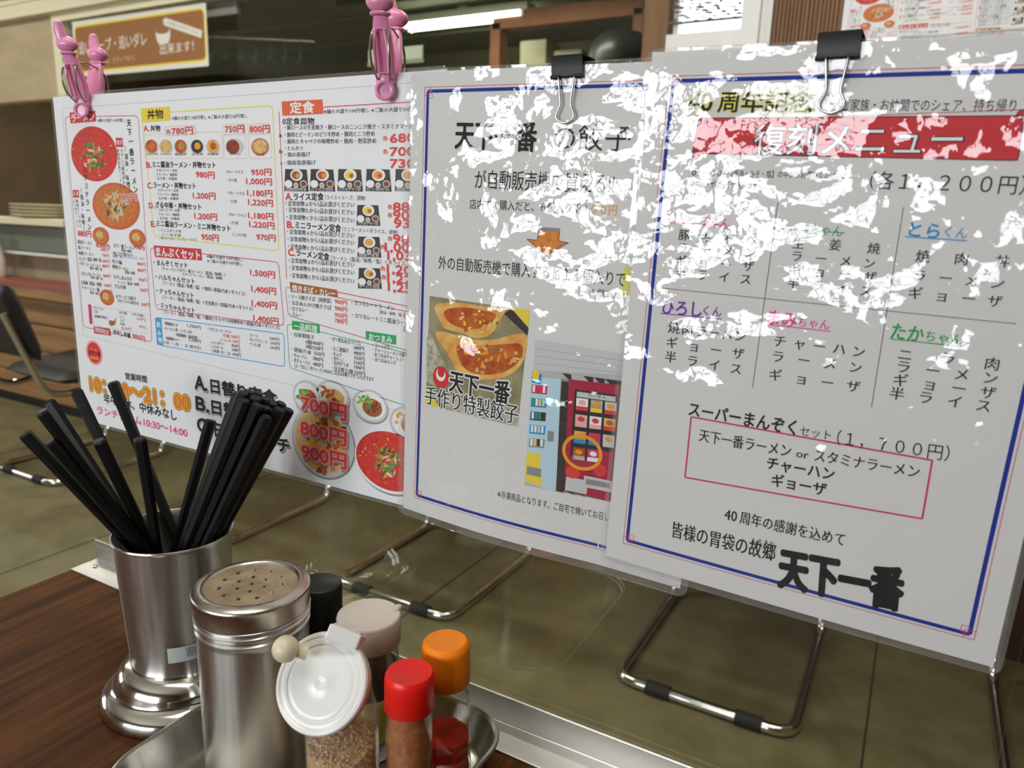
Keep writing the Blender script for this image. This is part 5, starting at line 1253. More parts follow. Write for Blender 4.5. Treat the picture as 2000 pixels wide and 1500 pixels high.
('t','・カツカレー＋ラーメン',341.2,151.9,379.3,152.8,3.6,'k',2,3),
('t','（醤油・味噌・塩）',366.3,156.6,386.4,156.8,2.5,'k',1,3),
('t','1,400円',387.7,156.7,409.6,157.7,4.6,'red',3,3),
('t','・カツカレー＋ミニ醤油ラーメン',341.5,161.1,395.2,162.3,3.6,'k',2,3),
('t','1,150円',387.8,166.3,408.9,167.5,4.6,'red',3,3),
('o',[(276.4,174.1),(474.4,189.8),(476.1,230.9),(278.1,208.3)],0.5,'grn2',4,2),
('p',[(281.8,171.2),(309.8,171.4),(310.1,178.0),(282.1,177.8)],'grn2',3),
('t','一品料理',283.8,174.9,307.6,175.1,5.1,'w',4,4),
('p',[(353.7,171.4),(381.1,171.7),(381.1,178.2),(354.1,177.6)],'grn2',3),
('t','おつまみ',356.9,175.1,377.5,175.3,4.8,'w',4,4),
('t','・自家製餃子',280.8,181.5,304.4,181.7,3.3,'k',2,3),
('t','6個/400円',295.5,185.8,312.9,185.8,3.3,'k',2,3),
('t','3個/220円',295.3,189.4,312.8,189.6,3.3,'k',2,3),
('t','・唐揚げ1本',280.9,193.1,300.9,193.8,3.4,'k',2,3),
('t','250円',303.5,193.5,314.2,193.8,3.3,'k',2,3),
('t','・チャーハン',281.2,197.8,296.6,197.9,3.4,'k',2,3),
('t','780円',302.3,197.6,312.6,197.9,3.4,'k',2,3),
('t','・半チャーハン',281.1,201.9,299.6,201.9,3.4,'k',2,3),
('t','480円',302.2,201.9,312.5,202.2,3.4,'k',2,3),
('t','（スープなし）半チャーハンのみのご注文はお断りさせていただきます',283.1,206.0,360.9,206.0,3.3,'k',2,3),
('t','・かつ煮丸太(カツとじ)',320.6,180.6,348.8,181.2,3.2,'k',2,3),
('t','680円',342.6,184.6,352.1,184.6,3.2,'k',2,3),
('t','・たこ唐揚げ',320.9,187.9,337.7,187.8,3.3,'k',2,3),
('t','480円',342.5,188.4,352.5,188.6,3.2,'k',2,3),
('t','・キムチ',320.8,191.8,331.3,191.7,3.3,'k',2,3),
('t','250円',342.5,191.8,352.5,192.4,3.2,'k',2,3),
('t','・冷やっこ',321.2,195.2,333.1,195.6,3.3,'k',2,3),
('t','250円',342.4,195.6,352.5,195.8,3.2,'k',2,3),
('t','・百円サラダ',321.2,198.7,337.5,198.9,3.3,'k',2,3),
('t','100円',342.8,199.0,352.4,199.2,3.2,'k',2,3),
('t','・目玉焼き2個',321.1,202.6,341.3,203.0,3.3,'k',2,3),
('t','250円',342.3,202.9,352.9,203.0,3.3,'k',2,3),
('t','・コーンバター',360.1,180.6,378.0,181.1,3.1,'k',2,3),
('t','・チャーシューメンマ盛り',360.1,184.0,390.5,184.7,3.1,'k',2,3),
('t','・おつまみチャーシュー',360.1,187.3,388.7,188.2,3.1,'k',2,3),
('t','・おつまみメンマ',360.5,191.0,380.7,191.4,3.2,'k',2,3),
('t','480円',392.2,180.9,401.4,181.2,3.1,'k',2,3),
('t','580円',392.3,184.5,401.4,184.8,3.1,'k',2,3),
('t','480円',392.3,188.1,401.5,188.4,3.1,'k',2,3),
('t','380円',392.3,191.4,401.5,191.6,3.1,'k',2,3),
]
PRINT_GYOZA=[
('t','天下一番',34.6,37.6,91.5,38.9,16.0,'k',4,3),
('t','の餃子',102.9,38.8,150.1,39.2,13.8,'k',1,3),
('t','が自動販売機で買える!!',50.2,64.0,142.7,63.7,11.1,'k',1,3),
('t','店内での購入だと、６個入りで',47.1,79.0,123.1,78.2,6.0,'k',0,3),
('t','４００円',124.0,78.1,145.6,78.2,5.7,'org',0,3),
('p',[(96.9,90.9),(110.8,90.6),(110.7,97.8),(117.1,98.2),(102.8,106.8),(89.3,98.0),(96.3,98.2)],'orgd',1),
('o',[(96.9,90.9),(110.8,90.6),(110.7,97.8),(117.1,98.2),(102.8,106.8),(89.3,98.0),(96.3,98.2)],0.35,'dk',0,2),
('p',[(96.8,90.2),(110.8,90.3),(111.0,92.4),(97.0,92.4)],'gry',3),
('t','外の自動販売機で購入すると１１個入りで',24.8,117.2,154.5,116.5,8.4,'k',1,3),
('p',[(152.3,110.0),(159.4,109.9),(159.7,125.4),(152.8,125.5)],'yel',1),
('t','※１個あたり',129.6,125.8,156.6,125.7,4.7,'k',0,3),
('p',[(18.6,140.0),(94.3,141.0),(91.2,216.5),(17.7,214.8)],'pho',1),
('p',[(81.2,140.6),(94.3,141.0),(94.0,152.0)],'yel2',2),
('p',[(17.2,201.4),(30.5,215.5),(17.7,214.8)],'yel2',2),
('p',[(75.9,145.1),(81.3,141.6),(94.3,152.0),(93.9,156.9)],'dkb',2),
('p',[(17.0,168.6),(20.3,164.7),(28.2,177.6),(37.0,190.4),(24.9,200.2),(18.0,198.8)],'ric',2),
('p',[(18.2,204.2),(45.8,204.9),(91.9,205.4),(91.2,216.5),(38.0,215.2)],'ric',2),
('p',[(24.7,144.8),(26.9,144.0),(29.4,143.4),(32.1,142.8),(35.0,142.4),(38.3,142.0),(41.6,141.8),(45.2,141.7),(48.9,141.7),(52.9,141.9),(56.6,142.0),(60.2,142.1),(63.7,142.2),(67.0,142.2),(69.9,142.3),(72.4,142.4),(74.4,142.5),(76.0,142.6),(77.0,142.9),(77.5,143.4),(77.3,144.1),(76.6,144.9),(75.9,145.9),(75.2,147.0),(74.5,148.3),(73.7,149.8),(72.9,151.4),(71.9,153.2),(70.9,155.1),(69.8,157.1),(68.2,158.9),(66.1,160.4),(63.6,161.7),(60.5,162.7),(57.6,163.3),(54.8,163.4),(52.2,163.1),(49.7,162.4),(47.2,161.9),(44.7,161.5),(42.1,161.2),(39.6,161.1),(37.4,161.0),(35.4,160.8),(33.7,160.6),(32.2,160.4),(30.9,159.8),(29.8,159.0),(28.7,157.8),(27.9,156.4),(26.9,154.8),(25.8,153.0),(24.6,151.1),(23.3,149.0),(22.8,147.3),(23.3,145.8)],'gyo',3),
('p',[(33.7,146.9),(37.5,145.8),(41.6,145.0),(45.9,144.5),(50.5,144.3),(55.4,144.5),(59.7,144.6),(63.3,144.9),(66.3,145.2),(68.7,145.6),(70.1,146.3),(70.6,147.3),(70.2,148.6),(68.9,150.3),(67.1,151.9),(64.8,153.5),(62.0,155.1),(58.7,156.7),(55.1,157.7),(51.2,158.3),(47.0,158.4),(42.5,157.9),(38.6,157.0),(35.4,155.7),(32.8,154.0),(30.9,151.8),(30.4,149.9),(31.3,148.3)],'gyb',4),
('p',[(24.6,163.9),(25.8,163.2),(27.4,162.7),(29.3,162.4),(31.5,162.4),(34.1,162.7),(36.9,163.0),(40.0,163.3),(43.3,163.7),(46.8,164.1),(50.4,164.3),(54.1,164.4),(57.9,164.3),(61.8,164.0),(65.5,163.5),(69.0,162.7),(72.4,161.7),(75.6,160.5),(78.9,159.3),(82.3,158.1),(85.8,157.1),(89.3,156.0),(91.8,156.3),(93.4,158.0),(94.1,160.9),(93.8,165.2),(93.2,169.0),(92.3,172.5),(90.9,175.5),(89.3,178.0),(87.3,180.3),(84.9,182.4),(82.2,184.2),(79.2,185.6),(75.9,187.0),(72.2,188.2),(68.2,189.2),(63.8,190.1),(59.7,190.6),(55.8,190.8),(52.0,190.6),(48.5,190.2),(45.5,189.3),(43.1,188.1),(41.3,186.4),(40.1,184.4),(38.8,182.4),(37.5,180.5),(36.0,178.5),(34.5,176.5),(32.8,174.5),(30.8,172.5),(28.7,170.4),(26.3,168.3),(24.9,166.5),(24.3,165.0)],'gyo',3),
('p',[(45.7,168.6),(49.9,168.7),(54.4,168.5),(59.1,168.1),(64.1,167.3),(69.3,166.2),(74.2,165.2),(78.6,164.3),(82.7,163.4),(86.5,162.6),(89.2,162.7),(90.8,163.7),(91.5,165.6),(91.1,168.4),(90.3,171.1),(89.1,173.6),(87.5,175.9),(85.4,178.0),(82.7,180.0),(79.5,181.9),(75.8,183.6),(71.5,185.1),(67.1,186.1),(62.7,186.7),(58.3,186.9),(53.8,186.5),(49.9,185.2),(46.7,182.8),(44.1,179.4),(42.2,175.0),(41.9,171.8),(43.0,169.6)],'gyb',4),
('e',30.1,193.6,6.6,7.4,'lred',5),
('e',30.0,191.8,3.9,4.6,'w',6),
('e',30.2,190.0,2.9,3.7,'lred',7),
('t','天下一番',37.6,194.5,83.8,195.6,14.4,'k',4,6),
('t','天下一番',37.2,194.6,84.2,195.5,14.4,'w',11,5),
('t','手作り特製餃子',17.4,207.9,91.0,208.6,12.6,'k',2,6),
('t','手作り特製餃子',17.4,207.9,91.0,208.6,12.6,'w',8,5),
('p',[(99.4,158.4),(156.6,159.3),(156.9,172.2),(99.0,178.0)],'lgr',1),
('p',[(98.3,178.2),(156.9,172.2),(157.4,252.4),(98.9,254.4)],'lgr2',1),
('l',99.5,164.2,156.4,163.7,0.2,'gry',2),
('l',99.4,168.8,156.4,167.4,0.2,'gry',2),
('l',99.4,173.4,156.4,171.1,0.2,'gry',2),
('p',[(98.2,182.5),(118.4,180.9),(121.1,254.4),(98.7,252.0)],'skyb',2),
('p',[(98.7,180.1),(105.6,179.7),(105.3,186.3),(98.8,186.0)],'blu',3),
('e',101.3,181.0,2.5,3.3,'yel2',4),
('p',[(99.2,187.3),(110.0,186.5),(110.1,192.1),(99.3,192.9)],'mag',3),
('p',[(100.0,187.5),(101.6,187.4),(101.7,191.9),(100.1,191.9)],'w',4),
('p',[(102.3,187.3),(104.0,187.2),(104.1,191.7),(102.5,191.7)],'mag',4),
('p',[(104.7,187.1),(106.3,187.0),(106.4,191.5),(104.8,191.5)],'red',4),
('p',[(107.0,186.9),(108.6,186.8),(108.7,191.3),(107.1,191.3)],'w',4),
('p',[(99.5,195.9),(110.2,195.1),(110.2,200.7),(99.4,201.7)],'blu',3),
('p',[(100.2,196.1),(101.8,196.0),(102.0,200.5),(100.3,200.6)],'grn',4),
('p',[(102.6,195.9),(104.2,195.8),(104.3,200.3),(102.7,200.4)],'w',4),
('p',[(104.9,195.7),(106.5,195.6),(106.7,200.1),(105.0,200.2)],'yel2',4),
('p',[(107.2,195.5),(108.9,195.4),(109.0,199.9),(107.4,200.0)],'skyb',4),
('p',[(99.7,204.6),(110.4,203.7),(110.4,209.4),(99.6,210.4)],'dkb',3),
('p',[(100.4,204.9),(102.1,204.7),(102.2,209.3),(100.6,209.4)],'w',4),
('p',[(102.8,204.6),(104.4,204.5),(104.6,209.0),(102.9,209.1)],'blu',4),
('p',[(105.2,204.4),(106.8,204.3),(106.9,208.8),(105.3,208.9)],'grn',4),
('p',[(107.5,204.2),(109.1,204.0),(109.3,208.5),(107.6,208.6)],'dk',4),
('p',[(99.9,213.4),(110.6,212.4),(110.6,218.2),(99.8,219.3)],'blu',3),
('p',[(100.7,213.6),(102.3,213.5),(102.4,218.1),(100.8,218.2)],'w',4),
('p',[(103.0,213.4),(104.7,213.2),(104.8,217.8),(103.2,217.9)],'w',4),
('p',[(105.4,213.1),(107.0,213.0),(107.2,217.5),(105.5,217.7)],'skyb',4),
('p',[(107.8,212.9),(109.4,212.7),(109.5,217.3),(107.9,217.4)],'w',4),
('p',[(100.1,222.3),(110.8,221.2),(110.8,227.0),(100.0,228.2)],'gry',3),
('p',[(100.9,222.5),(102.5,222.3),(102.7,227.0),(101.0,227.1)],'w',4),
('p',[(103.3,222.2),(104.9,222.1),(105.1,226.7),(103.4,226.8)],'yel2',4),
('p',[(105.7,222.0),(107.3,221.8),(107.4,226.4),(105.8,226.5)],'dk',4),
('p',[(108.0,221.7),(109.6,221.5),(109.8,226.1),(108.2,226.2)],'w',4),
('p',[(98.9,231.6),(109.3,231.4),(108.6,243.4),(98.9,242.8)],'yel2',3),
('p',[(98.9,243.4),(110.9,243.6),(110.8,252.7),(99.1,251.9)],'yel2',3),
('p',[(99.9,241.1),(109.9,241.0),(110.0,246.6),(99.9,246.7)],'gry',4),
('p',[(112.4,215.1),(116.7,214.9),(116.9,221.6),(112.6,221.8)],'gry',3),
('p',[(118.8,176.9),(157.5,175.9),(157.4,252.4),(121.1,253.7)],'dkb',1),
('p',[(123.9,180.0),(156.8,178.5),(156.7,252.5),(126.7,251.3)],'mred',2),
('p',[(128.5,185.7),(156.1,184.9),(156.4,227.6),(128.8,228.6)],'dk',3),
('p',[(130.0,186.8),(154.9,186.0),(154.9,189.2),(129.9,190.0)],'lgr',4),
('t','らーめん',137.5,187.7,149.2,187.3,2.5,'k',1,5),
('p',[(129.9,190.7),(137.7,190.3),(137.9,198.0),(130.2,198.4)],'w',4),
('p',[(130.1,195.8),(137.8,195.4),(137.9,198.0),(130.2,198.4)],'red',5),
('e',133.9,193.2,2.4,1.6,'pnl',6),
('p',[(139.3,190.3),(146.9,190.0),(147.1,197.6),(139.6,198.0)],'ric',4),
('p',[(139.5,195.4),(147.0,195.0),(147.1,197.6),(139.6,198.0)],'yel2',5),
('e',143.2,192.9,2.3,1.6,'org',6),
('p',[(148.4,190.0),(155.9,189.7),(156.1,197.2),(148.8,197.6)],'lgr',4),
('p',[(148.7,195.1),(156.1,194.7),(156.1,197.2),(148.8,197.6)],'red',5),
('e',152.3,192.5,2.3,1.6,'org',6),
('p',[(130.1,201.1),(137.9,200.7),(138.1,208.4),(130.4,208.9)],'pnl',4),
('p',[(130.3,206.3),(138.0,205.8),(138.1,208.4),(130.4,208.9)],'pnl',5),
('e',134.1,203.6,2.4,1.6,'red',6),
('p',[(139.5,200.6),(147.2,200.2),(147.3,207.9),(139.8,208.4)],'w',4),
('p',[(139.7,205.8),(147.3,205.3),(147.3,207.9),(139.8,208.4)],'pnl',5),
('e',143.4,203.1,2.3,1.6,'red',6),
('p',[(148.7,200.2),(156.2,199.8),(156.4,207.4),(149.0,207.9)],'gyo',4),
('p',[(148.9,205.3),(156.3,204.9),(156.4,207.4),(149.0,207.9)],'red',5),
('e',152.5,202.7,2.3,1.6,'gyb',6),
('p',[(130.2,211.6),(138.1,211.1),(138.3,218.9),(130.5,219.5)],'gyo',4),
('p',[(130.5,216.9),(138.2,216.3),(138.3,218.9),(130.5,219.5)],'blu',5),
('e',134.3,214.1,2.4,1.6,'ric',6),
('p',[(139.7,211.1),(147.4,210.6),(147.6,218.3),(140.0,218.9)],'mag',4),
('p',[(139.9,216.3),(147.5,215.7),(147.6,218.3),(140.0,218.9)],'blu',5),
('e',143.6,213.5,2.3,1.6,'red',6),
('p',[(148.9,210.5),(156.5,210.1),(156.7,217.7),(149.3,218.3)],'lgr',4),
('p',[(149.2,215.7),(156.6,215.1),(156.7,217.7),(149.3,218.3)],'lgr',5),
('e',152.8,213.0,2.3,1.6,'org',6),
('p',[(130.4,222.2),(138.3,221.6),(138.5,229.6),(130.7,230.2)],'gyb',4),
('p',[(130.6,227.6),(138.4,226.9),(138.5,229.6),(130.7,230.2)],'ric',5),
('e',134.4,224.7,2.4,1.6,'org',6),
('p',[(139.9,221.6),(147.6,221.0),(147.8,228.8),(140.2,229.5)],'mag',4),
('p',[(140.1,226.9),(147.8,226.2),(147.8,228.8),(140.2,229.5)],'w',5),
('e',143.8,224.1,2.3,1.6,'w',6),
('p',[(149.2,220.9),(156.8,220.4),(157.0,228.1),(149.5,228.8)],'mred',4),
('p',[(149.4,226.2),(156.9,225.5),(157.0,228.1),(149.5,228.8)],'mred',5),
('e',153.1,223.4,2.3,1.6,'mred',6),
('e',131.4,238.9,4.8,4.0,'red',3),
('e',148.9,233.6,4.3,4.2,'red',3),
('p',[(127.4,242.5),(142.1,241.9),(141.5,251.2),(127.1,251.6)],'lgr',3),
('p',[(139.1,239.2),(157.5,238.9),(157.5,246.3),(139.0,246.7)],'lgr',4),
('p',[(140.6,240.9),(156.3,240.6),(156.2,243.9),(140.6,244.6)],'gry',5),
('p',[(47.0,149.8),(45.1,150.1),(43.1,151.6),(42.8,153.1),(44.8,152.8),(46.7,151.3)],'gyo',4.2),
('p',[(56.8,151.3),(56.0,152.9),(56.4,154.9),(57.6,155.8),(58.4,154.2),(58.0,152.2)],'gyb',4.26),
('p',[(58.9,151.3),(58.1,152.3),(58.3,153.5),(59.3,153.9),(60.1,153.0),(59.9,151.8)],'yel2',4.32),
('p',[(53.0,153.3),(53.0,154.7),(54.2,155.3),(55.6,154.8),(55.5,153.4),(54.3,152.8)],'brn',4.38),
('p',[(56.9,151.0),(55.7,150.9),(54.7,151.7),(54.8,152.7),(56.1,152.8),(57.0,152.1)],'gyo',4.44),
('p',[(57.0,153.5),(55.9,153.4),(54.7,154.0),(54.3,154.9),(55.5,155.0),(56.7,154.4)],'gyb',4.5),
('p',[(69.0,150.0),(69.4,151.5),(70.9,153.0),(72.5,153.2),(72.1,151.7),(70.6,150.2)],'yel2',4.56),
('p',[(54.6,151.5),(53.0,150.9),(51.0,151.5),(50.2,152.8),(51.8,153.4),(53.8,152.9)],'brn',4.62),
('p',[(61.1,150.3),(60.9,151.3),(61.5,152.2),(62.4,152.4),(62.6,151.5),(62.0,150.5)],'gyo',4.68),
('p',[(63.4,153.5),(62.2,153.9),(61.9,154.8),(62.7,155.5),(63.9,155.0),(64.2,154.2)],'gyb',4.74),
('p',[(52.7,156.4),(51.3,156.5),(49.8,157.5),(49.5,158.6),(50.9,158.5),(52.4,157.5)],'yel2',4.8),
('p',[(38.7,156.4),(40.3,157.0),(42.8,157.1),(44.3,156.6),(42.7,156.0),(40.2,155.9)],'brn',4.86),
('p',[(52.6,148.3),(54.1,148.9),(56.3,148.8),(57.5,148.0),(56.1,147.4),(53.9,147.5)],'gyo',4.92),
('p',[(53.1,154.0),(53.8,155.1),(55.1,155.1),(56.0,154.1),(55.2,153.0),(53.9,153.0)],'gyb',4.98),
('p',[(63.0,158.0),(61.2,157.9),(58.9,158.6),(57.8,159.7),(59.6,159.9),(61.9,159.1)],'yel2',5.04),
('p',[(49.4,157.7),(48.1,157.6),(47.2,158.4),(47.4,159.5),(48.8,159.6),(49.7,158.8)],'brn',5.1),
('p',[(57.0,147.9),(58.5,148.4),(60.9,148.3),(62.3,147.8),(60.8,147.2),(58.4,147.3)],'gyo',5.16),
('p',[(50.4,158.6),(49.0,158.0),(47.5,158.5),(47.0,159.8),(48.4,160.4),(49.9,159.9)],'gyb',5.22),
('p',[(46.3,153.2),(46.3,154.2),(47.1,155.0),(48.0,155.2),(48.0,154.2),(47.3,153.4)],'yel2',5.28),
('p',[(65.1,157.2),(64.2,156.8),(62.9,157.0),(62.3,157.6),(63.1,158.0),(64.4,157.8)],'brn',5.34),
('p',[(66.4,151.1),(65.8,152.2),(66.3,153.3),(67.4,153.6),(68.0,152.5),(67.6,151.4)],'gyo',5.4),
('p',[(59.8,148.9),(58.8,149.9),(59.1,150.8),(60.5,150.9),(61.4,149.9),(61.1,149.0)],'gyb',5.46),
('p',[(67.4,153.0),(66.2,152.7),(65.1,153.3),(65.1,154.4),(66.4,154.7),(67.4,154.1)],'yel2',5.52),
('p',[(68.5,150.3),(67.3,150.3),(66.4,151.0),(66.5,151.9),(67.6,152.0),(68.5,151.2)],'brn',5.58),
('p',[(63.5,156.7),(63.3,158.2),(64.4,159.2),(65.9,159.0),(66.1,157.5),(65.1,156.5)],'gyo',5.64),
('p',[(64.7,146.1),(63.9,147.3),(64.3,148.8),(65.5,149.3),(66.3,148.1),(66.0,146.7)],'gyb',5.7),
('p',[(46.8,154.4),(46.3,155.4),(46.7,156.4),(47.8,156.7),(48.3,155.7),(47.9,154.7)],'yel2',5.76),
('p',[(72.4,150.0),(71.2,150.8),(70.6,152.3),(71.1,153.3),(72.2,152.5),(72.8,151.0)],'brn',5.82),
('p',[(64.0,153.3),(62.3,153.8),(60.6,155.3),(60.2,156.6),(61.9,156.1),(63.6,154.6)],'gyo',5.88),
('p',[(59.6,146.5),(58.0,147.1),(56.9,148.6),(57.2,149.9),(58.8,149.3),(59.9,147.8)],'gyb',5.94),
('p',[(53.9,180.7),(54.0,182.5),(55.6,183.9),(57.4,183.7),(57.4,181.9),(55.8,180.5)],'gyb',4.2),
('p',[(66.7,171.5),(64.7,171.0),(62.1,171.8),(60.9,173.2),(62.9,173.6),(65.5,172.9)],'org',4.26),
('p',[(82.2,171.8),(82.8,173.5),(84.7,174.9),(86.5,174.9),(85.9,173.2),(84.0,171.8)],'brn',4.32),
('p',[(76.9,167.2),(75.1,167.3),(73.6,168.6),(73.5,170.1),(75.3,169.9),(76.8,168.7)],'gyo',4.38),
('p',[(64.5,166.0),(64.3,168.2),(65.8,170.3),(67.8,170.8),(68.0,168.6),(66.5,166.5)],'gyb',4.44),
('p',[(61.5,168.5),(59.7,168.0),(57.3,168.6),(56.2,169.9),(58.0,170.4),(60.4,169.8)],'org',4.5),
('p',[(81.5,179.2),(79.8,178.6),(77.6,179.3),(76.7,180.8),(78.4,181.3),(80.6,180.6)],'brn',4.56),
('p',[(61.2,168.2),(62.4,169.8),(64.9,170.8),(66.9,170.4),(65.8,168.8),(63.2,167.8)],'gyo',4.62),
('p',[(61.8,169.4),(60.0,170.9),(59.1,173.4),(59.7,175.0),(61.5,173.6),(62.4,171.1)],'gyb',4.68),
('p',[(65.4,173.7),(66.2,175.2),(68.2,175.9),(69.8,175.2),(69.0,173.8),(67.0,173.1)],'org',4.74),
('p',[(72.7,179.7),(71.4,180.3),(70.9,181.6),(71.6,182.5),(72.9,181.9),(73.4,180.6)],'brn',4.8),
('p',[(66.8,176.1),(67.7,177.1),(69.6,177.6),(70.9,177.1),(70.0,176.1),(68.1,175.6)],'gyo',4.86),
('p',[(69.0,174.2),(68.0,175.7),(68.3,177.5),(69.7,178.2),(70.6,176.7),(70.3,174.9)],'gyb',4.92),
('p',[(61.0,174.1),(59.8,173.7),(58.5,174.2),(58.1,175.3),(59.3,175.8),(60.6,175.2)],'org',4.98),
('p',[(62.7,179.8),(64.3,181.0),(67.2,181.5),(69.1,180.9),(67.5,179.7),(64.6,179.2)],'brn',5.04),
('p',[(82.6,173.9),(83.9,174.9),(86.2,175.2),(87.7,174.5),(86.4,173.5),(84.1,173.2)],'gyo',5.1),
('p',[(49.4,173.0),(47.4,172.9),(45.5,174.3),(45.3,175.9),(47.3,175.9),(49.2,174.6)],'gyb',5.16),
('p',[(57.1,172.3),(58.2,173.7),(60.6,174.4),(62.4,173.7),(61.2,172.3),(58.9,171.7)],'org',5.22),
('p',[(90.5,168.1),(88.9,169.1),(88.3,170.8),(89.3,172.0),(90.9,171.1),(91.5,169.3)],'brn',5.28),
('p',[(74.8,171.9),(73.7,173.4),(73.3,175.7),(73.9,176.9),(74.9,175.5),(75.3,173.2)],'gyo',5.34),
('p',[(51.4,170.1),(51.2,171.7),(52.2,173.4),(53.5,173.9),(53.7,172.4),(52.7,170.7)],'gyb',5.4),
('p',[(61.0,181.2),(60.6,183.5),(61.9,186.0),(64.0,186.7),(64.4,184.4),(63.1,181.9)],'org',5.46),
('p',[(61.9,174.0),(60.2,173.5),(57.8,173.9),(56.6,175.1),(58.3,175.7),(60.7,175.2)],'brn',5.52),
('p',[(58.4,182.2),(57.4,183.5),(57.5,185.3),(58.7,186.0),(59.7,184.7),(59.6,183.0)],'gyo',5.58),
('p',[(80.6,175.8),(79.6,177.3),(80.1,178.9),(81.6,179.4),(82.5,177.9),(82.1,176.3)],'gyb',5.64),
('p',[(69.1,172.8),(67.5,174.0),(67.4,175.7),(68.8,176.5),(70.3,175.3),(70.4,173.7)],'org',5.7),
('p',[(68.7,170.6),(68.4,172.2),(69.6,173.2),(71.3,172.7),(71.6,171.0),(70.4,170.1)],'brn',5.76),
('p',[(63.4,179.3),(62.4,181.1),(62.7,183.3),(64.1,184.3),(65.1,182.6),(64.7,180.3)],'gyo',5.82),
('p',[(69.3,171.6),(67.6,171.9),(66.2,173.3),(66.2,174.7),(68.0,174.3),(69.3,173.0)],'gyb',5.88),
('p',[(62.5,177.3),(61.5,178.7),(61.4,180.7),(62.3,181.8),(63.3,180.4),(63.5,178.3)],'org',5.94),
('p',[(65.2,169.6),(66.4,170.5),(68.2,170.4),(69.3,169.5),(68.2,168.6),(66.3,168.6)],'brn',6.0),
('p',[(86.8,167.6),(85.4,168.4),(85.3,169.6),(86.5,170.3),(87.8,169.4),(88.0,168.2)],'gyo',6.06),
('p',[(54.5,177.9),(52.5,178.8),(51.0,180.9),(51.0,182.5),(53.0,181.5),(54.5,179.5)],'gyb',6.12),
('p',[(78.0,168.7),(78.0,170.6),(79.1,173.0),(80.5,173.9),(80.5,172.0),(79.4,169.7)],'org',6.18),
('p',[(59.0,183.1),(60.8,184.3),(63.8,184.3),(65.7,183.3),(63.9,182.1),(60.9,182.0)],'brn',6.24),
('p',[(60.6,176.0),(58.4,177.0),(56.0,179.1),(55.3,180.8),(57.4,179.8),(59.8,177.7)],'gyo',6.3),
('p',[(51.4,176.5),(50.6,177.9),(50.7,179.7),(51.6,180.5),(52.4,179.2),(52.3,177.4)],'gyb',6.36),
('p',[(47.6,174.2),(48.6,175.4),(50.5,175.5),(51.8,174.4),(50.8,173.1),(48.9,173.0)],'org',6.42),
('p',[(69.5,168.8),(71.3,170.0),(74.1,169.8),(75.6,168.4),(73.8,167.2),(71.1,167.4)],'brn',6.48),
('p',[(83.7,172.5),(85.6,173.3),(88.4,173.3),(90.1,172.5),(88.3,171.7),(85.4,171.8)],'gyo',6.54),
('p',[(54.7,169.7),(53.3,170.1),(52.3,171.4),(52.5,172.5),(54.0,172.1),(54.9,170.8)],'gyb',6.6),
('p',[(75.3,171.0),(74.1,172.1),(73.5,174.0),(73.9,175.2),(75.1,174.1),(75.7,172.2)],'org',6.66),
('p',[(63.2,174.5),(64.4,175.4),(66.4,175.7),(67.8,175.2),(66.6,174.3),(64.6,174.0)],'brn',6.72),
('p',[(86.0,172.6),(84.2,173.7),(82.3,175.9),(81.8,177.5),(83.6,176.4),(85.6,174.2)],'gyo',6.78),
('p',[(58.1,176.3),(56.2,177.5),(55.6,179.6),(56.7,180.9),(58.5,179.7),(59.1,177.6)],'gyb',6.84),
('p',[(66.3,175.3),(64.6,175.7),(63.7,177.0),(64.2,178.3),(65.9,177.8),(66.8,176.5)],'org',6.9),
('r',136.5,224.6,12.2,10.5,2.2,'org',7),
('t','※冷凍商品となります。ご自宅で焼いてお召し上がり',79.8,264.7,168.3,262.4,5.2,'k',0,3),
]
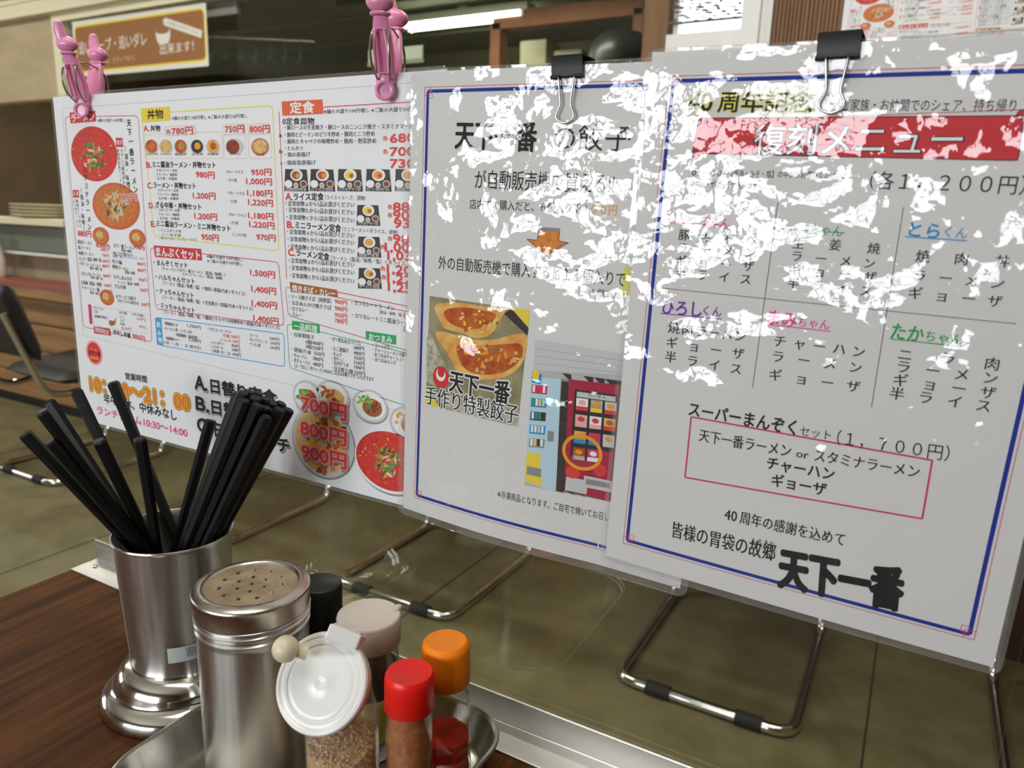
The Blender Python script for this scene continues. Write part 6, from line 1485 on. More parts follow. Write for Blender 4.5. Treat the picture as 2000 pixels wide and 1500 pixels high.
PRINT_ANNIVERSARY=[
('t','40',22.4,25.4,35.0,25.1,9.6,'k',3,3),
('t','周年記念',38.2,25.4,83.9,26.3,9.7,'k',3,3),
('t','40',22.4,25.4,35.0,25.1,9.6,'yel',9,2),
('t','周年記念',38.2,25.4,83.9,26.3,9.7,'yel',9,2),
('t','ご家族・お仲間でのシェア、持ち帰り',97.3,27.6,167.4,28.7,5.3,'k',1,3),
('l',87.7,33.1,171.1,30.4,0.35,'red',2),
('p',[(29.0,33.3),(171.0,32.9),(172.2,51.6),(27.3,51.0)],'ban',1),
('o',[(29.0,33.3),(171.0,32.9),(172.2,51.6),(27.3,51.0)],0.4,'dk',2,3),
('e',29.5,51.7,1.9,2.3,'ban',2),
('r',29.5,51.7,1.9,2.3,0.4,'dk',3),
('e',170.2,32.5,1.9,1.9,'ban',2),
('r',170.2,32.5,1.9,1.9,0.4,'dk',3),
('t','復刻メニュー',58.6,43.8,149.7,42.8,14.4,'w',1,5),
('t','復刻メニュー',58.3,43.8,149.9,42.8,14.4,'dk',5,4),
('t','◎ラーメンは、【醤油・みそ・塩】の中からお選びください。',28.4,60.6,103.2,60.0,3.5,'k',0,3),
('t','◎ギョーザは、５ケ入りです。',28.2,66.2,64.1,66.4,3.6,'k',0,3),
('t','（各１，２００円）',114.8,61.7,176.9,61.9,8.1,'k',1,3),
('l',17.0,122.9,184.4,122.2,0.3,'k',2),
('l',74.1,73.8,74.0,170.7,0.3,'k',2),
('l',130.9,73.5,132.2,171.0,0.3,'k',2),
('t','ちゃん',36.1,84.9,51.4,85.9,5.8,'pnk',1,3),
('l',18.9,87.0,52.1,86.9,0.4,'pnk',2),
('t','ちゃん',91.7,85.7,106.2,86.3,5.4,'grn',1,3),
('l',76.4,86.9,107.3,86.9,0.4,'grn',2),
('t','とら',134.9,83.2,147.6,83.6,7.0,'blu',3,3),
('t','くん',149.5,83.5,158.7,83.8,5.0,'blu',1,3),
('l',133.7,86.9,158.9,87.0,0.5,'blu',2),
('c','豚',27.9,93.2,5.7,'k',2,3),
('c','キ',39.9,93.5,5.6,'k',2,3),
('c','ャ',51.9,93.5,5.5,'k',2,3),
('c','ベ',63.6,92.9,5.4,'k',2,3),
('c','ラ',27.8,100.1,5.7,'k',2,3),
('c','ー',40.2,100.0,5.6,'k',2,3),
('c','メ',52.3,99.9,5.6,'k',2,3),
('c','ン',64.0,99.7,5.5,'k',2,3),
('c','ギ',27.7,107.0,5.8,'k',2,3),
('c','ョ',40.0,106.9,5.7,'k',2,3),
('c','ー',52.0,106.8,5.6,'k',2,3),
('c','ザ',63.6,106.7,5.5,'k',2,3),
('c','半',28.2,113.6,5.8,'k',2,3),
('c','ラ',40.2,113.6,5.7,'k',2,3),
('c','イ',51.8,113.6,5.6,'k',2,3),
('c','ス',63.2,113.6,5.6,'k',2,3),
('c','生',86.7,93.4,5.5,'k',2,3),
('c','姜',103.9,92.9,5.4,'k',2,3),
('c','焼',121.3,93.3,5.3,'k',2,3),
('c','ラ',86.9,99.7,5.3,'k',2,3),
('c','ー',98.4,100.0,5.3,'k',2,3),
('c','メ',109.7,100.2,5.2,'k',2,3),
('c','ン',120.6,100.5,5.1,'k',2,3),
('c','ギ',86.8,106.5,5.4,'k',2,3),
('c','ョ',98.8,106.6,5.3,'k',2,3),
('c','ー',110.5,106.7,5.2,'k',2,3),
('c','ザ',121.8,106.8,5.1,'k',2,3),
('c','半',87.0,113.2,5.4,'k',2,3),
('c','ラ',98.7,113.4,5.3,'k',2,3),
('c','イ',110.0,113.7,5.3,'k',2,3),
('c','ス',121.0,113.9,5.2,'k',2,3),
('c','焼',142.6,95.3,5.6,'k',2,3),
('c','肉',158.3,95.2,5.5,'k',2,3),
('c','丼',174.1,95.0,5.4,'k',2,3),
('c','ラ',142.6,104.4,5.7,'k',2,3),
('c','ー',153.5,104.5,5.6,'k',2,3),
('c','メ',164.0,104.6,5.5,'k',2,3),
('c','ン',174.2,104.7,5.5,'k',2,3),
('c','ギ',142.3,112.7,5.8,'k',2,3),
('c','ョ',153.3,112.8,5.7,'k',2,3),
('c','ー',164.1,112.9,5.6,'k',2,3),
('c','ザ',174.5,113.0,5.5,'k',2,3),
('t','ひろし',19.8,132.9,42.0,132.3,8.4,'pur',3,3),
('t','くん',42.8,132.5,52.8,132.2,5.5,'pur',2,3),
('l',19.1,137.0,53.3,136.0,0.5,'pur',2),
('c','焼',27.8,144.0,6.3,'k',2,3),
('c','肉',35.3,144.0,6.2,'k',2,3),
('c','ラ',42.8,144.0,6.2,'k',2,3),
('c','ー',50.1,143.9,6.1,'k',2,3),
('c','メ',57.3,143.9,6.1,'k',2,3),
('c','ン',64.3,143.8,6.0,'k',2,3),
('c','ギ',27.5,152.5,6.3,'k',2,3),
('c','ョ',40.1,152.8,6.2,'k',2,3),
('c','ー',52.3,153.1,6.2,'k',2,3),
('c','ザ',64.2,153.3,6.1,'k',2,3),
('c','半',27.6,160.7,6.4,'k',2,3),
('c','ラ',40.1,161.1,6.3,'k',2,3),
('c','イ',52.3,161.5,6.2,'k',2,3),
('c','ス',64.1,161.8,6.1,'k',2,3),
('t','まみ',77.3,131.8,91.1,132.2,7.9,'pnk',3,3),
('t','ちゃん',92.2,132.6,107.1,132.4,5.2,'pnk',2,3),
('l',77.1,135.9,108.1,135.6,0.5,'pnk',2),
('c','チ',84.6,143.8,6.1,'k',2,3),
('c','ャ',94.4,143.8,6.1,'k',2,3),
('c','ー',103.9,143.8,6.0,'k',2,3),
('c','ハ',113.3,143.8,5.9,'k',2,3),
('c','ン',122.4,143.9,5.9,'k',2,3),
('c','ラ',84.7,152.0,6.2,'k',2,3),
('c','ー',97.6,152.0,6.1,'k',2,3),
('c','メ',110.1,152.0,6.0,'k',2,3),
('c','ン',122.2,152.0,5.9,'k',2,3),
('c','ギ',84.7,161.9,6.3,'k',2,3),
('c','ョ',97.7,161.9,6.2,'k',2,3),
('c','ー',110.3,161.8,6.1,'k',2,3),
('c','ザ',122.5,161.7,6.0,'k',2,3),
('t','たか',135.2,131.6,148.9,132.1,7.8,'grn',3,3),
('t','ちゃん',149.8,132.2,165.1,132.3,5.3,'grn',2,3),
('l',134.9,135.7,165.6,135.4,0.5,'grn',2),
('c','ニ',142.7,142.5,6.2,'k',2,3),
('c','ラ',160.8,141.6,6.0,'k',2,3),
('c','肉',178.6,141.6,5.9,'k',2,3),
('c','ラ',143.0,148.5,6.2,'k',2,3),
('c','ー',155.5,148.4,6.1,'k',2,3),
('c','メ',167.5,148.4,6.0,'k',2,3),
('c','ン',179.2,148.3,5.9,'k',2,3),
('c','ギ',142.8,155.2,6.3,'k',2,3),
('c','ョ',155.4,155.2,6.2,'k',2,3),
('c','ー',167.6,155.2,6.1,'k',2,3),
('c','ザ',179.4,155.2,6.0,'k',2,3),
('c','半',142.3,162.1,6.3,'k',2,3),
('c','ラ',154.8,161.9,6.2,'k',2,3),
('c','イ',166.9,161.8,6.1,'k',2,3),
('c','ス',178.7,161.7,6.0,'k',2,3),
('t','スーパーまんぞく',41.3,188.4,98.7,188.3,8.2,'k',3,3),
('t','セット',100.9,189.3,115.9,189.0,5.4,'k',1,3),
('t','（１，７００円）',118.9,189.3,169.2,187.6,7.8,'k',1,3),
('o',[(43.0,192.9),(162.6,192.4),(163.3,223.0),(43.5,229.0)],0.9,'mag',0,2),
('t','天下一番ラーメン',48.7,202.4,97.9,201.5,7.2,'k',2,3),
('t','or',100.8,201.8,106.9,201.6,4.7,'k',2,3),
('t','スタミナラーメン',109.9,201.0,158.3,199.5,6.7,'k',2,3),
('t','チャーハン',86.9,210.3,120.6,209.3,7.0,'k',3,3),
('t','ギョーザ',90.5,219.2,118.0,218.5,7.0,'k',3,3),
('t','40',68.3,245.0,75.1,244.8,6.6,'k',2,3),
('t','周年の感謝を込めて',76.8,244.7,130.7,243.5,7.2,'k',2,3),
('t','皆様の胃袋の故郷',39.9,262.2,98.0,260.4,9.8,'k',2,3),
('t','ふるさと',84.2,256.6,96.5,255.6,3.6,'k',2,3),
('t','天下一番',101.4,267.7,160.8,263.0,22.3,'k',7,3),
]# ------------------------------------------------------------------ printed sheets
def dmat(n, col, **k): return mat('ink_'+n, col, .6, spec=.25, **k)
INK = dict(k=(.018, .018, .018), dk=(.03, .028, .028), red=(.72, .055, .05), ored=(.85, .16, .02), w=(.88, .88, .88), ban=(.62, .045, .055), yel=(.80, .74, .12), yel2=(.85, .66, .06), yelb=(.86, .78, .10), pnk=(.80, .07, .30), pnl=(.85, .45, .45),
           grn=(.03, .36, .10), grn2=(.03, .40, .12), blu=(.02, .28, .62), blu2=(.05, .38, .72), pur=(.20, .04, .42), mag=(.62, .05, .14), org=(.88, .35, .02), orr=(.80, .13, .05), orgl=(.85, .55, .25), gry=(.28, .28, .28), lgr=(.60, .61, .62), lgr2=(.50, .50, .51),
           brn=(.38, .14, .04), navy=(.015, .035, .30), lred=(.70, .035, .05), mred=(.40, .025, .06), dkb=(.05, .04, .035), skyb=(.50, .70, .80), pap=(.80, .80, .80), bowlr=(.62, .12, .06), paper=(.72, .715, .70), sgn=(.33, .145, .05), cream=(.80, .78, .70), whitepaper=(.86, .86, .88))
for n_, c_ in INK.items(): dmat(n_, c_)
flat = lambda u, v: 0.0
def food(n, a, c, sc_, var=.5): dmat(n, a, var=var, vscale=sc_, vcol=c)
food('orgd', (.80, .30, .05), (.62, .20, .03), 200); food('pho', (.38, .34, .20), (.22, .20, .10), 60); food('ric', (.62, .60, .48), (.30, .29, .20), 260)
food('gyo', (.86, .56, .18), (.72, .30, .06), 90); food('gyb', (.66, .17, .03), (.42, .06, .015), 120); food('brnr', (.36, .07, .03), (.20, .03, .02), 300)
food('sred', (.72, .065, .04), (.55, .03, .025), 260); food('sorg', (.70, .22, .05), (.55, .14, .03), 260); food('top1', (.60, .35, .10), (.25, .16, .03), 500); food('top2', (.12, .20, .04), (.03, .07, .015), 420)
food('top3', (.85, .80, .70), (.65, .35, .2), 420); food('top4', (.70, .30, .10), (.28, .22, .06), 420); food('top5', (.80, .62, .30), (.55, .30, .08), 420); food('top6', (.50, .60, .10), (.28, .42, .05), 400)
def ink(n): return MATS['ink_'+n]
_tc = bpy.data.curves.new('text', 'FONT'); _to = bpy.data.objects.new('text', _tc); C.objects.link(_to)
_tc.fill_mode = 'FRONT'; _tc.size = 1.0
_cache = {}
def glyphs(s, bold, res):
    key = (s, res)
    if key not in _cache:
        _tc.body = s; _tc.resolution_u = res; _tc.update_tag()
        dg = bpy.context.evaluated_depsgraph_get(); dg.update()
        ev = _to.evaluated_get(dg); me = ev.to_mesh()
        _cache[key] = ([(v.co.x, v.co.y) for v in me.vertices], [tuple(p.vertices) for p in me.polygons]); ev.to_mesh_clear()
    return _cache[key]
def shifts(bold):
    """stroke weight: the same glyphs printed several times, slightly apart"""
    r = bold*.0065
    if bold <= 1: return [(0, 0)]
    if bold == 2: return [(-r*.8, 0), (r*.8, 0)]
    n = 6 if bold < 7 else 14
    return [(r*math.cos(2*PI*i/n), r*math.sin(2*PI*i/n)) for i in range(n)]+([(0, 0)] if bold >= 7 else [])
STEP = .06
def printed(name, W, H, data, bend, parent, nu=28, nv=36, paper='paper', back=.25):
    b = MB()
    P = lambda u, v, d: (u/1000, -(d+bend(u, v))/1000, -v/1000)
    vs = []; fs = []
    for j in range(nv+1):
        for i in range(nu+1): vs.append(P(W*i/nu, H*j/nv, 0))
    for j in range(nv+1):
        for i in range(nu+1): vs.append(P(W*i/nu, H*j/nv, -back))
    q = (nu+1)*(nv+1)
    for j in range(nv):
        for i in range(nu):
            a = j*(nu+1)+i; fs.append((a, a+1, a+nu+2, a+nu+1)); fs.append((a+q, a+nu+1+q, a+nu+2+q, a+1+q))
    b.add(vs, fs, ink(paper), True)
    def poly(pts, c, l):
        xs_, ys_ = [p[0] for p in pts], [p[1] for p in pts]
        if bend is flat or max(max(xs_)-min(xs_), max(ys_)-min(ys_)) < 14: b.add([P(x, y, l*STEP) for x, y in pts], [tuple(range(len(pts)))], ink(c)); return
        bm = bmesh.new(); bm.faces.new([bm.verts.new((x, y, 0)) for x, y in pts])      # cut so that it follows the curl of the paper
        for ax_, lo, hi in ((0, min(xs_), max(xs_)), (1, min(ys_), max(ys_))):
            t_ = math.ceil(lo/7)*7
            while t_ < hi:
                co = (t_, 0, 0) if ax_ == 0 else (0, t_, 0); no = (1, 0, 0) if ax_ == 0 else (0, 1, 0)
                bmesh.ops.bisect_plane(bm, geom=bm.verts[:]+bm.edges[:]+bm.faces[:], plane_co=co, plane_no=no, dist=1e-5); t_ += 7
        bm.verts.index_update(); b.add([P(v.co.x, v.co.y, l*STEP) for v in bm.verts], [tuple(v.index for v in f.verts) for f in bm.faces], ink(c)); bm.free()
    def strip(pts, wd, c, l, closed=False):
        n = len(pts); vs = []; fs = []
        for i in range(n):
            p0 = pts[i-1] if (i or closed) else pts[i]; p1 = pts[(i+1) % n] if (i < n-1 or closed) else pts[i]
            tx, ty = p1[0]-p0[0], p1[1]-p0[1]; ln = math.hypot(tx, ty) or 1; nx, ny = -ty/ln*wd/2, tx/ln*wd/2
            vs += [P(pts[i][0]+nx, pts[i][1]+ny, l*STEP), P(pts[i][0]-nx, pts[i][1]-ny, l*STEP)]
        for i in range(n if closed else n-1):
            j = (i+1) % n; fs.append((2*i, 2*i+1, 2*j+1, 2*j))
        b.add(vs, fs, ink(c))
    for e in data:
        k = e[0]
        if k == 'p': poly(e[1], e[2], e[3])
        elif k == 'l':
            n = max(2, int(math.hypot(e[3]-e[1], e[4]-e[2])/8)+1); strip([(e[1]+(e[3]-e[1])*i/(n-1), e[2]+(e[4]-e[2])*i/(n-1)) for i in range(n)], e[5], e[6], e[7])
        elif k == 'o':
            pts = e[1]
            if e[4]:
                out = []; n = len(pts)
                for i in range(n):
                    a, o, c = Vector(pts[i-1]), Vector(pts[i]), Vector(pts[(i+1) % n]); p, q2 = o+(a-o).normalized()*e[4], o+(c-o).normalized()*e[4]
                    for t in (0, .2, .4, .6, .8, 1): out.append(tuple(p*(1-t)**2+o*2*t*(1-t)+q2*t*t))
                pts = out; strip(pts, e[2], e[3], e[5], True)
            else:
                for i in range(len(pts)):
                    a, c = pts[i], pts[(i+1) % len(pts)]; n = max(2, int(math.hypot(c[0]-a[0], c[1]-a[1])/8)+1)
                    strip([(a[0]+(c[0]-a[0])*t/(n-1), a[1]+(c[1]-a[1])*t/(n-1)) for t in range(n)], e[2], e[3], e[5])
        elif k == 'e': poly([(e[1]+e[3]*math.cos(2*PI*i/40), e[2]+e[4]*math.sin(2*PI*i/40)) for i in range(40)], e[5], e[6])
        elif k == 'r': strip([(e[1]+e[3]*math.cos(2*PI*i/48), e[2]+e[4]*math.sin(2*PI*i/48)) for i in range(48)], e[5], e[6], e[7], True)
        elif k in 'tc':
            if k == 't': s, u0, v0, u1, v1, h, c, bo, l = e[1:]
            else: s, u0, v0, h, c, bo, l = e[1:]; u1, v1 = u0, v0
            vv, ff = glyphs(s, bo, 1 if h < 3 else (2 if h < 8 else 4))
            if not vv: continue
            xa = min(p[0] for p in vv); xb = max(p[0] for p in vv); sy = h/.90
            if k == 't': sx = math.hypot(u1-u0, v1-v0)/(xb-xa); ca, sa = (u1-u0), (v1-v0); ln = math.hypot(ca, sa); ca /= ln; sa /= ln
            else: sx = sy; ca, sa = 1, 0; u0 -= sx*(xa+xb)/2
            ya, yb = min(p[1] for p in vv), max(p[1] for p in vv)
            cy = .38
            if all(ord(ch) < 128 for ch in s): cy = .36; sy = h/.75 if k == 't' else sy
            for q_, (dx, dy) in enumerate(shifts(bo)):
                out = []
                for (x, y) in vv:
                    px, py = (x-(xa if k == 't' else 0))*sx+dx*sy, -(y-cy+dy)*sy
                    out.append(P(u0+px*ca-py*sa, v0+px*sa+py*ca, l*STEP+q_*.004))
                b.add(out, ff, ink(c))
    return b.build(name, parent, fix=False)
def pouch(name, W, H, mg, bend, parent, material, mgt=None, front=.95, back=.45, rc=6.0, nu=28):
    """clear laminating pouch round the sheet: a thin slab with rounded corners"""
    b = MB(); rows = []
    y0, y1 = -(mgt or mg), H+mg
    ys = [y0+rc*(1-math.cos(PI/2*i/6)) for i in range(6)]+[y0+rc+(y1-y0-2*rc)*i/34 for i in range(35)]+[y1-rc*(1-math.sin(PI/2*i/6)) for i in range(1, 7)]
    ys = sorted(set(round(t, 4) for t in ys) | {0.0, float(H)})
    for yv in ys:
        dv = max(0, y0+rc-yv, yv-(y1-rc)); ins = rc-math.sqrt(max(0, rc*rc-dv*dv))
        a, e = -mg+ins, W+mg-ins; rows.append([(a, yv)]+[(max(a+.01, 0)+(min(e-.01, W)-max(a+.01, 0))*i/(nu-2), yv) for i in range(nu-1)]+[(e, yv)])
    P = lambda u, v, d: (u/1000, -(d+bend(min(max(u, 0), W), min(max(v, 0), H)))/1000, -v/1000)
    vs = [P(u, v, front) for r in rows for (u, v) in r]; q = len(vs); vs += [P(u, v, -back) for r in rows for (u, v) in r]; fs = []; n = len(rows); m_ = nu+1
    edge = []
    for j in range(n-1):
        for i in range(nu):
            a = j*m_+i; tgt = edge if (i in (0, nu-1) or ys[j] < 0 or ys[j+1] > H) else fs
            tgt.append((a, a+1, a+m_+1, a+m_)); tgt.append((a+q, a+m_+q, a+m_+1+q, a+1+q))
    ring = [i for i in range(m_)]+[j*m_+nu for j in range(1, n)]+[(n-1)*m_+i for i in range(nu-1, -1, -1)]+[j*m_ for j in range(n-2, 0, -1)]
    for i in range(len(ring)): a, c = ring[i], ring[(i+1) % len(ring)]; edge.append((a, c, c+q, a+q))
    b.add(vs, fs, material, True); k = b.m(clear('laminate_margin', ior=1.5, rough=.06, veil=.06, bumps=[(40, .002, (1, 1, 1), 2.0)]))
    for f in edge: b.f.append(list(f)); b.mi.append(k); b.smooth.append(True)
    return b.build(name, parent, fix=False)
film_wavy = clear('laminate_wavy', ior=1.52, rough=.02, gain=1.0, bumps=[(17, .0068, (1, 1, 1.5), 1.4), (60, .00085, (1, 1, 1.2), 2.0), (210, .00008, (1, 1, 1), 2.0)])
film_flat = clear('laminate_flat', ior=1.45, rough=.32, gain=.7, bumps=[(8, .0003, (1, 1, 1), 1.0)])
def frame_data(x0, y0, x1, y1):
    o = []
    o.append(('o', [(x0+1, y0+1), (x1-1, y0+1), (x1-1, y1-1), (x0+1, y1-1)], 2.0, 'navy', 0, 1))
    o.append(('o', [(x0-1.4, y0-1.4), (x1+1.4, y0-1.4), (x1+1.4, y1+1.4), (x0-1.4, y1+1.4)], .35, 'mag', 0, 1))
    for cx, cy, sx, sy in ((x0, y0, 1, 1), (x1, y0, -1, 1), (x0, y1, 1, -1), (x1, y1, -1, -1)):
        o.append(('o', [(cx-1.4*sx, cy-1.4*sy), (cx+3.2*sx, cy-1.4*sy), (cx+3.2*sx, cy+3.2*sy), (cx-1.4*sx, cy+3.2*sy)], .3, 'mag', 0, 2))
        o.append(('o', [(cx+1.6*sx, cy+1.2*sy), (cx+5*sx, cy+1.2*sy), (cx+5*sx, cy+5*sy), (cx+1.6*sx, cy+5*sy)], .3, 'mag', 0, 2))
    return o
menu = thing('menu_sheet', 'large landscape food menu sheet hung left on the clear panel with two pink pegs', 'menu', (.0612, -.0035, .4481), None, (0, .0051, 0))
printed('printed_sheet', 420, 297, PRINT_MENU, flat, menu, paper='whitepaper'); pouch('laminate_pouch', 420, 297, 2.2, flat, menu, film_flat)
bendM = lambda u, v: 3.0*(max(0, v)/297)**3*math.sin(PI*min(1, max(0, u)/150))+1.2*math.sin(PI*min(1, max(0, u)/150))*(max(0, v)/297)
gy = thing('poster', 'laminated gyoza notice with orange arrow and dumpling photo under the middle binder clip', 'poster', (.4569, -.0065, .4451), None, (0, .0248, 0))
printed('printed_sheet', 206, 296, frame_data(11.6, 10.6, 194, 284)+PRINT_GYOZA, bendM, gy); pouch('laminate_pouch', 206, 296, 4.5, bendM, gy, film_wavy, 1.6)
bendR = lambda u, v: 1.3*math.sin(PI*u/206)*(v/291)+.5*math.sin(PI*2*v/291)
an = thing('poster', 'laminated set menu notice with red banner under the right-hand binder clip', 'poster', (.6161, -.0095, .4452), None, (0, .0273, 0))
printed('printed_sheet', 205.5, 291, frame_data(12, 13.7, 194, 278), bendR, an) if 0 else printed('printed_sheet', 205.5, 291, frame_data(12, 13.7, 194, 278)+PRINT_ANNIVERSARY, bendR, an)
pouch('laminate_pouch', 205.5, 291, 3.5, bendR, an, film_wavy, 1.5)
far = copy_tree(menu); far.location = (.5055, RY-.014, .944); far.rotation_euler = (0, 0, 0)
far['label'] = 'food menu sheet taped on the brown slatted wall at upper right'
# brown sign stuck to the kitchen window
SIGN = [('p', [(18, 26), (868, 22), (868, 205), (18, 208)], 'sgn', 1), ('o', [(14, 22), (872, 18), (872, 209), (14, 212)], 8, 'yel2', 26, 2),
        ('t', '追いスープ・追いダレ', 32, 112, 510, 104, 52, 'cream', 2, 3), ('t', '出来ます！', 592, 152, 800, 150, 40, 'cream', 2, 3), ('t', 'ご希望の方は、スタッフまで。', 100, 176, 425, 172, 22, 'orgl', 1, 3),
        ('p', [(570, 84), (664, 80), (660, 112), (645, 132), (592, 134), (576, 116)], 'cream', 3), ('e', 617, 84, 40, 9, 'sgn', 4), ('p', [(622, 40), (640, 34), (855, 98), (848, 126), (628, 62)], 'cream', 3), ('t', 'お気軽にお声がけください', 650, 52, 838, 107, 14, 'gry', 1, 4)]
sg = thing('sign', 'brown and white paper sign with a bowl drawing on the kitchen window at upper left', 'sign', (-2.7366, PY-.046, 1.1458), None, (0, .008, 0))
printed('printed_sheet', 884, 232, SIGN, flat, sg, nu=40, nv=6, paper='cream')

# ------------------------------------------------------------------ table, clear panel and its rail
tb = thing('table', 'dark brown wooden dining table carrying the clear panel and the condiment tray', 'table', (.0515, -.75, FLOOR))
b = MB(); b.box((.48, .3785, .69-.015), (.96, .757, .03), table_m); b.build('tabletop', tb, .002)
for x in (.06, .90):
    for yv in (.06, .70):
        b = MB(); b.box((x, yv, .33), (.045, .045, .66), blackv); b.build('leg', tb, .003)
pn = thing('divider_panel', 'clear acrylic divider panel standing on the far edge of the table', 'panel', (.0538, 0, 0))
b = MB(); b.box((.3857, .0017, .2230), (.7714, .003, .4445), clear('acrylic', (.965, .975, .95), 1.49)); b.build('sheet', pn, .0006, 2)
b = MB(); b.prism([(-.0285, .0), (-.0285, .0016), (-.0020, .0016), (-.0020, .023), (-.0003, .023), (-.0003, .0)], 0, 0, .772, alu)
b.build('angle_rail', pn, .0005)
for x in (.017, .755):
    b = MB(); b.lathe([(.0034, .0), (.0032, .0009), (.002, .0016), (0, .0018)], chrome, c=(x, -.0135, .0016), n=20); b.box((x, -.0135, .0033), (.0045, .0006, .0004), kdark); b.build('screw', pn)

# ------------------------------------------------------------------ pegs and clips
pink = mat('pink_plastic', (.80, .30, .50), .28, sss=.3, coat=.2); springm = mat('spring_wire', (.32, .30, .24), .35, .9)
def peg(name, loc, rz, label):
    t = thing(name, label, 'clothes peg', loc, None, (0, 0, rz))
    for s in (-1, 1):
        b = MB(); bars = [(-.019, .0085), (-.012, .0078), (-.002, .0085), (.010, .0110), (.022, .0150), (.034, .0190), (.041, .0215)]
        wd = [.0050, .0062, .0068, .0070, .0066, .0056, .0044]; th = [.0030, .0034, .0038, .0042, .0042, .0040, .0036]
        vs = []; fs = []; n = 12
        for (z, yv), w_, t_ in zip(bars, wd, th):
            for i in range(n):
                a = 2*PI*i/n; cx = abs(math.cos(a))**.6*(1 if math.cos(a) > 0 else -1); cy = abs(math.sin(a))**.6*(1 if math.sin(a) > 0 else -1)
                vs.append((cx*w_, s*yv+cy*t_, z))
        for j in range(len(bars)-1):
            for i in range(n): fs.append((j*n+i, j*n+(i+1) % n, (j+1)*n+(i+1) % n, (j+1)*n+i))
        fs += [tuple(range(n)), tuple(range((len(bars)-1)*n, len(bars)*n))]
        b.add(vs, fs, pink, True)
        # raised rim of the long recess and the oval jaw tip
        b.tube([(-.004, s*.0155, -.004), (-.0045, s*.020, .014), (-.003, s*.0245, .030), (.003, s*.0245, .030), (.0045, s*.020, .014), (.004, s*.0155, -.004)], .0011, pink, 8, True)
        b.tube([(.0052*math.cos(2*PI*i/20), s*(.0118-.00025*0), -.018+.0072*math.sin(2*PI*i/20)) for i in range(20)], .0016, pink, 8, True)
        b.lathe([(0, -.0015), (.005, -.001), (.0055, .001), (0, .0012)], pink, c=(0, s*.0105, -.018), n=20, rot=Matrix.Rotation(PI/2, 3, 'X'), sy=1.35)
        b.build('jaw_lever', t)
        # plain knob: round bead with an upright finger tab on a ring collar
        b = MB(); b.ball((0, s*.0235, .0515), .0088, pink, sc_=(1, .85, .95))
        b.tube([(-.003, s*.0250, .056), (-.0042, s*.0262, .064), (-.0045, s*.0268, .0725)], .0036, pink, 14, rads=[.0048, .0044, .0034]); b.ball((-.0045, s*.0268, .0727), .0034, pink)
        b.tube([(.0050*math.cos(2*PI*i/20), s*.0230+.0044*math.sin(2*PI*i/20), .0420) for i in range(20)], .0017, pink, 8, True)
        b.build('knob', t)
    b = MB()
    for x in (-.0058, .0058):
        pts = [(x*.7, .0120, -.009), (x, .022, .000), (x*1.05, .0265, .014), (x*.9, .0240, .028), (x*.6, .0165, .0335), (x*.5, .0, .0365), (x*.6, -.0165, .0335), (x*.9, -.0240, .028), (x*1.05, -.0265, .014), (x, -.022, .000), (x*.7, -.0120, -.009)]
        b.tube(rounded(pts, .006, 4), .0008, springm, 8)
    b.build('spring', t); t.scale = (1.0, .85, .72); return t
peg('clothes_peg', (.1075, -.001, .4475), .42, 'pink plastic clothes peg gripping the left corner of the menu sheet')
peg('clothes_peg', (.4335, -.001, .4475), .42, 'pink plastic clothes peg on the menu sheet beside the gyoza notice')
clipm = mat('black_clip_steel', (.010, .010, .011), .38, spec=.3)
def clip(loc, label, front):
    t = thing('binder_clip', label, 'binder clip', loc); hw = .0095
    b = MB(); f, bk = -front, .0052
    prof = [(f-.0015, -.0110), (f-.0030, -.0008), (f-.0026, .0001), (f-.0018, .0003), (bk+.0018, .0003), (bk+.0026, .0001), (bk+.0030, -.0008), (bk+.0015, -.0110)]
    inner = [(bk+.0009, -.0110), (bk+.0023, -.0007), (bk+.0016, -.0003), (f-.0016, -.0003), (f-.0023, -.0007), (f-.0009, -.0110)]
    b.prism(prof+inner, 0, -hw, hw, clipm)
    for yv in (f-.0014, bk+.0014):
        for a, e in ((-hw-.0003, -.0042), (.0042, hw+.0003)): b.tube([(a, yv, -.0112), (e, yv, -.0112)], .0012, clipm, 12)
        b.tube([(-.004, yv+(.0006 if yv < 0 else -.0006), -.0112), (.004, yv+(.0006 if yv < 0 else -.0006), -.0112)], .0005, clipm, 8)
    b.build('spring_body', t)
    for yv, s in ((f-.0014, -1), (bk+.0014, 1)):
        b = MB(); yy = yv+s*.0004; y2 = yv+s*.0002
        pts = [(-.0085, yv, -.0112), (-.0048, yy, -.0112), (-.0046, yy, -.0140), (-.0030, y2, -.0262), (-.0058, y2, -.0315), (-.0050, y2, -.0345), (0, y2, -.0366), (.0050, y2, -.0345), (.0058, y2, -.0315), (.0030, y2, -.0262), (.0046, yy, -.0140), (.0048, yy, -.0112), (.0085, yv, -.0112)]
        b.tube(rounded(pts, .0022, 5), .00062, mat('clip_wire', (.50, .50, .50), .22, 1.0), 10); b.build('wire_handle', t)
    return t
clip((.5665, 0, .4472), 'small black binder clip holding the gyoza notice to the clear panel', .0078)
clip((.7082, 0, .4472), 'small black binder clip holding the notice with the red banner', .0112)

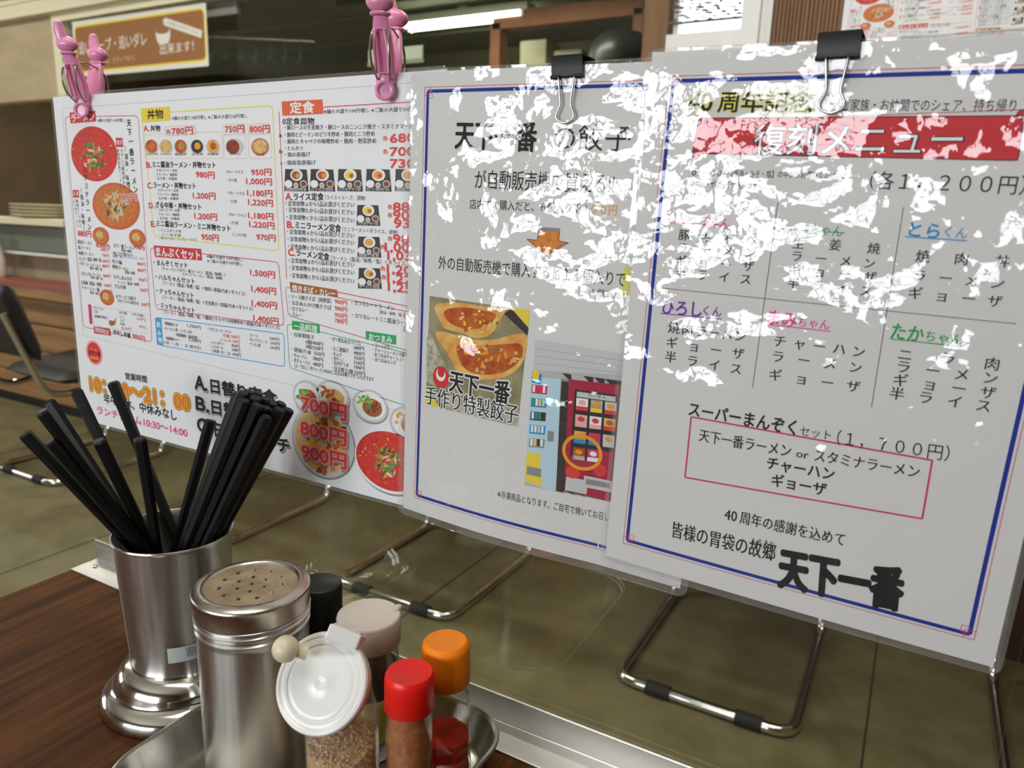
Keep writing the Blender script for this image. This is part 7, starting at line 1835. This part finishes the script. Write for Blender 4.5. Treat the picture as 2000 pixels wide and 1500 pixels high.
# ------------------------------------------------------------------ chopstick holder and chopsticks
HX, HY = .3104, -.0938
hd = thing('chopstick_holder', 'tapered stainless steel cup on a stepped base full of black chopsticks', 'holder', (HX, HY, 0))
b = MB(); b.lathe([(.0335, .030), (.0345, .033), (.0396, .127), (.0405, .1285), (.0412, .1298), (.0408, .1308), (.0398, .1308), (.0390, .1295), (.0384, .126), (.0336, .033), (0, .031)], steel_br, n=72); b.build('cup', hd)
b = MB(); b.lathe([(0, .0005), (.0555, 0), (.0568, .0018), (.0572, .0045), (.0566, .008), (.0545, .0115), (.0505, .0140), (.0478, .0155), (.0466, .0180), (.0458, .0210), (.0440, .0255), (.0405, .0295), (.0370, .0312), (.0352, .0318), (.0346, .0335)], steel_pol, n=72); b.build('base', hd)
b = MB(); a0, a1 = math.radians(-51), math.radians(-8); n = 14; vs = []; fs = []
for i in range(n+1):
    a = a0+(a1-a0)*i/n
    for z in (.0455, .0575): r = .0345+(z-.033)/(.127-.033)*.0051+.0003; vs.append((r*math.cos(a), r*math.sin(a), z))
for i in range(n): fs.append((2*i, 2*i+2, 2*i+3, 2*i+1))
b.add(vs, fs, mat('label_paper', (.66, .70, .68), .6), True)
gv, gf = glyphs('割箸', 1, 2); out = []
for (x, yv) in gv:
    a = math.radians(-33)+x*.0085/.0365; z = .0495+yv*.0085; r = .0345+(z-.033)/(.127-.033)*.0051+.0006; out.append((r*math.cos(a), r*math.sin(a), z))
b.add(out, gf, ink('gry')); b.build('label', hd, fix=False)['label'] = 'small white paper label'
stickm = mat('black_lacquer', (.0065, .007, .007), .48, spec=.35)
b = MB(); vs = []; fs = []; n = 6; LZ = [(0, .0016), (.002, .0022), (.1, .0033), (.2085, .0043), (.2100, .0034)]
for z, r in LZ:
    for i in range(n): a = 2*PI*i/n; vs.append((r*math.cos(a), r*math.sin(a), z))
for j in range(len(LZ)-1):
    for i in range(n): fs.append((j*n+i, j*n+(i+1) % n, (j+1)*n+(i+1) % n, (j+1)*n+i))
fs += [tuple(range(n))[::-1], tuple(range((len(LZ)-1)*n, len(LZ)*n))]
b.add(vs, fs, stickm); st0 = b.build('chopstick'); first = [True]
def stick(tip, bot, label, group, spin=0.0):
    o = st0 if first[0] else st0.copy()
    if not first[0]: C.objects.link(o)
    first[0] = False
    tip, bot = Vector(tip), Vector(bot); d = tip-bot
    o.matrix_world = Matrix.Translation(bot) @ d.to_track_quat('Z', 'Y').to_matrix().to_4x4() @ Matrix.Rotation(spin, 4, 'Z') @ Matrix.Diagonal((1, 1, d.length/.21, 1))
    tag(o, label, 'chopstick', group)
LOOSE = [((.2575, -.159, .2097), 'loose black chopstick pointing furthest left and lowest over the table'), ((.2869, -.1593, .2098), 'black chopstick second lowest in the left fan, close beside the lowest one'),
         ((.2862, -.1615, .230), 'black chopstick of the left fan with its blunt end facing forward, above the two lowest'), ((.2201, -.1212, .2181), 'black chopstick just behind the forward facing one, high in the left fan'),
         ((.2292, -.1064, .2245), 'black chopstick whose end meets the bottom left edge of the menu'), ((.2378, -.0834, .2277), 'black chopstick crossing the printed opening hours on the menu'),
         ((.2996, -.1357, .2064), 'short looking black chopstick left of the upright one, leaning slightly left'), ((.316, -.1175, .2061), 'black chopstick standing almost upright at the front of the holder'),
         ((.3133, -.0586, .2049), 'single black chopstick leaning right, apart from the thick bundle')]
BOT = [(.331, -.073), (.320, -.070), (.314, -.072), (.337, -.085), (.329, -.090), (.327, -.075), (.300, -.078), (.296, -.092), (.294, -.112)]
for k, ((t, lab), bt) in enumerate(zip(LOOSE, BOT)): stick(t, (bt[0], bt[1], .0345+.001*(k % 3)), lab, 'loose chopsticks in the holder', .3*k)
T0, B0 = Vector((.3738, -.0630, .2290)), Vector((.2885, -.1012, .0345)); ax = (T0-B0).normalized(); ex = Vector((.874, .485, 0)); ex = (ex-ax*ex.dot(ax)).normalized(); ey = ax.cross(ex)
cnt = 0
for q in range(-3, 4):
    for r_ in range(-3, 4):
        px_ = (q+(r_ % 2)*.5)*.0088; py_ = r_*.0078
        if px_*px_+py_*py_ > .0180**2: continue
        off = ex*px_+ey*py_; up = ax*random.uniform(-.0045, .0035)
        f = .40
        t = T0+off+up; bt = B0+off*f; bt.z = .0345+random.uniform(0, .004)
        stick(t, bt, 'black chopstick packed in the thick bundle leaning right in the steel holder', 'bundled chopsticks', random.uniform(0, 1)); cnt += 1

# ------------------------------------------------------------------ tray and condiments
def rrect(x0, y0, x1, y1, r, n=8):
    out = []
    for cx, cy, a in ((x1-r, y1-r, 0), (x0+r, y1-r, PI/2), (x0+r, y0+r, PI), (x1-r, y0+r, 1.5*PI)):
        for i in range(n+1): t = a+PI/2*i/n; out.append((cx+r*math.cos(t), cy+r*math.sin(t)))
    return out
tx0, ty0, tx1, ty1 = .364, -.205, .558, -.0235
b = MB(); loops = [(.0125, 0), (.0115, .0004), (.0030, .0215), (.0004, .0228), (-.0006, .0242), (.0002, .0256), (.0018, .0260), (.0030, .0250), (.0036, .0236), (.0120, .0036), (.0150, .0016)]
vs = []; fs = []; n = 36
for ins, z in loops: vs += [(x, yv, z) for x, yv in rrect(tx0+ins, ty0+ins, tx1-ins, ty1-ins, .034-ins)]
for j in range(len(loops)-1):
    for i in range(n): fs.append((j*n+i, j*n+(i+1) % n, (j+1)*n+(i+1) % n, (j+1)*n+i))
fs += [tuple(range(n))[::-1], tuple(range((len(loops)-1)*n, len(loops)*n))]
b.add(vs, fs, steel_tray, True); tr = tag(b.build('condiment_tray'), 'shallow stainless steel tray with rolled rim holding the condiment bottles', 'tray')
TZ = .0017
sk = thing('shaker', 'tall stainless steel shaker with perforated brown stained lid beside the chopstick cup', 'shaker', (.4187, -.1198, TZ))
b = MB(); b.lathe([(0, .0005), (.032, 0), (.0334, .0015), (.0336, .100), (.0336, .1030), (.0346, .1042), (.0346, .1052), (.0336, .1062), (.0338, .1085), (.0349, .1096), (.0349, .1104), (.0339, .1114), (.0341, .1124), (.0351, .1134), (.0350, .1142), (.0335, .115), (0, .115)], steel_br, n=80); b.build('body', sk)
ld = MB(); n = 160; vs = []; fs = []
prof = [(.0346, .1150, 0), (.0348, .1228, 0), (.0353, .1236, 1), (.0353, .1262, 1), (.0355, .1268, 0), (.0353, .1279, 0), (.0346, .1286, 0), (.0312, .1298, 0), (.0296, .1302, 0), (.0282, .1296, 0), (.0274, .1284, 0)]
for r, z, kn in prof:
    for i in range(n): a = 2*PI*i/n; rr = r-(.00045 if kn and i % 2 else 0); vs.append((rr*math.cos(a), rr*math.sin(a), z))
for j in range(len(prof)-1):
    for i in range(n): fs.append((j*n+i, j*n+(i+1) % n, (j+1)*n+(i+1) % n, (j+1)*n+i))
ld.add(vs, fs, mat('warm_steel', (.64, .59, .51), .24, 1.0, rvar=.12, vscale=80), True); lid = ld.build('lid', sk)
b = MB(); stain = mat('stained_brass', (.60, .47, .30), .45, .55, var=.35, vscale=90, rvar=.15, bump=.15)
b.lathe([(.0275, .1284), (.0270, .1280), (0, .1282)], stain, n=64); hole = mat('hole_dark', (.01, .008, .005), .9)
HP = [(0, 0)]+[(.0092*math.cos(a), .0092*math.sin(a)) for a in [PI/3*i+.2 for i in range(6)]]+[(.0188*math.cos(a), .0188*math.sin(a)) for a in [PI/5.5*i for i in range(11)]]
for x, yv in HP:
    b.tube([(x+.0011*math.cos(2*PI*i/12), yv+.0011*math.sin(2*PI*i/12), .1285) for i in range(12)], .0004, steel_pol, 6, True); b.lathe([(.0010, .1284), (.0009, .12855), (0, .1286)], hole, c=(x, yv, 0), n=10)
b.build('perforated_top', sk)['label'] = 'brown stained perforated top'
# shared bottle materials
glass = clear('bottle_glass', (.95, .96, .94), 1.5, gain=1.8, veil=.015); frost = clear('cloudy_plastic', (.985, .975, .95), 1.45, rough=.15, veil=.055)
def bottle(name, label, cat, loc): return thing(name, label, cat, loc)
# black capped bottle
t = bottle('bottle', 'bottle with a plain black cap half hidden behind the steel shaker', 'bottle', (.4215, -.0640, TZ))
b = MB(); b.lathe([(0, 0), (.0135, 0), (.0145, .002), (.0145, .068), (.012, .078), (.012, .084), (0, .084)], mat('dark_glass', (.015, .010, .008), .1, coat=.5)); b.build('body', t)
b = MB(); blackcap = mat('black_cap', (.012, .012, .012), .45); b.lathe([(.0146, .078), (.0150, .079), (.0152, .1035), (.0148, .1050), (.0138, .1058), (0, .1060)], blackcap, n=56); b.build('cap', t)
# white capped soy bottle
t = bottle('sauce_bottle', 'glass sauce bottle with a wide dusty white cap and dark sauce inside', 'bottle', (.4697, -.0700, TZ))
b = MB(); b.lathe([(0, 0), (.0185, 0), (.0200, .002), (.0204, .030), (.0200, .062), (.0192, .078), (.0185, .084), (.0180, .084), (.0186, .078), (.0194, .062), (.0198, .030), (.0194, .003), (0, .002)], glass, n=56); b.build('body', t)
b = MB(); b.lathe([(0, .0025), (.0188, .003), (.0192, .030), (.0189, .060), (.0188, .0625), (0, .0625)], mat('soy_sauce', (.020, .010, .006), .12), n=48); b.build('sauce', t)
b = MB(); wc = mat('dusty_white_cap', (.82, .74, .69), .55, var=.06, vscale=200); b.lathe([(.0203, .080), (.0207, .0805), (.0209, .0975), (.0204, .0992), (.0198, .0996), (.0192, .0992), (0, .0992)], wc, n=64); b.ball((.0125, .0150, .1005), .0022, wc, sc_=(1, 1.4, 1)); b.build('cap', t)
b = MB(); b.lathe([(.0207, .016), (.02085, .0165), (.02070, .046), (.02065, .0462)], mat('gold_label', (.66, .52, .14), .35, .5), n=48); b.build('label', t)['label'] = 'gold label band'
# sesame bottle
t = bottle('sesame_bottle', 'clear bottle of sesame seeds with a round white flip lid tilted forward', 'bottle', (.4928, -.1228, TZ))
b = MB(); b.lathe([(0, 0), (.0195, 0), (.0210, .002), (.0216, .030), (.0214, .060), (.0206, .072), (.0177, .082), (.0125, .090), (.0095, .094), (.0088, .094), (.0118, .0895), (.0170, .0815), (.0199, .0715), (.0207, .060), (.0209, .030), (.0203, .003), (0, .002)], frost, n=64); b.build('body', t)
b = MB(); seedm = mat('sesame_seed', (.86, .60, .32), .5, var=.3, vscale=500, vcol=(.72, .44, .19)); b.lathe([(0, .003), (.0190, .0035), (.0196, .030), (.0196, .0480), (.012, .0515), (0, .0525)], seedm, n=40)
rs = random.Random(3)
def seed(c):
    a = Vector((rs.gauss(0, 1), rs.gauss(0, 1), rs.gauss(0, 1))).normalized(); q = a.to_track_quat('Z', 'Y').to_matrix()
    pr = [(0, -.0015), (.00055, -.0010), (.00085, -.0001), (.0006, .0008), (0, .0014)]
    b.lathe(pr, seedm, c=c, n=6, rot=q)
for k in range(1300):
    a = rs.uniform(0, 2*PI); z = rs.uniform(.004, .0495); seed((.0197*math.cos(a), .0197*math.sin(a), z))
for k in range(260):
    a = rs.uniform(0, 2*PI); r = .0195*math.sqrt(rs.random()); seed((r*math.cos(a), r*math.sin(a), .0528-.0035*(r/.0195)**2))
o = b.build('sesame_seeds', t, fix=False); o['kind'] = 'stuff'
lidw = mat('white_lid', (.84, .84, .82), .22, sss=.08); lidc = mat('cream_lid', (.74, .66, .47), .35, sss=.15)
nrm = Vector((.20, -.80, .57)).normalized(); cen = Vector((.4835-.4928+.0046, -.1288+.1228-.0047, .0900+.0045-TZ)); R = nrm.to_track_quat('Z', 'Y').to_matrix()
b = MB(); b.lathe([(.0262, -.0028), (.0276, -.0018), (.0280, .0002), (.0272, .0016), (.0255, .0020), (.0245, .0014), (.0235, .0017), (.0220, .0019), (.0208, .0018), (.0203, .0012), (.0196, .0016), (.017, .0017), (.012, .0013), (.006, .0010), (.0045, .0016), (.0030, .0017), (.0018, .0010), (0, .0010)], lidw, c=cen, rot=R, n=72); b.build('flip_lid', t)
b = MB(); b.lathe([(.0130, -.0165), (.0200, -.0150), (.0250, -.0120), (.0268, -.0080), (.0268, -.0028), (0, -.0026)], lidc, c=cen, rot=R, n=64); b.build('lid_collar', t)['label'] = 'yellowed collar under the lid'
cr, cu = _r, _u
kp = cen-cr*.0178+cu*.0190+nrm*.006; kb = cen-cr*.0085+cu*.0180+nrm*.001
b = MB(); b.ball(kp, .0076, lidc); b.tube([kb, kb*.5+kp*.5, kp], .0042, lidc, 14, rads=[.0052, .0036, .0040]); b.build('knob', t)['label'] = 'cream ball knob on the lid'
sp = cen+cr*.0125+cu*.0262-nrm*.003
b = MB(); Rs = Matrix((cr*.93-cu*.37, nrm, cr*.37+cu*.93)).transposed(); b.box(sp, (.0195, .0085, .0095), lidw, Rs); b.box(sp+cu*.0044+cr*.0018, (.0170, .0060, .0022), lidc, Rs); b.build('hinge', t, .0018, 3)
# red capped spice jar
t = bottle('spice_jar', 'small glass jar of orange spice powder with a red cap', 'jar', (.5327, -.1100, TZ))
b = MB(); b.lathe([(0, 0), (.0128, 0), (.0138, .0015), (.0138, .066), (.0130, .074), (.0118, .079), (.0118, .084), (.0112, .084), (.0112, .078), (.0123, .073), (.0131, .065), (.0131, .003), (0, .002)], glass, n=48); b.build('body', t)
b = MB(); b.lathe([(0, .0025), (.0126, .003), (.0130, .006), (.0130, .064), (.0122, .072), (.0112, .078), (0, .079)], mat('chili_powder', (.66, .21, .05), .8, var=.35, vscale=260, vcol=(.50, .13, .03)), n=40); b.build('spice_powder', t)
redcap = mat('red_cap', (.86, .014, .010), .35); b = MB(); b.lathe([(.0140, .0800), (.0144, .0806), (.0142, .0985), (.0138, .1010), (.0128, .1026), (.0118, .1026), (.0108, .1022), (0, .1020)], redcap, n=64); b.build('cap', t)
# orange capped chili oil bottle
t = bottle('chili_oil_bottle', 'small faceted glass bottle of red chili oil with an orange cap', 'bottle', (.5340, -.0750, TZ))
def facet(prof, m, n=8, ph=.2):
    b = MB(); vs = []; fs = []
    for r, z in prof:
        for i in range(n): a = 2*PI*i/n+ph; vs.append((r*math.cos(a), r*math.sin(a), z))
    for j in range(len(prof)-1):
        for i in range(n): fs.append((j*n+i, j*n+(i+1) % n, (j+1)*n+(i+1) % n, (j+1)*n+i))
    fs += [tuple(range(n))[::-1], tuple(range((len(prof)-1)*n, len(prof)*n))]
    b.add(vs, fs, m); return b
facet([(.0165, 0), (.0178, .002), (.0178, .022), (.0162, .028), (.0172, .036), (.0168, .058), (.0150, .069), (.0132, .074), (.0130, .080)], glass).build('body', t, .0012, 2)
facet([(.0158, .003), (.0166, .005), (.0166, .021), (.0152, .028), (.0160, .036), (.0158, .040)], mat('chili_oil', (.80, .025, .012), .08, trans=.35, ior=1.3)).build('oil', t, .001, 2)
orcap = mat('orange_cap', (.98, .26, .008), .5, spec=.3); b = MB(); b.lathe([(.0146, .0765), (.0150, .0772), (.0149, .0880), (.0147, .1000), (.0140, .1028), (.0122, .1042), (.0108, .1040), (0, .1036)], orcap, n=64); b.build('cap', t)
bpy.data.objects.remove(_to)
